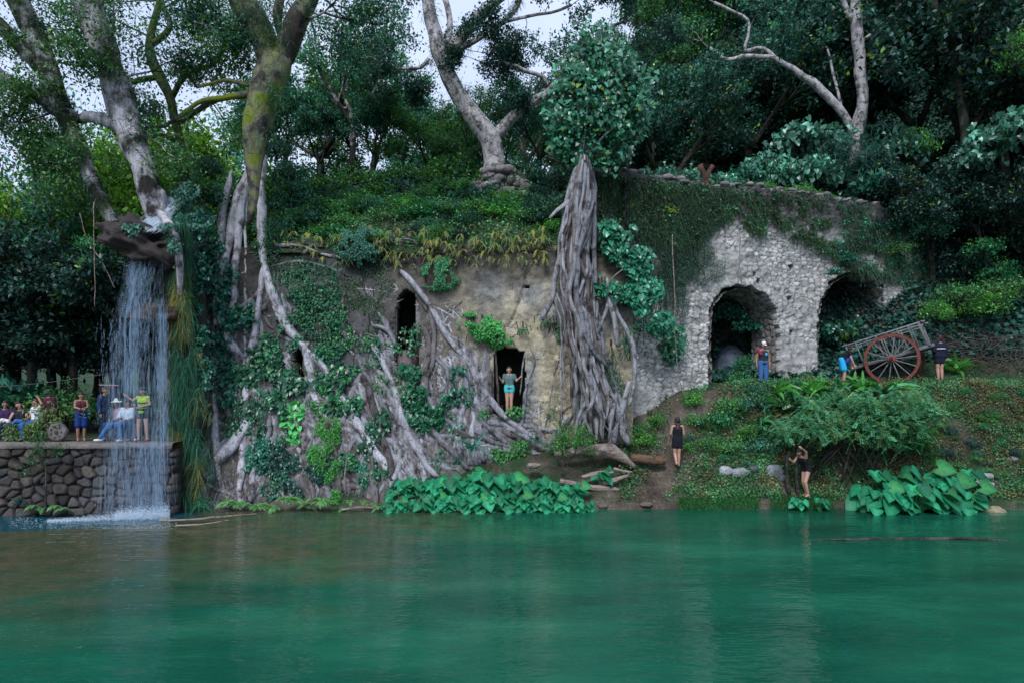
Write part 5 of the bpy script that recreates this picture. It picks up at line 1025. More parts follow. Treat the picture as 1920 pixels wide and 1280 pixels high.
# plants growing on the facade itself
def patch(name, blobs, n, size, tpl, col, label, mat=None, seed=1, dome=.35, surf=S, cat='creeper', hang=.9, wid=1.0, tip=None, thr=-.12, stems=True, fs=30.0):
    R = np.random.default_rng(seed); P = []; root = None
    for (cx, cy, rx, ry) in blobs:
        k = int(n * rx * ry / sum(b[2] * b[3] for b in blobs) * 1.8); a = R.uniform(0, 2 * pi, k); r = np.sqrt(R.random(k)); x = cx + rx * 1.15 * r * np.cos(a); y = cy + ry * 1.15 * r * np.sin(a)
        ok = fbm(P2(x / fs, y / fs, seed), 3, seed) > thr + .6 * (r - .55); x, y, r = x[ok], y[ok], r[ok]
        off = .04 + dome * np.sqrt(np.clip(1 - r ** 2, 0, 1)) * R.uniform(.1, 1, len(x)); P.append(surf(x, y, off))
    P = np.concatenate(P); k = len(P)
    D = R.normal(0, .55, (k, 3)) + A(0, -.5, -hang); Nn = R.normal(0, .45, (k, 3)) + A(0, -.8, .8)
    c = np.asarray(col) * np.exp(.45 * fbm(P * 2.2, 2, seed))[:, None] * np.exp(R.normal(0, .28, (k, 1)))
    if tip is not None: c = np.where(R.random((k, 1)) < .15, tip * np.exp(R.normal(0, .2, (k, 1))), c)
    org = P.mean(0); root = thing(name, org, label, cat); m = MB(); m.leaves(P, D, Nn, size * R.uniform(.55, 1.25, k), tpl, c, wid); m.build('leaves', mat or M_leaf_c, root)
    if stems:
        m = MB()
        for (cx, cy, rx, ry) in blobs:
            for j in range(5):
                x0 = cx + R.uniform(-.6, .6) * rx; y = np.linspace(cy - ry * .9, cy + ry * .9, 9); x = x0 + rx * .3 * fbm(P2(y / 40, j), 2, seed); m.tube(surf(x, y, .06 + 0 * y), .012, 4)
        m.build('stems', M_bark_dark, root)
    return root
C1 = A(.012, .09, .06); C2 = A(.014, .065, .035); C3 = A(.03, .17, .04)
patch('creeper', [(410, 530, 34, 70), (400, 440, 34, 50), (430, 590, 40, 60)], 1500, .17, OVAL, C1, 'broad leaved creeper hanging down beside the upper left roots', M_leaf_g, 1)
patch('creeper', [(395, 660, 40, 60), (420, 740, 26, 40), (385, 620, 30, 50)], 1000, .17, OVAL, C1 * .9, 'teal creeper in the lower left corner beside the hanging grass', M_leaf_g, 2)
patch('creeper', [(480, 660, 45, 34), (465, 700, 26, 24), (510, 700, 24, 30)], 900, .15, HEART, C2, 'dark creeper with lime young leaves left of the narrow slot', M_leaf_g, 3, tip=C3)
patch('creeper', [(548, 720, 44, 26), (520, 760, 22, 26)], 420, .17, HEART, C2 * 1.2, 'dark leaved creeper just below the narrow slot', M_leaf_g, 4)
SL = lambda x, y, off=0: W(x, y, 22.35 - np.asarray(off) - .35 * smooth(500, 950, np.asarray(y)))
patch('creeper', [(372, 430, 22, 50), (375, 520, 20, 60), (372, 620, 18, 70), (380, 720, 20, 60)], 2600, .14, OVAL, C1 * .9, 'long strip of broad leaved creeper between the hanging grass and the curtain roots', M_leaf_g, 41, .5, SL)
patch('creeper', [(320, 400, 30, 34), (345, 370, 34, 30), (236, 432, 26, 22), (322, 470, 18, 26), (375, 400, 26, 26)], 2200, .11, OVAL, TEAL, 'leafy tangle around the lip of the waterfall', M_leaf_c, 42, .6, lambda x, y, off=0: W(x, y, 22.6 - np.asarray(off) - 1.5 * (np.asarray(y) > 418)))
patch('vine', [(548, 768, 22, 22), (552, 805, 12, 18)], 46, .30, OVAL, A(.05, .26, .07), 'vine with large light green leaves under the narrow slot', M_leaf_g, 5, .25, cat='vine', thr=-1)
patch('fern_curtain', [(615, 812, 26, 34), (600, 850, 24, 40), (622, 880, 16, 30), (625, 930, 16, 24)], 3800, .075, RHOMB, A(.03, .17, .025), 'bright feathery green plant hanging in the middle of the roots', M_leaf_c, 6, .5, cat='fern', hang=1.2, fs=14)
patch('creeper', [(640, 715, 44, 34), (620, 750, 26, 24), (665, 760, 24, 20)], 800, .15, HEART, C2, 'dark heart leaved creeper right of the narrow slot', M_leaf_g, 7, tip=C3)
patch('creeper', [(775, 730, 32, 38), (800, 775, 36, 30), (760, 700, 20, 16)], 900, .17, HEART, A(.010, .075, .035), 'dark green heart leaved creeper below the tall window', M_leaf_g, 8)
patch('shrub', [(678, 462, 44, 36)], 4200, .085, RHOMB, TEAL * 1.1, 'rounded shrub rooted at the facade lip left of the tall window', M_leaf_c, 9, .8, cat='shrub', thr=-.12, fs=15)
patch('shrub', [(822, 512, 38, 30), (800, 500, 22, 20)], 2600, .085, RHOMB, A(.03, .14, .06), 'bright feathery shrub on the facade right above the tall window', M_leaf_c, 10, .6, cat='shrub', thr=-.12, fs=15)
patch('shrub', [(905, 615, 36, 28), (935, 625, 30, 24), (880, 605, 20, 18)], 2400, .095, OVAL, A(.035, .20, .045), 'bright green shrub sprouting above the doorway', M_leaf_c, 11, .6, cat='shrub', thr=-.12, fs=15)
patch('shrub', [(1020, 608, 40, 18), (985, 615, 26, 14), (1048, 620, 20, 16)], 1000, .08, RHOMB, A(.03, .10, .035), 'low weeds along the ledge right of the doorway top', M_leaf_c, 12, .3, cat='plant')
patch('creeper', [(585, 540, 50, 40), (560, 580, 40, 34), (620, 590, 34, 28)], 1700, .10, OVAL, C2 * 1.3, 'mixed creeper over the roots on the upper left facade', M_leaf_c, 13, tip=C3)
patch('creeper', [(700, 520, 36, 40), (690, 590, 30, 40), (660, 550, 26, 30)], 1700, .07, RHOMB, A(.03, .075, .03), 'thin ragged creeper left of the tall window', M_leaf_c, 14, .2)
patch('creeper', [(500, 450, 26, 50), (520, 420, 30, 26)], 900, .09, RHOMB, C2, 'small leaved creeper behind the spotted root', M_leaf_c, 15)
patch('creeper', [(560, 640, 40, 26), (610, 650, 34, 26), (520, 620, 20, 26)], 800, .11, OVAL, C1 * .8, 'creeper over the roots above the narrow slot', M_leaf_c, 16, tip=C3)
patch('creeper', [(580, 880, 46, 30), (510, 860, 30, 34), (540, 910, 40, 22)], 1400, .12, OVAL, A(.012, .06, .045), 'dark creeper low on the root curtain', M_leaf_g, 17)
patch('creeper', [(490, 850, 16, 40), (470, 860, 12, 26)], 400, .12, OVAL, C1, 'teal creeper on the bottom left roots', M_leaf_g, 18)
patch('creeper', [(720, 780, 22, 34), (700, 810, 24, 20), (690, 840, 20, 18)], 420, .12, HEART, C2, 'sparse creeper on the broad roots left of the bottom centre', M_leaf_g, 19)
patch('creeper', [(480, 770, 40, 40), (530, 830, 36, 30), (440, 790, 24, 40)], 900, .12, OVAL, C2 * 1.3, 'mixed creeper low on the left roots', M_leaf_g, 43)
patch('creeper', [(650, 650, 60, 30), (600, 610, 40, 24), (700, 660, 30, 26)], 1300, .09, OVAL, C2 * 1.2, 'ragged creeper between the narrow slot and the tall window', M_leaf_c, 44, tip=C3)
patch('creeper', [(670, 900, 40, 26), (760, 860, 34, 20), (720, 880, 30, 20), (830, 860, 30, 20)], 800, .09, OVAL, C2 * 1.3, 'scattered green shoots over the lowest roots', M_leaf_c, 45, tip=C3)
patch('creeper', [(560, 500, 40, 18), (620, 505, 30, 20), (520, 540, 24, 30)], 700, .08, RHOMB, C2 * 1.4, 'small leaved creeper among the roots near the facade lip', M_leaf_c, 46)
R = np.random.default_rng(123)
for k_, (cx_, cy_, w_) in enumerate(((430, 700, 'far left, above the flat root'), (500, 740, 'below the dark creeper at left'), (575, 700, 'just right of the narrow slot'), (520, 900, 'low at the left above the ferns'), (650, 860, 'low in the middle of the curtain'), (730, 720, 'left of the tall window foot'),
        (840, 800, 'right of the heart leaved creeper'), (455, 590, 'between the upper left roots'), (640, 640, 'mid height, left of the window'), (860, 740, 'among the pale root net'), (760, 640, 'at the left jamb of the window'), (600, 760, 'under the slot creeper'), (700, 880, 'low beside the elephant ears'))):
    patch('creeper', [(cx_ + R.uniform(-22, 22), cy_ + R.uniform(-16, 16), R.uniform(10, 26), R.uniform(12, 30)) for _ in range(4)], int(R.uniform(180, 420)), R.uniform(.08, .14), [OVAL, HEART, RHOMB][k_ % 3], [C1, C2 * 1.3, C3 * .8][k_ % 3], 'small creeper on the roots, ' + w_, M_leaf_g, 200 + k_, .25, tip=C3, fs=12)
patch('creeper', [(870, 690, 20, 14), (905, 700, 14, 10)], 120, .14, OVAL, C1, 'small leafy vine left of the doorway', M_leaf_g, 20)
patch('creeper', [(940, 860, 30, 22), (975, 840, 20, 20), (985, 870, 20, 14)], 700, .10, OVAL, A(.03, .13, .03), 'bright weeds at the base below the doorway', M_leaf_c, 21, cat='plant')
patch('creeper', [(1135, 790, 12, 26), (1010, 818, 20, 14)], 260, .12, OVAL, C2, 'dark leaves clinging among the pillar fig feet', M_leaf_g, 22)
patch('creeper', [(960, 770, 30, 12), (910, 776, 16, 10)], 240, .10, OVAL, C3 * .8, 'green shoots at the doorway sill', M_leaf_c, 23, cat='plant')
SB = lambda x, y, off=0: W(x, y, 23.75 - np.asarray(off))
patch('vine', [(1165, 455, 34, 34), (1190, 490, 30, 34), (1150, 430, 26, 20), (1205, 560, 40, 40), (1160, 555, 34, 24), (1130, 540, 18, 22), (1235, 600, 26, 26), (1180, 510, 20, 26)], 1900, .17, HEART, A(.018, .12, .07), 'large leaved vine spreading right from the pillar fig', M_leaf_g, 24, .5, SB, 'vine', thr=-.2)
SA = lambda x, y, off=0: AQ(x, y, np.asarray(off) + .05)
patch('creeper', [(1265, 640, 26, 30), (1250, 660, 20, 20)], 260, .18, OVAL, A(.015, .10, .05), 'pendent leafy branch on the pale wall left of the first arch', M_leaf_g, 25, .4, SA)
patch('creeper', [(1150, 690, 26, 60), (1170, 640, 26, 40), (1190, 620, 30, 30)], 2200, .08, RHOMB, C2, 'dark creeper filling the corner between mill and pale wall', M_leaf_c, 26, .4, SB)
ivb = [(1160, 350, 60, 50), (1210, 420, 80, 80), (1270, 430, 70, 80), (1230, 510, 70, 60), (1290, 500, 60, 40), (1170, 560, 50, 60), (1310, 400, 60, 50), (1260, 560, 40, 34)]
ivy = patch('ivy', ivb, 26000, .055, RHOMB, A(.012, .045, .024), 'small leaved ivy blanketing the left part of the aqueduct wall', M_leaf_c, 27, .16, SA, 'ivy', thr=-.18, fs=45)
patch('fern_row', [(1205, 388, 26, 8), (1245, 395, 24, 9)], 300, .10, RHOMB, A(.10, .17, .015), 'yellow green ferns in the ivy on the aqueduct wall', M_leaf_c, 28, .2, SA, 'fern')
# grass and moss trailing over the wall top: nobody could count it
R = np.random.default_rng(5); m = MB(); k = 40000; x = R.uniform(1120, 1740, k); top = np.interp(x, [1120, 1330, 1520, 1640, 1740], [326, 350, 362, 386, 430]); low = np.interp(x, [1120, 1330, 1400, 1500, 1570, 1640, 1740], [440, 470, 442, 448, 500, 520, 560])
y = top + (low - top) * R.random(k) ** .9; ok = fbm(P2(x / 30, y / 20), 3, 8) > -.12 + .5 * ((y - top) / (low - top) - .55) + np.where(x < 1340, -.1, 0)
ok &= ~((y - top < 34) & (fbm(P2(x / 12, y / 9), 2, 4) > .02) & (x > 1330)); x, y = x[ok], y[ok]; k = len(x)
P = AQ(x, y, .06 + .12 * R.random(k)); D = np.stack([R.normal(0, .35, k), -np.abs(R.normal(.5, .3, k)), R.normal(-.4, .5, k)], -1)
c = A(.018, .045, .024) * np.exp(R.normal(0, .35, (k, 1))) * np.exp(1.2 * fbm(P * 1.6, 3, 3))[:, None]; c = np.where(R.random((k, 1)) < .16, A(.075, .075, .02) * R.uniform(.5, 1.2, (k, 1)), c)
pick = R.random(k) < .55; m.blades(P[pick], D[pick], R.uniform(.10, .36, pick.sum()), .006, R.uniform(.5, 1.2, pick.sum()), c[pick], 3)
q_ = ~pick; D2 = R.normal(0, .6, (q_.sum(), 3)) + A(0, -.5, -.7); m.leaves(P[q_] + R.normal(0, .04, (q_.sum(), 3)), D2, R.normal(0, .5, (q_.sum(), 3)) + A(0, -.8, .7), R.uniform(.05, .13, q_.sum()), OVAL, np.where(x[q_][:, None] > 1560, A(.016, .085, .055), A(.02, .075, .032)) * np.exp(R.normal(0, .45, (q_.sum(), 1))) * np.exp(1.2 * fbm(P[q_] * 1.6, 3, 33))[:, None], 1.1); tag(m.build('trailing_grass', M_grass), 'dark trailing grass and moss over the top of the aqueduct wall', 'grass', kind='stuff')

# the tall curtain of hanging grass right of the waterfall
hg = thing('hanging_grass', W(350, 940, 21.6), 'long curtain of hanging grass, green above and straw yellow below, right of the waterfall', 'grass'); m = MB(); R = np.random.default_rng(6)
k = 19000; y = R.uniform(415, 950, k) ** 1.0; cxg = np.interp(y, [415, 500, 600, 700, 800, 950], [336, 338, 342, 346, 348, 355]); hwg = np.interp(y, [415, 500, 560, 640, 700, 800, 950], [16, 18, 10, 14, 28, 38, 44])
x = cxg + hwg * R.normal(0, .5, k); yl = fbm(P2(x / 12, y / 60), 3, 5); g = smooth(.0, .28, yl + np.interp(y, [415, 520, 560, 640, 700, 860, 950], [-.6, -.4, .05, .15, -.1, .06, -.2]))
keepg = fbm(P2(x / 16, y / 26), 2, 9) > -.08; x, y, g = x[keepg], y[keepg], g[keepg]; k = len(x)
P = W(x, y - 14, 21.85 - R.uniform(0, .35, k) - .3 * smooth(600, 900, y)); D = np.stack([R.normal(0, .55, k), -np.abs(R.normal(.35, .3, k)), R.normal(.05, .6, k)], -1)
c = (A(.018, .085, .05)[None] * (1 - g[:, None]) + A(.19, .16, .035)[None] * g[:, None]) * np.exp(R.normal(0, .45, (k, 1)))
m.blades(P, D, R.uniform(.15, .48, k), R.uniform(.004, .010, k), R.uniform(.8, 1.7, k), c, 5); m.build('blades', M_grass, hg)
for k_, (px, py, Y, n, L, col, lab) in enumerate(((375, 945, 21.2, 90, .8, A(.03, .15, .08), 'arching blue green grass tuft at the foot of the hanging grass'), (310, 985, 19.6, 40, .4, A(.10, .16, .04), 'small yellowish tuft standing in the shallows'), (885, 842, 22.6, 46, .95, A(.02, .10, .075), 'spiky blue green yucca with drooping strap leaves on the root slope'),
        (860, 865, 22.4, 26, .55, A(.02, .085, .06), 'smaller spiky plant at the foot of the yucca'), (325, 440, 21.6, 60, .5, A(.03, .14, .09), 'strap leaved tuft hanging beside the boulder'), (350, 560, 21.5, 50, .45, A(.05, .16, .07), 'strap leaved tuft half way up the hanging grass'), (35, 940, 20.3, 60, .35, A(.012, .045, .04), 'dark tuft at the foot of the retaining wall, far left'))):
    R = np.random.default_rng(k_ + 50); p = W(px, py, Y); D = R.normal(0, .7, (n, 3)) + A(0, -.15, .75); m = MB(); m.blades(np.tile(p, (n, 1)) + R.normal(0, .06, (n, 3)), D, R.uniform(.6, 1.1, n) * L, .022 if 'yucca' in lab or 'spiky' in lab else .012, R.uniform(.4, 1.1, n) if k_ != 2 else R.uniform(.1, .9, n), col * np.exp(R.normal(0, .3, (n, 1))), 5)
    tag(m.build('grass_tuft' if 'uft' in lab else 'yucca', M_leaf_g if 'spiky' in lab else M_grass, None, p), lab, 'grass' if 'uft' in lab else 'yucca')
# ferns on the waterline
R = np.random.default_rng(14)
for k in range(17):
    px = 425 + k * 18 + R.uniform(-5, 5); py = 948 + R.uniform(-12, 6); FN_g.put(W(px, py, 21.1 + R.uniform(-.1, .2)), R.uniform(.65, 1.0) * (.6 if px > 620 else 1), uniq('light green fern on the waterline ' + seg(px, [(0, 'left of the root foot'), (500, 'below the root curtain'), (600, 'near the stranded plank')])), 'light green ferns along the waterline')
for k, px in enumerate((60, 78, 102, 118)): FN_g.put(W(px, 950 + k % 2 * 4, 20.25), .55, uniq('small bright fern at the foot of the retaining wall'), 'ferns below the retaining wall')

# elephant ears
def ear_proto(seed, n, hmax, rad):
    R = np.random.default_rng(seed); root = thing('elephant_ear_plant', (0, 0, 0), '', 'plant'); m = MB(); P = []; D = []; Nn = []; sz = []; C = []
    for k in range(n):
        a = R.uniform(-pi - .35, .35); h = hmax * R.uniform(.2, 1.0); r = rad * R.uniform(.3, 1.0); e = A(cos(a) * r, sin(a) * r, h); b = R.normal(0, .05, 3) * A(1, 1, 0)
        m.tube(spline([b + A(0, 0, -.2), b + (e - b) * A(.35, .35, .7), e], .12), .011, 5, (.05, .16, .05)); out = A(cos(a), sin(a) - .35, 0)
        P.append(e); D.append(nrm(out * .9 + A(0, 0, -.8 * R.uniform(.2, 1.5)))); Nn.append(nrm(A(0, -.6, .8) + out * .45 + R.normal(0, .28, 3))); sz.append(R.uniform(.22, .46)); C.append(EMER * np.exp(R.normal(0, .32)) * (A(1.5, 1.15, .7) if R.random() < .12 else 1))
    m.build('stalks', M_grass, root); m = MB(); P, D, Nn, sz, C = map(np.array, (P, D, Nn, sz, C)); m.leaves(P, D, Nn, sz, HEART, C, 1.22)
    cc_ = np.array(m.c[-1]).reshape(-1, 16, 3); cc_[:, [0, 14, 15]] = cc_[:, [0, 14, 15]] * A(2.6, 1.55, 1.5); cc_[:, 1:8] *= .82; cc_[:, 8:14] *= .95; m.c[-1] = cc_.reshape(-1, 3)
    m.build('leaves', M_ear, root); return root
M_ear = leaf_mat('elephant_ear_leaf', .5, .25, .25, .2)
EARS = [Kind(ear_proto(200 + k, 12, .75, .45)) for k in range(4)]; R = np.random.default_rng(15)
for k in range(42):
    f = (k % 21) / 20.0; back = k >= 21; px = (722 + f * 375 + R.uniform(-6, 6)) if not back else (745 + f * 330 + R.uniform(-6, 6)); Y = 21.05 + R.uniform(0, .25) if not back else 21.75 + R.uniform(0, .4)
    zb = max(0.0, float(ground_z((px - 960) * Y / F, Y, False))) - .05; edge = 1 - .35 * abs(f - .5) * 2
    pos = ('back' if back else 'front') + ' row elephant ear plant ' + seg(px, [(0, 'at the left end of the long clump'), (800, 'left of the middle of the long clump'), (880, 'in the middle of the long clump'), (960, 'right of the middle of the long clump'), (1040, 'at the right end of the long clump')])
    EARS[k % 4].put(A((px - 960) * Y / F, Y, zb), (R.uniform(.85, 1.1) * (1.15 if back else .85)) * edge, uniq(pos), 'elephant ear plants in the long clump below the doorway', R.uniform(-.5, .5))
for k in range(15):
    px = 1640 + (k % 5) * 42 + R.uniform(-8, 8); Y = 21.1 + (k // 5) * .4; zb = max(0, float(ground_z((px - 960) * Y / F, Y, False))) - .05
    EARS[(k + 1) % 4].put(A((px - 960) * Y / F, Y, zb), R.uniform(1.05, 1.35), uniq(['front', 'middle', 'rear'][k // 5] + ' elephant ear plant in the clump at the right bank'), 'elephant ear plants in the clump at the right bank', R.uniform(-.5, .5))
EARS[0].put(W(1128, 905, 22.3), .7, 'lone small elephant ear plant beside the driftwood', rz=.2); EARS[2].put(W(1500, 952, 21.4), .55, 'small elephant ear plant below the woman under the shrub', rz=-.2); EARS[3].put(W(1535, 955, 21.4), .5, 'small elephant ear plant just right of the one below the woman', rz=.1)

# broad strap leaved plants on the terrace edge
def canna_proto(seed, n, L, col):
    R = np.random.default_rng(seed); root = thing('broad_leaved_plant', (0, 0, 0), '', 'plant'); D = R.normal(0, .75, (n, 3)); D[:, 2] = R.uniform(.3, 1.4, n); m = MB()
    m.blades(R.normal(0, .05, (n, 3)), D, R.uniform(.6, 1.1, n) * L, .06, R.uniform(.3, .9, n), col * np.exp(R.normal(0, .3, (n, 1))), 6); m.build('leaves', M_leaf_g, root)
    m = MB(); 
    for k in range(4): m.tube(A(*[(0, 0, -.1), (.03 * k - .05, .03, .2)]).reshape(-1, 3), .02, 6, (.05, .12, .03))
    m.build('stalks', M_grass, root); return root
CN = [Kind(canna_proto(300, 16, .8, A(.045, .19, .03))), Kind(canna_proto(301, 13, .95, A(.02, .11, .04)))]; R = np.random.default_rng(16)
for k, (px, py, Y, w) in enumerate(((1455, 745, 24.5, 0), (1485, 748, 24.4, 1), (1515, 742, 24.4, 0), (1540, 735, 24.6, 0), (1570, 738, 24.5, 1), (1600, 730, 24.6, 0), (1618, 738, 24.5, 0), (1645, 742, 24.4, 1), (1670, 740, 24.4, 0), (1700, 770, 23.9, 1), (1715, 810, 23.4, 1), (1725, 830, 23.2, 0), (1470, 770, 24.0, 1), (1560, 765, 24.0, 1), (1785, 700, 25.4, 0), (1690, 850, 23.0, 1), (1420, 800, 23.6, 1), (1640, 850, 23.0, 1))):
    CN[w].put(on_bank(px, py) + A(0, -.25, .12), R.uniform(1.2, 1.6), uniq(['light', 'dark'][w] + ' green broad leaved plant ' + seg(px, [(0, 'below the pier between the arches'), (1500, 'in front of the second arch'), (1590, 'in front of the cart wheel'), (1660, 'on the bank right of the feathery shrub')])), 'broad leaved plants on the terrace edge')

# feathery shrub over the woman at the water
fsb = thing('feathery_shrub', W(1500, 925, 22.2), 'wide feathery shrub with thin drooping leaves overhanging the bank at right', 'shrub'); m = MB(); R = np.random.default_rng(17); tips = []
for k in range(16):
    b = W(R.choice([1482, 1496, 1504, 1580, 1612, 1650]) + R.uniform(-5, 5), 925 - (k % 3) * 12, 22.3 + R.uniform(-.2, .3)); e = W(R.uniform(1445, 1725), R.uniform(760, 820), 22.6 + R.uniform(-.6, .6))
    s = spline([b, (b + e) / 2 + A(R.uniform(-.2, .2), 0, .25), e], .2); m.tube(s, np.linspace(.04, .015, len(s)), 6)
    for j in range(4): grow(m, tips, s[R.integers(len(s) // 2, len(s))], A(R.normal(0, 1), R.normal(0, .5), .15), R.uniform(.6, 1.1), .013, 2, R, .0, .7, (2, 4))
m.build('stems', M_bark_dark, fsb); tips = np.array(tips)
px_ = 960 + tips[:, 0] / tips[:, 1] * F; py_ = HY - (tips[:, 2] - HC) / tips[:, 1] * F; lowb = np.interp(px_, [1400, 1450, 1550, 1700, 1760], [822, 812, 815, 825, 795]); tips = tips[(py_ > 728) & (py_ < lowb) & (px_ > 1405) & (px_ < 1760)]
nt_ = len(tips); ns = max(2, int(2600 / max(1, nt_)) + 1); fr_p = np.repeat(tips, ns, 0) + R.normal(0, .10, (nt_ * ns, 3)); nf = len(fr_p); dt = nrm(R.normal(0, .7, (nf, 3)) * A(1, .7, .4) + A(0, -.2, -.28)); npn = 15; m = MB(); cf = (A(.05, .165, .085) * np.exp(R.normal(0, .35, (nf, 1)))); cf = np.where(R.random((nf, 1)) < .1, A(.10, .14, .04), cf)
tt_ = np.linspace(.05, 1, npn); Lf_ = R.uniform(.18, .42, nf); Pf = fr_p[:, None] + dt[:, None] * (Lf_[:, None] * tt_)[..., None] - A(0, 0, 1) * (.25 * Lf_[:, None] * tt_ ** 2)[..., None]; sdv = nrm(np.cross(dt, A(0, 0, 1)))
for sg in (-1, 1):
    Df = (sdv * sg + dt * .5)[:, None] + 0 * Pf; m.leaves(Pf.reshape(-1, 3), Df.reshape(-1, 3), np.tile(A(0, -.4, 1), (nf * npn, 1)) + R.normal(0, .3, (nf * npn, 3)), R.uniform(.045, .09, nf * npn), RHOMB, np.repeat(cf, npn, 0), .55)
m.build('leaves', M_grass, fsb)
for k, (px, lab) in enumerate(((1576, 'cut stub of a dead banana stem on the left under the feathery shrub'), (1592, 'taller cut banana stem under the feathery shrub'), (1586, 'thin dead banana stem between the other two'))):
    m = MB(); limb(m, [(px, 908 - k * 6, 4 - k), (px - 2, 885, 4 - k * .6), (px + 1, 868 + k * 5, 3)], 22.7, .05, .01, k, 8); tag(m.build('dead_stem', plain_mat('straw', .9, .2, .4, 20), None, W(px, 905, 22.7)), lab, 'stem')
for px, py, ptop, lab in ((1497, 935, 835, 'thin reddish stem rising at the left of the woman under the shrub'), (1478, 925, 845, 'thin grey stem at the left end under the feathery shrub')):
    logthing('sapling', [(px, py, 4), (px - 3, (py + ptop) / 2, 3.5), (px + 2, ptop, 3)], 22.0, lab, M_bark_dark, 7, cat='sapling')
def sapling(px, py, Y, htop, seed, label, col, per, dirx=0, leafy=True, cat='sapling', n=6):
    R = np.random.default_rng(seed); root = thing('sapling', W(px, py, Y), label, cat); m = MB(); e = W(px + dirx, htop, Y); b = W(px, py, Y); s = spline([b, (b + e) / 2 + R.normal(0, .06, 3), e], .15); m.tube(s, np.linspace(.035, .014, len(s)), 7); tips = []
    for j in range(n): i = R.integers(len(s) // 2, len(s)); grow(m, tips, s[i], A(R.normal(0, 1), R.normal(0, .5), .8), R.uniform(.35, .6), .008, 2, R, .05, .6, (2, 3))
    m.build('trunk', M_bark_pale if not leafy else M_bark_dark, root)
    if leafy: m = MB(); leafcloud(m, np.array(tips), per, .07, .09, col, R, wid=.6); m.build('leaves', M_leaf, root)
    return root
sapling(1056, 892, 22.0, 770, 1, 'slim nearly leafless sapling at the back of the long elephant ear clump', GREEN, 1, -6, True)
sapling(1070, 860, 22.3, 838, 2, 'little bright leafy sapling right of the slim bare one', BRIGHT, 8, 12, n=8)
sapling(85, 962, 20.15, 858, 3, 'young tree against the retaining wall', GREEN, 3, 0)
sapling(118, 828, 20.9, 770, 4, 'thin forked bare sapling on the walkway beside the round stone', GREEN, 1, 6, n=4)

# grass and weeds nobody could count
R = np.random.default_rng(18); m = MB()
def onground(n, x0, x1, y0, y1, dens=None):
    Y = R.uniform(y0, y1, n); px = R.uniform(x0, x1, n); X = (px - 960) * Y / F; z = ground_z(X, Y); ok = z > .03
    pc = np.interp(Y, [21.3, 22.2, 23.5, 24.6], [3.9, 4.6, 5.6, 6.2]); bare = np.exp(-((X - pc) / 1.0) ** 2); ok &= R.random(n) > bare * 1.05
    ok &= fbm(P2(X * .9, Y * .9), 3, 77) + np.where(px > 1690, .25, 0) > (-.1 if dens is None else dens) + R.normal(0, .08, n)
    return np.stack([X, Y, z], -1)[ok]
P = onground(42000, 700, 1960, 21.4, 26.5); k = len(P); D = R.normal(0, .5, (k, 3)) + A(0, 0, 1)
c = A(.03, .10, .03) * np.exp(.6 * fbm(P * .8, 3, 5))[:, None] * np.exp(R.normal(0, .3, (k, 1))); c = np.where(fbm(P2(P[:, 0] * .6, P[:, 1] * .6), 2, 91)[:, None] > .12, c * A(2.4, 1.5, .8), c)
m.blades(P, D, R.uniform(.05, .16, k), .004, R.uniform(.2, .9, k), c, 2); tag(m.build('grass', M_grass), 'short patchy grass on the bank and terrace', 'grass', kind='stuff')
m = MB(); P = onground(110000, 1160, 1990, 21.8, 25.4, -.26); k = len(P); P[:, 2] += np.abs(R.normal(0, .09, k)) * (1 + 2 * np.clip(fbm(P * 1.1, 2, 66), 0, 1)); gm = smooth(-.1, .25, fbm(P * 1.3, 3, 88) + .28 - .24 * (P[:, 0] > 12.5))[:, None]; c = (A(.03, .11, .042) * gm + A(.058, .070, .028) * (1 - gm)) * np.exp(1.0 * fbm(P * 1.4, 3, 15))[:, None] * np.exp(R.normal(0, .35, (k, 1))); c = np.where(R.random((k, 1)) < .06, A(.16, .12, .04), c)
m.leaves(P, R.normal(0, 1, (k, 3)), R.normal(0, .4, (k, 3)) + A(0, -.5, 1), R.uniform(.03, .11, k), RHOMB, c, 1.1); tag(m.build('weeds', M_leaf_c), 'leafy weeds matting the right bank', 'weeds', kind='stuff')
m = MB(); P = onground(60000, 1150, 2000, 26.5, 40, -.6); P = P[P[:, 0] > 3]; P2_ = onground(9000, 300, 1150, 26.6, 34, -.5); P = np.concatenate([P, P2_]); k = len(P); P[:, 2] += R.uniform(0, .3, k)
c = DTEAL * 1.2 * np.exp(.7 * fbm(P * .6, 3, 25))[:, None] * np.exp(R.normal(0, .4, (k, 1))); m.leaves(P, R.normal(0, 1, (k, 3)), R.normal(0, .5, (k, 3)) + A(0, -.6, 1), R.uniform(.1, .3, k), OVAL, c, 1.1); tag(m.build('undergrowth', M_leaf_c), 'dark leafy undergrowth on the hillside', 'undergrowth', kind='stuff')
k = 9000; px = R.uniform(480, 1080, k); t = R.random(k); P = mound(px, t, .05 + R.uniform(0, .25, k)); m = MB(); c = GREEN * np.exp(.6 * fbm(P * 1.2, 3, 35))[:, None] * np.exp(R.normal(0, .4, (k, 1)))
m.leaves(P, R.normal(0, 1, (k, 3)), R.normal(0, .4, (k, 3)) + A(0, -.7, 1), R.uniform(.05, .14, k), OVAL, c, 1.0); tag(m.build('slope_weeds', M_leaf_c), 'weeds covering the slope above the facade', 'weeds', kind='stuff')
k = 170; Yl = R.uniform(21.8, 23.6, k); Xl = np.interp(Yl, [21.3, 22.2, 23.5, 24.6], [3.9, 4.6, 5.6, 6.2]) + R.normal(0, .7, k); P = np.stack([Xl, Yl, ground_z(Xl, Yl) + .012], -1); m = MB(); m.leaves(P, R.normal(0, 1, (k, 3)) * A(1, 1, .1), R.normal(0, .15, (k, 3)) + A(0, 0, 1), R.uniform(.03, .09, k), OVAL, np.where(R.random((k, 1)) < .3, A(.35, .27, .03), A(.12, .08, .04)), 1.2)
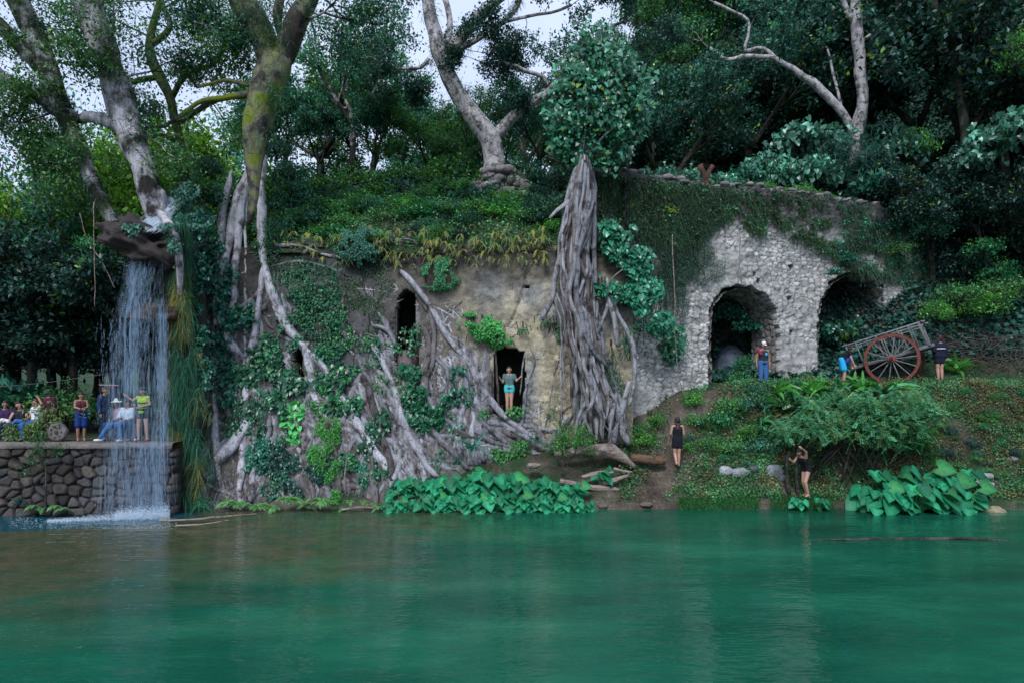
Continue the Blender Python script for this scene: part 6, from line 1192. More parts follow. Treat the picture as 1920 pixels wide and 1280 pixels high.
tag(m.build('fallen_leaves', M_leaf_c), 'fallen yellow and brown leaves on the bare path', 'leaves', kind='stuff')
# grass edges at the waterline
for (x0, x1, y0, h, lab, n) in ((1272, 1420, 953, .26, 'dense dark grass edge on the waterline right of the path', 4200), (1445, 1560, 952, .24, 'leafy grass edge below the woman under the shrub', 2600), (1262, 1330, 925, .12, 'low grass tongue beside the bare path', 900)):
    k = n; px = R.uniform(x0, x1, k); Y = 21.55 + R.uniform(0, .45, k) if y0 > 930 else 22.2 + R.uniform(0, .3, k); X = (px - 960) * Y / F; P = np.stack([X, Y, np.maximum(ground_z(X, Y), 0)], -1); m = MB()
    m.blades(P, R.normal(0, .45, (k, 3)) + A(0, -.35, 1), R.uniform(.5, 1.3, k) * h, .008, R.uniform(.3, 1.1, k), A(.025, .10, .03) * np.exp(R.normal(0, .35, (k, 1))), 3); tag(m.build('grass_edge', M_grass, None, P.mean(0)), lab, 'grass', kind='stuff')
# dead brushwood heap right of the cart, lianas
bh = thing('brushwood_heap', W(1840, 700, 25.8), 'heap of grey brown dead twigs on the bank right of the cart', 'brushwood'); m = MB()
for k in range(420):
    px = R.uniform(1760, 1960); py = R.uniform(630, 712); p = W(px, py, 26.4 + R.uniform(-.5, .6)); d = nrm(R.normal(0, 1, 3) * A(1, .5, .55)); L = R.uniform(.3, 1.1); m.tube(spline([p - d * L / 2, p + R.normal(0, .08, 3), p + d * L / 2], .2), R.uniform(.005, .016), 4)
m.build('twigs', bark_mat('twig_bark', (.16, .13, .12), (.07, .055, .05), (.03, .04, .02), .15), bh)
for k, (pts, Y, lab) in enumerate((([(1387, 440, 1.6), (1387, 490, 1.6), (1384, 532, 1.5)], 25.0, 'pale straight liana hanging over the first arch'), ([(1261, 440, 1.6), (1262, 490, 1.6), (1265, 550, 1.6), (1266, 640, 1.4), (1272, 700, 1.6), (1286, 752, 2)], 24.6, 'pale straight liana down the wall left of the first arch'),
        ([(176, 380, 1.4), (177, 480, 1.4), (178, 575, 1.2)], 21.2, 'long thin liana hanging left of the waterfall'), ([(150, 400, 1), (165, 450, 1.4), (190, 490, 1.6), (215, 540, 1)], 21.4, 'curving vine stem below the leaning tree'), ([(235, 500, 1.5), (262, 490, 1.8), (285, 486, 1.5)], 21.0, 'bare twig crossing the head of the waterfall'),
        ([(648, 800, 2), (652, 850, 2), (646, 900, 2), (650, 922, 2)], 21.7, 'thin pale liana down the middle of the root curtain'), ([(403, 855, 2), (416, 900, 2), (432, 958, 2)], 21.4, 'yellow green cane leaning at the bottom left of the roots'), ([(1120, 560, 2), (1150, 520, 2), (1168, 505, 1.5)], 23.3, 'bare twig sticking out right of the pillar fig'))):
    logthing('liana', [(q[0], q[1], q[2] * .6) for q in pts], Y, lab, M_log, 6, cat='vine')

# ---------------------------------------------------------------- people
_defer = []
def cap(mb, p0, r0, p1=None, r1=None, n=14):
    """rounded, tapering limb between two points"""
    p0 = np.asarray(p0, float); p1 = p0 + A(0, 0, 1e-4) if p1 is None else np.asarray(p1, float); r1 = r0 if r1 is None else r1
    d = p1 - p0; L = np.linalg.norm(d); d = d / max(L, 1e-9); ref = A(0, 0, 1) if abs(d[2]) < .9 else A(1, 0, 0); u = nrm(np.cross(d, ref)); w = np.cross(d, u)
    a = np.arange(n) * 2 * pi / n; rings = []
    for k in range(1, 5): t = -pi / 2 + k * pi / 8; rings.append((p0 + d * r0 * sin(t), r0 * cos(t)))
    for k in range(0, 4): t = k * pi / 8; rings.append((p1 + d * r1 * sin(t), r1 * cos(t)))
    v = np.concatenate([c[None] + r * (np.cos(a)[:, None] * u + np.sin(a)[:, None] * w) for c, r in rings] + [[p0 - d * r0], [p1 + d * r1]])
    m = len(rings); i = np.arange(m - 1)[:, None] * n; j = np.arange(n)[None]; k = (j + 1) % n
    base = mb.n; mb.add(v, np.stack([i + j, i + k, i + n + k, i + n + j], -1).reshape(-1, 4)); jj = np.arange(n); kk = (jj + 1) % n; e = (m - 1) * n
    mb.f.setdefault(3, []).append(np.concatenate([np.stack([kk, jj, np.full(n, m * n)], -1), np.stack([e + jj, e + kk, np.full(n, m * n + 1)], -1)]) + base)
def fused(name, mb, mat, parent, col, voxel=.009, it=2):
    """one continuous skin grown over the limbs"""
    me = mb.mesh(name); me.materials.append(mat); o = bpy.data.objects.new(name, me); COL.objects.link(o); o.parent = parent
    r = o.modifiers.new('r', 'REMESH'); r.mode = 'VOXEL'; r.voxel_size = voxel; r.use_smooth_shade = True
    s = o.modifiers.new('s', 'SMOOTH'); s.factor = .5; s.iterations = it
    _defer.append((o, mat, col)); return o
def finish_fused():
    dg = bpy.context.evaluated_depsgraph_get(); new = []
    for o, mat, col in _defer: new.append(bpy.data.meshes.new_from_object(o.evaluated_get(dg)))
    for (o, mat, col), me in zip(_defer, new):
        o.modifiers.clear(); o.data = me; me.materials.clear(); me.materials.append(mat)
        if 'col' in me.attributes: me.attributes.remove(me.attributes['col'])
        at = me.attributes.new('col', 'FLOAT_COLOR', 'POINT'); n = len(me.vertices); at.data.foreach_set('color', np.tile(np.array([*col, 1.0], np.float32), n))
    _defer.clear()
SK = A(.42, .24, .17); SKD = A(.26, .14, .09)
STAND = dict(pel=(0, 0, .95), che=(0, 0, 1.27), nek=(0, .01, 1.43), hed=(0, -.015, 1.575), shL=(.165, 0, 1.385), shR=(-.165, 0, 1.385), elL=(.215, .01, 1.12), elR=(-.215, .01, 1.12), wrL=(.23, -.04, .87), wrR=(-.23, -.04, .87),
             hiL=(.085, 0, .92), hiR=(-.085, 0, .92), knL=(.095, -.015, .49), knR=(-.095, -.015, .49), anL=(.095, .03, .085), anR=(-.095, .03, .085), look=(0, -1, 0), footL=(.04, -1, 0), footR=(-.04, -1, 0))
def person(loc, yaw, h, pose, label, wear, skin=SK, hair=A(.02, .014, .012), hairL=0.0, w=1.0, hairstyle='short'):
    root = thing('person', loc, label, 'person'); root.rotation_euler = (0, 0, yaw); s = h / 1.70; root.scale = (s, s, s)
    J = {k: A(*v) for k, v in {**STAND, **pose}.items()}
    b = MB(); ss = nrm(J['shL'] - J['shR']); hs = nrm(J['hiL'] - J['hiR']); fw = nrm(np.cross(J['che'] - J['pel'], ss)) * 1.0
    # fw: the way the chest faces
    ws = .5 * J['pel'] + .5 * J['che'] 
    def torso(m, g=0.0, z0=0.0, z1=1.0):
        for q in (-1, 1):
            cap(m, J['che'] + ss * q * .068 + g * 0, (.098 + g) * w, ws + (ss + hs) / 2 * q * .052, (.082 + g) * w); cap(m, ws + (ss + hs) / 2 * q * .052, (.082 + g) * w, J['pel'] + hs * q * .068, (.098 + g) * w)
        cap(m, J['che'] + (J['nek'] - J['che']) * .45 - ss * .10, .058 + g, J['che'] + (J['nek'] - J['che']) * .45 + ss * .10, .058 + g)
    torso(b)
    for S_ in 'LR':
        cap(b, J['nek'] - A(0, 0, .03), .05, J['sh' + S_], .052); cap(b, J['sh' + S_], .052 * w, J['el' + S_], .038 * w); cap(b, J['el' + S_], .038 * w, J['wr' + S_], .025)
        cap(b, J['hi' + S_], .088 * w, J['kn' + S_], .055 * w)
        cf = J['kn' + S_] * .7 + J['an' + S_] * .3; cap(b, J['kn' + S_], .053 * w, cf - fw * 0, .056 * w); cap(b, cf, .056 * w, J['an' + S_], .034)
        f = nrm(J['foot' + S_]); cap(b, J['an' + S_] - A(0, 0, .035) - f * .03, .036, J['an' + S_] - A(0, 0, .052) + f * .13, .027); cap(b, J['an' + S_], .034, J['an' + S_] - A(0, 0, .05) + f * .1, .03)
        # hand: palm, four fingers of unequal length, thumb from the side of the palm
        d = nrm(J['wr' + S_] - J['el' + S_]); sd = nrm(np.cross(d, ss * (1 if S_ == 'L' else -1) + A(.01, .02, .03))); pn = np.cross(d, sd)
        pc = J['wr' + S_] + d * .07
        for q in (-1.2, 0, 1.2): cap(b, J['wr' + S_] + sd * q * .008, .020, pc + sd * q * .018, .014)
        for q, Lf in ((-1.5, .062), (-.5, .074), (.5, .07), (1.5, .054)):
            k0 = pc + sd * q * .019 + d * .008; k1 = k0 + d * Lf * .5 + pn * .008; k2 = k1 + nrm(d + pn * .6) * Lf * .5; cap(b, k0, .0105, k1, .0095, 8); cap(b, k1, .0095, k2, .008, 8)
        t0 = J['wr' + S_] + d * .025 + sd * (-.022); cap(b, t0, .012, t0 + nrm(d - sd * .9) * .035, .0105, 8); cap(b, t0 + nrm(d - sd * .9) * .035, .0105, t0 + nrm(d - sd * .9) * .035 + d * .028, .009, 8)
    lk = nrm(J['look']); hd = J['hed']; up = nrm(hd - J['nek'] + A(0, 0, .12)); up = nrm(up - lk * np.dot(up, lk)); sx = np.cross(lk, up)
    cap(b, J['nek'] - A(0, 0, .03), .052, hd - up * .05, .047)
    cap(b, hd + up * .035 - lk * .018, .082, hd + up * .005 + lk * .012, .074); cap(b, hd - up * .03 + lk * .02, .062, hd - up * .078 + lk * .05, .030); cap(b, hd + lk * .088 + up * .005, .010, hd + lk * .103 - up * .022, .013, 8)
    for q in (-1, 1): cap(b, hd + sx * q * .078 + up * .01, .014, hd + sx * q * .078 - up * .025, .011, 8)
    fused('body', b, M_skin, root, skin)
    f = MB(); 
    for q in (-1, 1): cap(f, hd + lk * .079 + sx * q * .03 + up * .008, .011, None, None, 8); cap(f, hd + lk * .082 + sx * (q * .03 - .012) + up * .03, .004, hd + lk * .082 + sx * (q * .03 + .012) + up * .031, .004, 6)
    cap(f, hd + lk * .080 - up * .056 - sx * .016, .007, hd + lk * .080 - up * .056 + sx * .016, .007, 6)
    for c_ in f.c: pass
    f.c = [np.tile(A(.05, .02, .02), (len(v), 1)) for v in f.v]; f.build('face', M_skin, root) if False else None
    o = bpy.data.objects.new('face', f.mesh('face')); o.data.materials.append(M_skin); COL.objects.link(o); o.parent = root
    if hairstyle != 'none':
        m = MB(); cap(m, hd + up * .05 - lk * .03, .090, hd + up * .0 - lk * .045, .078); cap(m, hd + up * .078 + lk * .012, .06, hd + up * .05 - lk * .03, .075)
        if hairstyle in ('long', 'bun', 'bob'):
            for q in (-1, 0, 1): cap(m, hd + sx * q * .055 - lk * .03 + up * .01, .045, hd + sx * q * .07 - lk * .05 - up * .10, .038)
        if hairstyle == 'long':
            for q in (-1, 0, 1): cap(m, hd + sx * q * .065 - lk * .055 - up * .10, .042, J['che'] + ss * q * .05 - fw * .0 - lk * .10 + A(0, 0, .06 - hairL), .028)
        if hairstyle == 'bun': cap(m, hd + up * .08 - lk * .08, .045)
        fused('hair', m, M_hair, root, hair, .011)
    for it in wear:
        kind, c = it[0], A(*it[1]); m = MB(); nm = kind; a = it[2] if len(it) > 2 else None
        if kind in ('shirt', 'jacket', 'tank_top', 'vest', 'dress'):
            nm = kind; g = .016 if kind != 'jacket' else .03; torso(m, g)
            sl = dict(shirt=.45, jacket=1.9, tank_top=0, vest=0, dress=0)[kind] if a is None or kind == 'dress' or a == 9 else a
            for S_ in 'LR':
                if kind in ('shirt', 'jacket') or kind == 'vest': cap(m, J['che'] + (J['nek'] - J['che']) * .6, .05, J['sh' + S_], .052 + g)
                else: cap(m, J['che'] + ss * (.09 if S_ == 'L' else -.09) + A(0, 0, .02), .04, J['che'] + ss * (.10 if S_ == 'L' else -.10) + (J['nek'] - J['che']) * .82, .026)
                if sl > 0: cap(m, J['sh' + S_], .052 + g, J['sh' + S_] + (J['el' + S_] - J['sh' + S_]) * min(sl, 1), .045 + g)
                if sl > 1: cap(m, J['el' + S_], .040 + g, J['el' + S_] + (J['wr' + S_] - J['el' + S_]) * (sl - 1), .030 + g)
            if kind == 'dress' or (kind == 'jacket' and a == 9):
                for S_ in 'LR': cap(m, J['pel'] + hs * (.06 if S_ == 'L' else -.06), .115, J['hi' + S_] + (J['kn' + S_] - J['hi' + S_]) * .42, .105)
                cap(m, J['pel'], .11, (J['hiL'] + J['hiR']) / 2 + ((J['knL'] + J['knR']) / 2 - (J['hiL'] + J['hiR']) / 2) * .42, .10)
        elif kind in ('shorts', 'trousers', 'skirt', 'briefs'):
            f_ = a if a is not None else dict(shorts=.55, trousers=1.95, skirt=.6, briefs=.05)[kind]; g = .016
            for q, S_ in ((1, 'L'), (-1, 'R')):
                cap(m, J['pel'] + hs * q * .066 + A(0, 0, .05), .098 * w + g, J['hi' + S_], .092 * w + g); cap(m, J['hi' + S_], .09 * w + g, J['hi' + S_] + (J['kn' + S_] - J['hi' + S_]) * min(f_, 1), (.058 + .034 * max(0, 1 - f_)) * w + g + (.03 if kind == 'skirt' or it[-1] == 'loose' else 0))
                if f_ > 1: cap(m, J['kn' + S_], .058 * w + g, J['kn' + S_] + (J['an' + S_] - J['kn' + S_]) * (f_ - 1), .045 + g)
            if kind == 'skirt': cap(m, J['pel'], .12, (J['hiL'] + J['hiR']) / 2 * (1 - f_) + (J['knL'] + J['knR']) / 2 * f_, .12)
        elif kind == 'shoes':
            nm = 'shoe'
            for S_ in 'LR':
                m = MB(); f = nrm(J['foot' + S_]); cap(m, J['an' + S_] - A(0, 0, .035) - f * .035, .043, J['an' + S_] - A(0, 0, .05) + f * .135, .034); fused('shoe', m, M_cloth, root, c, .01)
            continue
        elif kind == 'cap':
            nm = 'cap'; cap(m, hd + up * .075 - lk * .012, .083, hd + up * .065 - lk * .03, .083)
            for q in (-1, 0, 1): cap(m, hd + up * .06 + lk * .06 + sx * q * .035, .014, hd + up * .05 + lk * (.15 - abs(q) * .02) + sx * q * .032, .01)
        elif kind == 'hat':
            nm = 'hat'; cap(m, hd + up * .08, .082, hd + up * .10, .07)
            for q in range(14): an = q * 2 * pi / 14; cap(m, hd + up * .065, .02, hd + up * .05 + (lk * cos(an) + sx * sin(an)) * .17, .014)
        elif kind == 'backpack':
            nm = 'backpack'; cap(m, J['che'] - fw * .19 + A(0, 0, .0) - ss * .06, .09, J['pel'] - fw * .17 + A(0, 0, .08) - ss * .06, .11); cap(m, J['che'] - fw * .19 + ss * .06, .09, J['pel'] - fw * .17 + A(0, 0, .08) + ss * .06, .11)
            for q in (-1, 1): cap(m, J['che'] + ss * q * .11 + (J['nek'] - J['che']) * .7, .02, J['che'] + fw * .10 + ss * q * .11, .018); cap(m, J['che'] + fw * .10 + ss * q * .11, .018, J['che'] - fw * .05 + ss * q * .13 - A(0, 0, .18), .018)
        elif kind == 'glasses':
            for q in (-1, 1): cap(m, hd + lk * .086 + sx * (q * .032 - .014) + up * .008, .012, hd + lk * .086 + sx * (q * .032 + .014) + up * .008, .012, 6)
            m.c = [np.tile(c, (len(v), 1)) for v in m.v]; o = bpy.data.objects.new('glasses', m.mesh('glasses')); o.data.materials.append(M_cloth); COL.objects.link(o); o.parent = root; continue
        elif kind == 'band':      # a stripe or strap round the chest at height fraction a
            o_ = J['pel'] + (J['che'] - J['pel']) * a; nm = it[3] if len(it) > 3 else 'strap'; rad = it[4] if len(it) > 4 else .135; an = np.linspace(0, 2 * pi, 25)
            pth = o_ + np.cos(an)[:, None] * ss * (rad + .045) + np.sin(an)[:, None] * fw * rad; m.tube(pth, .018, 6, c)
            o = bpy.data.objects.new(nm, m.mesh(nm)); o.data.materials.append(M_cloth); COL.objects.link(o); o.parent = root; continue
        fused(nm, m, M_cloth, root, c, .012)
    return root, J, fw, ss
def gz(x, y): return float(ground_z(x, y))
def at(px, py, Y): return W(px, py, Y)
# woman in the doorway
P, J, _, _ = person(at(955, 778, 23.75), radians(2), 1.70, dict(elL=(.25, -.02, 1.20), wrL=(.36, -.10, 1.31), elR=(-.225, .0, 1.14), wrR=(-.30, -.10, 1.24), anL=(.065, .03, .085), anR=(-.075, .03, .085), knL=(.065, -.015, .49), knR=(-.07, -.015, .49), hed=(-.01, -.015, 1.575)),
    'woman in a grey T-shirt and turquoise shorts standing in the low doorway', [('shirt', (.085, .15, .15)), ('shorts', (.06, .45, .48), .18), ('shoes', (.015, .015, .018))], SK * 1.05, hairstyle='bun')
# woman walking up the path, seen from behind
Yw = 22.75; P, *_ = person(at(1270, 877, Yw), radians(183), 1.70, dict(elL=(.22, .0, 1.14), wrL=(.17, -.18, 1.03), elR=(-.22, .0, 1.14), wrR=(-.17, -.18, 1.03), knL=(.075, -.03, .5), anL=(.07, .16, .16), knR=(-.06, -.03, .49), anR=(-.05, -.02, .085)),
    'woman in a short black dress walking up the dirt path with her back turned', [('dress', (.010, .011, .016)), ('shoes', (.02, .02, .02)), ('hair_streak', (0, 0, 0))][:2], SK * .95, hairstyle='long', hairL=.02, hair=A(.02, .012, .012))
m = MB(); 
for q in (-.015, .01, .03): cap(m, A(q, .085, 1.42), .012, A(q * 1.4, .115, 1.30), .009, 6)
m.c = [np.tile(A(.30, .02, .05), (len(v), 1)) for v in m.v]; o = bpy.data.objects.new('hair_streak', m.mesh('hair_streak')); o.data.materials.append(M_hair); COL.objects.link(o); o.parent = P
# woman at the water's edge under the shrub
person(at(1508, 931, 21.75), radians(-62), 1.66, dict(pel=(0, .10, .93), che=(0, -.06, 1.22), nek=(0, -.16, 1.35), hed=(0, -.24, 1.46), shL=(.16, -.12, 1.30), shR=(-.16, -.12, 1.30), elL=(.25, -.22, 1.50), wrL=(.26, -.42, 1.62), elR=(-.2, -.26, 1.12), wrR=(-.16, -.46, 1.22), hiL=(.085, .1, .9), hiR=(-.085, .1, .9), knL=(.09, -.06, .5), knR=(-.09, .06, .5), anL=(.09, .08, .085), anR=(-.08, .2, .085), look=(0, -.8, -.6)),
    'woman in a black swimsuit leaning under the feathery shrub, one arm raised', [('tank_top', (.012, .012, .014)), ('briefs', (.012, .012, .014))], SK, hairstyle='bun')
# man in the first arch
P, J, fw, ss = person(at(1431, 732, 25.0), radians(8), 1.78, dict(elL=(.23, .02, 1.13), wrL=(.22, -.03, .88), elR=(-.235, .03, 1.13), wrR=(-.25, -.02, .88), hed=(.0, -.04, 1.57), look=(.05, -1, -.35)),
    'man in a white cap, dark tank top and blue jeans standing in the first arch', [('tank_top', (.02, .03, .04)), ('trousers', (.04, .12, .28)), ('shoes', (.05, .05, .06)), ('cap', (.62, .66, .68))], SKD * 1.2, hairstyle='short')
def dab(root, name, c, s, col):
    m = MB(); m.box(c, s, None, col, .004); o = bpy.data.objects.new(name, m.mesh(name)); o.data.materials.append(M_cloth); COL.objects.link(o); o.parent = root
dab(P, 'cap_emblem', (0, -.128, 1.625), (.075, .02, .03), (.45, .03, .04)); dab(P, 'pocket', (.055, -.122, 1.27), (.085, .012, .09), (.10, .36, .52))
m = MB(); cap(m, A(-.2, -.02, 1.40), .062, A(-.13, -.09, 1.27), .05); fused('scarf', m, M_cloth, P, (.28, .02, .06), .01)
# two visitors by the cart
P, *_ = person(at(1582, 724, 25.2), radians(75), 1.68, dict(pel=(0, .06, .93), che=(0, -.10, 1.20), nek=(0, -.2, 1.33), hed=(0, -.29, 1.42), shL=(.16, -.15, 1.29), shR=(-.16, -.15, 1.29), elL=(.2, -.22, 1.03), wrL=(.2, -.30, .79), elR=(-.2, -.22, 1.03), wrR=(-.19, -.32, .80), look=(0, -.8, -.6), hiL=(.085, .06, .9), hiR=(-.085, .06, .9)),
    'person in a bright blue skirt and backpack bending forward left of the cart', [('shirt', (.012, .013, .018)), ('skirt', (.02, .36, .66), .62), ('shoes', (.03, .03, .03)), ('backpack', (.02, .05, .20))], SK, hairstyle='bob', hair=A(.008, .008, .01))
m = MB(); cap(m, A(.17, .10, 1.06), .035, A(.17, .10, 1.0), .03); fused('pouch', m, M_cloth, P, (.45, .02, .25), .01)
P, *_ = person(at(1762, 716, 25.1), radians(186), 1.72, dict(elL=(.2, .0, 1.13), wrL=(.10, -.16, 1.02), elR=(-.22, .03, 1.13), wrR=(-.24, .0, .9), anL=(.07, .03, .085), anR=(-.07, .03, .085), knL=(.075, -.01, .49), knR=(-.075, -.01, .49)),
    'person in a navy jacket with white band, back turned, behind the cart', [('jacket', (.010, .013, .03), 9), ('shoes', (.05, .04, .04)), ('band', (.60, .62, .70), .80, 'white_stripe', .142)], SK * .95, hairstyle='bob', hair=A(.03, .012, .014), w=1.05)
# head of someone behind the tall window's sill
P, *_ = person(at(764, 778, 23.95), radians(160), 1.65, dict(), 'person whose dark haired head just shows at the foot of the tall window', [('shirt', (.16, .12, .08))], SKD, hairstyle='short')
# ledge: boy, life vest woman, seated people
Zl = 2.2
def on_ledge(px, Y): return A((px - 960) * Y / F, Y, Zl)
person(on_ledge(152, 21.0), radians(38), 1.50, dict(elL=(.19, -.06, 1.17), wrL=(.02, -.20, 1.13), elR=(-.19, -.05, 1.17), wrR=(-.02, -.19, 1.12), look=(.3, -1, -.25)),
    'barefoot boy in navy shorts standing with folded arms on the ledge', [('tank_top', (.07, .02, .025)), ('shorts', (.01, .035, .16), .85, 'loose'), ('trim_dummy', (0, 0, 0))][:2], SKD * 1.1)
P, *_ = person(on_ledge(268, 20.85), radians(-4), 1.64, dict(elL=(.25, -.03, 1.18), wrL=(.06, -.20, 1.10), elR=(-.30, -.06, 1.30), wrR=(-.42, -.16, 1.42), look=(.1, -1, -.3), anL=(.13, .03, .085), anR=(-.13, -.02, .085), knL=(.12, -.02, .49), knR=(-.12, -.04, .49)),
    'woman in a lime life vest standing on the ledge in the falling water', [('vest', (.36, .58, .03)), ('shorts', (.012, .014, .018), .32), ('band', (.02, .03, .03), .85), ('band', (.02, .03, .03), .45), ('shoes', (.22, .03, .05))], SK, hairstyle='bun', hair=A(.02, .02, .025))
SIT = dict(pel=(0, .10, .52), che=(0, .14, .84), nek=(0, .13, 1.0), hed=(0, .10, 1.145), shL=(.165, .13, .955), shR=(-.165, .13, .955), elL=(.2, .06, .71), wrL=(.10, -.14, .64), elR=(-.2, .06, .71), wrR=(-.10, -.14, .64), hiL=(.085, .08, .50), hiR=(-.085, .08, .50), knL=(.11, -.34, .50), knR=(-.11, -.34, .50), anL=(.11, -.32, .09), anR=(-.11, -.32, .09))
P, *_ = person(on_ledge(9, 21.2), radians(30), 1.64, SIT, 'older woman in glasses and purple sweater seated at the far left of the ledge', [('jacket', (.04, .02, .07)), ('trousers', (.03, .07, .20)), ('shoes', (.20, .20, .22)), ('glasses', (.02, .02, .02))], SKD * 1.2, hairstyle='short', hair=A(.03, .025, .025), w=1.12)
m = MB(); cap(m, A(-.05, -.12, .64), .09, A(.12, -.2, .62), .07); fused('bag', m, M_cloth, P, (.60, .60, .62), .014)
person(on_ledge(36, 21.2), radians(20), 1.62, {**SIT, 'hed': (-.03, .06, 1.15), 'elR': (-.22, -.05, .76), 'wrR': (-.20, -.30, .60), 'knR': (-.12, -.30, .58), 'look': (.5, -1, 0)}, 'laughing woman in a black top seated between the older woman and the bearded man', [('shirt', (.02, .02, .03), .2), ('trousers', (.03, .09, .24)), ('shoes', (.3, .3, .3))], SK, hairstyle='long', hairL=-.02)
P, *_ = person(on_ledge(60, 21.15), radians(-25), 1.74, {**SIT, 'elL': (.30, .10, 1.12), 'wrL': (.12, .12, 1.28), 'knR': (-.25, -.30, .60), 'anR': (-.45, -.20, .55), 'look': (-.4, -1, .1)}, 'bearded man in a white T-shirt seated with one arm behind his head', [('shirt', (.62, .64, .68)), ('trousers', (.03, .12, .34)), ('shoes', (.04, .04, .04))], SKD * 1.2, hairstyle='short')
for q, (x, z_, sx_) in enumerate(((-.09, .93, .05), (-.02, .93, .05), (.05, .93, .05), (.11, .93, .03), (-.05, .87, .07), (.05, .87, .08))): dab(P, 'shirt_print', (x, .14 - .128, z_), (sx_, .014, .03), (.05, .06, .08))
person(on_ledge(74, 21.6), radians(-10), 1.66, SIT, 'dark haired person in a pale pink top sitting behind the bearded man', [('shirt', (.45, .34, .40)), ('trousers', (.05, .05, .08))], SKD, hairstyle='short')
person(on_ledge(92, 21.3), radians(170), 1.60, dict(), 'person in a dark maroon outfit standing with back turned behind the round stone', [('jacket', (.06, .012, .03), 9), ('trousers', (.05, .012, .025), 1.4)], SKD, hairstyle='bob', hair=A(.01, .008, .008))
person(on_ledge(196, 21.3), radians(80), 1.66, {}, 'person in dark navy clothes standing behind the veil of falling water', [('jacket', (.012, .03, .08)), ('trousers', (.01, .02, .05))], SKD)
person(on_ledge(215, 21.45), radians(5), 1.70, {**SIT, 'look': (0, -1, -.1)}, 'seated man in a white hat behind the falling water', [('shirt', (.35, .28, .34)), ('trousers', (.02, .05, .12)), ('hat', (.66, .66, .62)), ('shoes', (.1, .1, .1))], SKD)
person(on_ledge(234, 21.05), radians(-8), 1.72, {**SIT, 'knR': (-.30, -.28, .50), 'anR': (-.50, -.42, .10), 'footR': (-1, -.5, 0), 'elR': (-.2, .0, .72), 'wrR': (.0, -.16, .74), 'look': (-.2, -1, -.4)}, 'seated person in blue jeans with one white shoe stretched out on the ledge', [('shirt', (.42, .50, .60), 1.6), ('trousers', (.025, .11, .28)), ('shoes', (.68, .66, .64)), ('cap', (.05, .07, .10))], SK)
P, *_ = person(on_ledge(250, 21.35), radians(20), 1.60, SIT, 'seated person with a red garment over the lap, half behind the life vest woman', [('shirt', (.30, .34, .42)), ('trousers', (.04, .08, .16)), ('shoes', (.6, .6, .6))], SKD)
m = MB(); cap(m, A(-.1, -.1, .62), .09, A(.14, -.16, .66), .08); fused('red_garment', m, M_cloth, P, (.38, .03, .05), .014)
finish_fused()
# benches and things on the walkway
def bench(px0, px1, Y, h, label, col):
    a = on_ledge(px0, Y); b = on_ledge(px1, Y); r = thing('bench', (a + b) / 2, label, 'bench'); m = MB(); m.box((a + b) / 2 + A(0, 0, h - .04), (b[0] - a[0], .42, .09), None, col, .02); m.build('seat', M_wood if 'wood' in label else M_rock, r)
    for t in (.12, .88):
        m = MB(); q = a + (b - a) * t; m.box(q + A(0, 0, (h - .09) / 2), (.16, .34, h - .09), None, col, .015); m.build('leg', M_wood if 'wood' in label else M_rock, r)
bench(-26, 84, 21.45, .46, 'dark wooden bench under the seated group at far left', (.05, .04, .035)); bench(203, 262, 21.5, .46, 'grey stone bench behind the falling water', (.16, .14, .14))
ms = thing('round_stone', on_ledge(109, 20.85) + A(0, 0, .28), 'round millstone like disc with holes standing upright on the ledge', 'millstone'); m = MB(); c = on_ledge(109, 20.85) + A(0, 0, .29)
a = np.linspace(0, 2 * pi, 41)[:-1]
for r_, y_ in ((.0, 0),): pass
rings = [(.05, -.10), (.05, -.07), (.10, -.075), (.20, -.10), (.265, -.09), (.285, -.05), (.285, .05), (.26, .09), (.05, .09)]
v = np.concatenate([np.stack([c[0] + np.cos(a) * r0 * (1 + .03 * np.sin(a * 7)), c[1] + y0 + 0 * a, c[2] + np.sin(a) * r0], -1) for r0, y0 in rings]); i = np.arange(len(rings) - 1)[:, None] * 40; j = np.arange(40)[None]; k_ = (j + 1) % 40
m.add(v, np.stack([i + j, i + k_, i + 40 + k_, i + 40 + j], -1).reshape(-1, 4), (.20, .17, .17)); m.build('disc', M_rock, ms)
m = MB()
for t in range(7): an = t * 2 * pi / 7; cap(m, c + A(cos(an) * .17, -.092, sin(an) * .17), .026, None, None, 8)
m.c = [np.tile(A(.02, .018, .016), (len(q), 1)) for q in m.v]; m.build('hole', M_rock, ms)
R = np.random.default_rng(40); p = on_ledge(112, 20.9) + A(0, 0, .55); m = MB(); D = R.normal(0, .35, (16, 3)) + A(0, 0, 1); m.blades(np.tile(p, (16, 1)), D, R.uniform(.2, .4, 16), .01, .5, (.05, .14, .10), 4); tag(m.build('bromeliad', M_grass, None, p), 'small upright tuft growing on top of the round stone', 'plant')
for k, (px, n, sc, lab) in enumerate(((22, 300, .40, 'ferny plant with drooping leaves in front of the laughing woman'), (58, 360, .48, 'ferny yellow green plant in front of the bearded man'), (88, 300, .62, 'tall yellowish leafy plant beside the person in maroon'))):
    R = np.random.default_rng(k + 60); p = on_ledge(px, 20.78); root = thing('fern', p, lab, 'fern'); m = MB(); c_ = p + R.normal(0, 1, (n, 3)) * A(.24, .08, .22) * sc * 1.6 + A(0, 0, sc * .75 + (.35 if k == 2 else 0)); c_[:, 2] = np.maximum(c_[:, 2], Zl + .02)
    m.leaves(c_, R.normal(0, .8, (n, 3)) + A(0, 0, -.8), R.normal(0, .4, (n, 3)) + A(0, -.7, .7), R.uniform(.07, .16, n), RHOMB, A(.07, .12, .035) * np.exp(R.normal(0, .35, (n, 1))), .7); m.build('leaves', M_leaf_c, root); m = MB()
    for j in range(7): m.tube(spline([p + A(R.uniform(-.1, .1), 0, 0), p + A(R.uniform(-.25, .25), 0, sc * (1.0 if k < 2 else 1.6))], .1), .008, 4)
    m.build('stems', M_bark_dark, root)
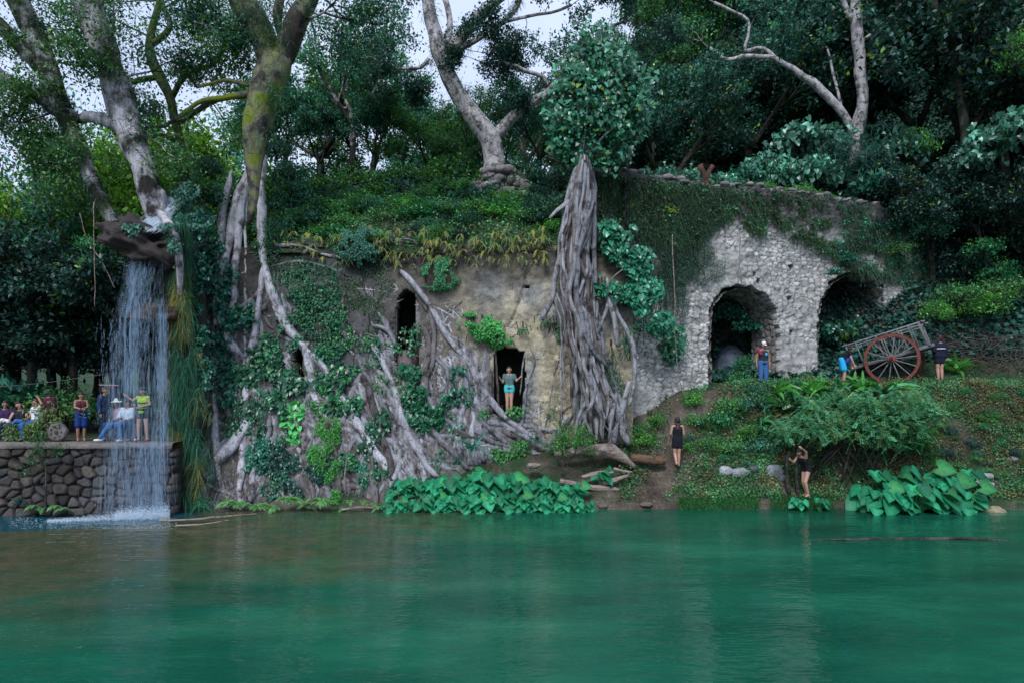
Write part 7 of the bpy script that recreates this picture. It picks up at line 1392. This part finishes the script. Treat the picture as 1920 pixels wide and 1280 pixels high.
m = MB(); a = W(-40, 728, 21.0); b = W(215, 698, 22.5); s = spline([a, (a + b) / 2 - A(0, 0, .06), b], .4); m.tube(s, .010, 5, (.10, .10, .10)); tag(m.build('cable', M_cloth, None, a), 'thin cable strung across the wood above the seated group', 'cable')
m = MB(); m.bar(W(186, 721, 21.6), W(223, 722, 21.6), .03, .03, (0, 0, 1), (.45, .18, .16)); tag(m.build('rod', M_cloth, None, W(204, 721, 21.6)), 'short pale red rod held level behind the falling water', 'rod')

# ---------------------------------------------------------------- the waterfall
wf = thing('waterfall', W(290, 965, 20.3), 'white waterfall spilling over the boulder and past the ledge into the turquoise pool', 'waterfall')
R = np.random.default_rng(70)
def streaks(n, lipx, basex, y0, y1, Ya, Yb_, Lr, wr, pw=.75, dens=None):
    u_ = np.clip(R.normal(.5, .24, n), -.1, 1.1); y = y0 + (y1 - y0) * R.random(n); t = (y - 490) / 475
    x0 = lipx[0] + u_ * (lipx[1] - lipx[0]); x1 = basex[0] + u_ * (basex[1] - basex[0]); f = np.clip((y - y0) / (965 - y0), 0, 1) ** pw
    px = x0 + (x1 - x0) * f + 3 * fbm(P2(u_ * 14, y / 60), 2, 3); Y = Ya + (Yb_ - Ya) * np.clip(f * 3, 0, 1) + R.uniform(-.22, .22, n)
    sl = (x1 - x0) * pw * np.maximum(f, .02) ** (pw - 1) / (965 - y0) if pw < 1 else (x1 - x0) / (965 - y0)
    ok = fbm(P2(u_ * 9, y / 110, 3), 3, 12) > (-.2 if dens is None else dens) + R.normal(0, .15, n)
    px, y, Y, sl = px[ok], y[ok], Y[ok], np.clip(sl[ok], -1.2, 1.2); n = len(px)
    P = W(px, y, Y); D = nrm(np.stack([sl, 0 * sl, -np.ones(n)], -1) + R.normal(0, .03, (n, 3))); L = R.uniform(*Lr, n); Wd = R.uniform(*wr, n)
    return P, D, L, Wd
m = MB()
for a in ((5200, (236, 306), (150, 316), 488, 962, 21.1, 20.25, (.06, .34), (.002, .005), .75, -.12), (1500, (292, 314), (262, 322), 560, 966, 20.7, 20.25, (.08, .4), (.002, .006), 1, -.25), (1500, (300, 315), (284, 320), 590, 966, 20.6, 20.22, (.08, .4), (.002, .006), 1, -.2),
          (2200, (236, 262), (205, 262), 488, 740, 21.1, 20.4, (.06, .4), (.002, .006), 1, -.2), (2600, (240, 310), (228, 322), 830, 966, 20.28, 20.2, (.05, .3), (.002, .005), 1, -.1), (900, (180, 240), (165, 230), 600, 830, 20.9, 20.6, (.05, .25), (.004, .009), 1, -.1)):
    P, D, L, Wd = streaks(*a); n = len(P); sd = nrm(np.cross(D, R.normal(0, .25, (n, 3)) + A(0, 1, 0))); v = np.stack([P - D * L[:, None] / 2, P - sd * Wd[:, None], P + D * L[:, None] / 2, P + sd * Wd[:, None]], 1)
    m.add(v.reshape(-1, 3), np.arange(n * 4).reshape(-1, 4), (.8, .9, 1))
m.build('falling_water', M_fall, wf)
def veil(lipx, basex, y0, y1, Ya, Yb_, ph):
    uu = np.linspace(0, 1, 24); yy = np.linspace(y0, y1, 60); U_, Y_ = np.meshgrid(uu, yy); f = ((Y_ - y0) / (y1 - y0)) ** .75; px = lipx[0] + U_ * (lipx[1] - lipx[0]); px = px + (basex[0] + U_ * (basex[1] - basex[0]) - px) * f
    D_ = Ya + (Yb_ - Ya) * np.clip(f * 3, 0, 1) + .12 * fbm(P2(U_ * 6, Y_ / 160, ph), 2, 5); ii = (np.arange(59)[:, None] * 24 + np.arange(23)[None]); e = np.clip(np.minimum(U_, 1 - U_) * 4, 0, 1) * np.clip((Y_ - y0) / 60 + .3, 0, 1)
    m = MB(); m.add(W(px, Y_, D_).reshape(-1, 3), np.stack([ii, ii + 1, ii + 25, ii + 24], -1).reshape(-1, 4), np.repeat(e.reshape(-1, 1), 3, 1)); m.build('veil', M_veil, wf)
veil((296, 312), (276, 321), 560, 966, 20.75, 20.24, 1); veil((238, 306), (170, 318), 488, 966, 21.1, 20.3, 2); veil((296, 316), (288, 320), 600, 966, 20.6, 20.18, 3); veil((236, 275), (165, 262), 488, 966, 21.15, 20.32, 4); veil((230, 300), (226, 318), 832, 966, 20.24, 20.16, 5)
# chute behind and over the boulder
m = MB(); n = 1300; t = R.random(n); x = np.interp(t, [0, .5, 1], [322, 300, 276]) + R.normal(0, 1, n) * np.interp(t, [0, 1], [7, 15]); y = np.interp(t, [0, .5, 1], [372, 405, 432]) + R.normal(0, 2, n); P = W(x, y, np.interp(t, [0, 1], [22.6, 21.2]) - .1); D = nrm(A(-.8, -.7, -1.1) + R.normal(0, .12, (n, 3))); L = R.uniform(.08, .4, n); Wd = R.uniform(.004, .011, n); sd = nrm(np.cross(D, R.normal(0, .3, (n, 3)) + A(0, 1, .4)))
m.add(np.stack([P - D * L[:, None] / 2, P - sd * Wd[:, None], P + D * L[:, None] / 2, P + sd * Wd[:, None]], 1).reshape(-1, 3), np.arange(n * 4).reshape(-1, 4)); m.build('chute_water', M_foam, wf)
# splash and foam
m = MB(); n = 16000; x = np.where(R.random(n) < .6, R.uniform(215, 318, n), R.uniform(88, 318, n)); h = np.abs(R.normal(0, 1, n)) * np.interp(x, [88, 180, 250, 318], [.015, .06, .14, .16]); Y = 20.15 + R.normal(0, .12, n) - np.interp(x, [88, 318], [.55, .0]); P = np.stack([(x - 960) * Y / F, Y, h + .004], -1)
D = R.normal(0, 1, (n, 3)); m.leaves(P, D, R.normal(0, 1, (n, 3)) + A(0, -.5, .5), R.uniform(.008, .035, n), RHOMB, (.9, .95, 1), 1.4); m.build('splash', M_foam, wf)
m = MB(); n = 700; x = R.uniform(20, 330, n); Y = R.uniform(18.6, 20.2, n); P = np.stack([(x - 960) * Y / F, Y, 0 * x + .006], -1); D = R.normal(0, 1, (n, 3)) * A(1, .3, 0); m.leaves(P, D, np.tile(A(0, 0, 1), (n, 1)), R.uniform(.02, .07, n), RHOMB, (.9, .95, 1), .5); m.build('foam', M_foam, wf)

# ---------------------------------------------------------------- the ox cart
cl = nrm(A(.80, -.60, 0)); ax = nrm(A(.60, .80, 0)); CZ = 3.97 + .93; wcn = W(1672, 675, 25.5); wcn[2] = CZ; ctr = wcn + ax * .68
cart = thing('ox_cart', ctr * A(1, 1, 0) + A(0, 0, 3.97), 'old wooden cart with tall grey spoked wheels and red rims tipped back on the terrace', 'cart'); upv = A(0, 0, 1); GREY = A(.12, .12, .125); RED = A(.16, .045, .035)
def wheel(c, outw):
    Rw = .93; m = MB(); a = np.linspace(0, 2 * pi, 49)[:-1]; prof = [(Rw, -.045), (Rw, .045), (Rw - .095, .045), (Rw - .095, -.045)]
    v = np.stack([c + np.cos(a)[:, None] * cl * r + np.sin(a)[:, None] * upv * r + ax * y for r, y in prof], 1); i = np.arange(48)[:, None] * 4; ii2 = ((np.arange(48) + 1) % 48)[:, None] * 4; j = np.arange(4)[None]; k = (j + 1) % 4
    m.add(v.reshape(-1, 3), np.stack([i + j, ii2 + j, ii2 + k, i + k], -1).reshape(-1, 4), RED); w_ = m.build('wheel', M_paint, cart, smooth_=False); rel = Vec0
    def sub(name, mm, mat):
        o = mm.build(name, mat, cart, smooth_=False); o.parent = w_; return o
    m = MB(); prof = [(Rw + .012, -.05), (Rw + .012, .05), (Rw + .001, .05), (Rw + .001, -.05)]; v = np.stack([c + np.cos(a)[:, None] * cl * r + np.sin(a)[:, None] * upv * r + ax * y for r, y in prof], 1); m.add(v.reshape(-1, 3), np.stack([i + j, ii2 + j, ii2 + k, i + k], -1).reshape(-1, 4), (.06, .035, .03)); sub('tyre', m, M_paint)
    for s_ in range(14):
        an = s_ * 2 * pi / 14 + .12; d = cl * cos(an) + upv * sin(an); m = MB(); m.bar(c + d * .12 + ax * outw * .05, c + d * (Rw - .085), .035, .055, ax, GREY * 1.35, .01); sub('spoke', m, M_wood)
    m = MB(); m.tube(A(c - ax * .16, c - ax * .13, c + ax * .13, c + ax * .16).reshape(-1, 3), [.10, .145, .145, .10], 18, RED * 1.1); sub('hub', m, M_paint); m = MB(); m.tube(A(c + ax * outw * .15, c + ax * outw * .27).reshape(-1, 3), [.065, .055], 14, (.03, .025, .025)); sub('axle_cap', m, M_paint)
Vec0 = None
wheel(ctr - ax * .68, -1); wheel(ctr + ax * .68, 1)
m = MB(); m.tube(A(ctr - ax * .7, ctr + ax * .7).reshape(-1, 3), .05, 10, GREY * .8); m.build('axle', M_wood, cart)
tl = radians(17); bx = nrm(cl * cos(tl) + upv * sin(tl)); bu = nrm(np.cross(bx, ax)); bu = bu if bu[2] > 0 else -bu
b0 = ctr + upv * .14; Lf, Lb, hw_, hh = 1.42, 1.25, .50, .88
def bp(x, y, z): return b0 + bx * x + ax * y + bu * z
m = MB()
for k in range(7): yy = -hw_ + .07 + k * (2 * hw_ - .14) / 6; m.bar(bp(-Lf, yy, 0), bp(Lb, yy, 0), .13, .035, bu, GREY * (.75 + .3 * (k % 3) / 2), .006)
m.build('floor', M_wood, cart)
for s_ in (-1, 1):
    m = MB(); m.bar(bp(-Lf - .05, s_ * hw_, -.06), bp(Lb + .15, s_ * hw_, -.06), .08, .11, bu, GREY * 1.0, .01); m.build('side_beam', M_wood, cart)
    m = MB(); m.bar(bp(-Lf - .12, s_ * (hw_ + .03), hh), bp(Lb + .12, s_ * (hw_ + .03), hh), .05, .05, bu, GREY * 1.7, .008); m.build('rail', M_wood, cart)
    m = MB(); m.bar(bp(-Lf + .3, s_ * (hw_ + .03), hh - .10), bp(Lb - .1, s_ * (hw_ + .03), hh - .10), .035, .04, bu, GREY * 1.4, .008); m.build('rail', M_wood, cart)
    for k in range(8):
        x = -Lf + .05 + k * (Lf + Lb - .1) / 7; m = MB(); tk = .075 if k in (0, 7) else .05; m.bar(bp(x, s_ * hw_, -.04), bp(x - .05, s_ * (hw_ + .03), hh + .02), tk, .05, ax, GREY * (.85 + .3 * (k % 2)), .006); m.build('stake', M_wood, cart)
for x in (-Lf, Lb): m = MB(); m.bar(bp(x, -hw_ - .1, hh + .01), bp(x, hw_ + .1, hh + .01), .06, .06, bu, GREY * 1.1, .01); m.build('end_rail', M_wood, cart); m = MB(); m.bar(bp(x, -hw_ - .06, -.02), bp(x, hw_ + .06, -.02), .09, .1, bu, GREY * .8, .01); m.build('cross_beam', M_wood, cart)
m = MB(); e = bp(-Lf - 1.0, 0, -.32); e[2] = max(e[2], 4.1); m.bar(e, bp(-.2, 0, -.1), .09, .10, bu, GREY * .55, .015); m.build('shaft', M_wood, cart)

# ---------------------------------------------------------------- number the look-alikes from left to right
_o = ['first', 'second', 'third', 'fourth', 'fifth', 'sixth', 'seventh', 'eighth', 'ninth', 'tenth', 'eleventh', 'twelfth', 'thirteenth', 'fourteenth', 'fifteenth', 'sixteenth', 'seventeenth', 'eighteenth', 'nineteenth']
ORD = _o + ['twentieth'] + ['twenty-' + x for x in _o[:9]] + ['thirtieth'] + ['thirty-' + x for x in _o[:9]] + ['fortieth'] + ['forty-' + x for x in _o[:9]] + ['fiftieth'] + ['fifty-' + x for x in _o[:9]] + ['sixtieth'] + ['sixty-' + x for x in _o[:9]]
_by = {}
for o in scene.objects:
    if o.parent is None and str(o.get('label', '')).endswith(' #'): _by.setdefault(o['label'][:-2], []).append(o)
for base, os_ in _by.items():
    os_.sort(key=lambda o: o.location.x / max(o.location.y, 1))
    for i, o in enumerate(os_): o['label'] = base if len(os_) == 1 else f"{base}, {ORD[min(i, 68)]} from left"

if 0:
    for o in scene.objects:
        if o.parent is None and len(str(o.get('label', '')).replace('-', ' ').split()) > 16: print('LONG', o.name, '|', o['label'])
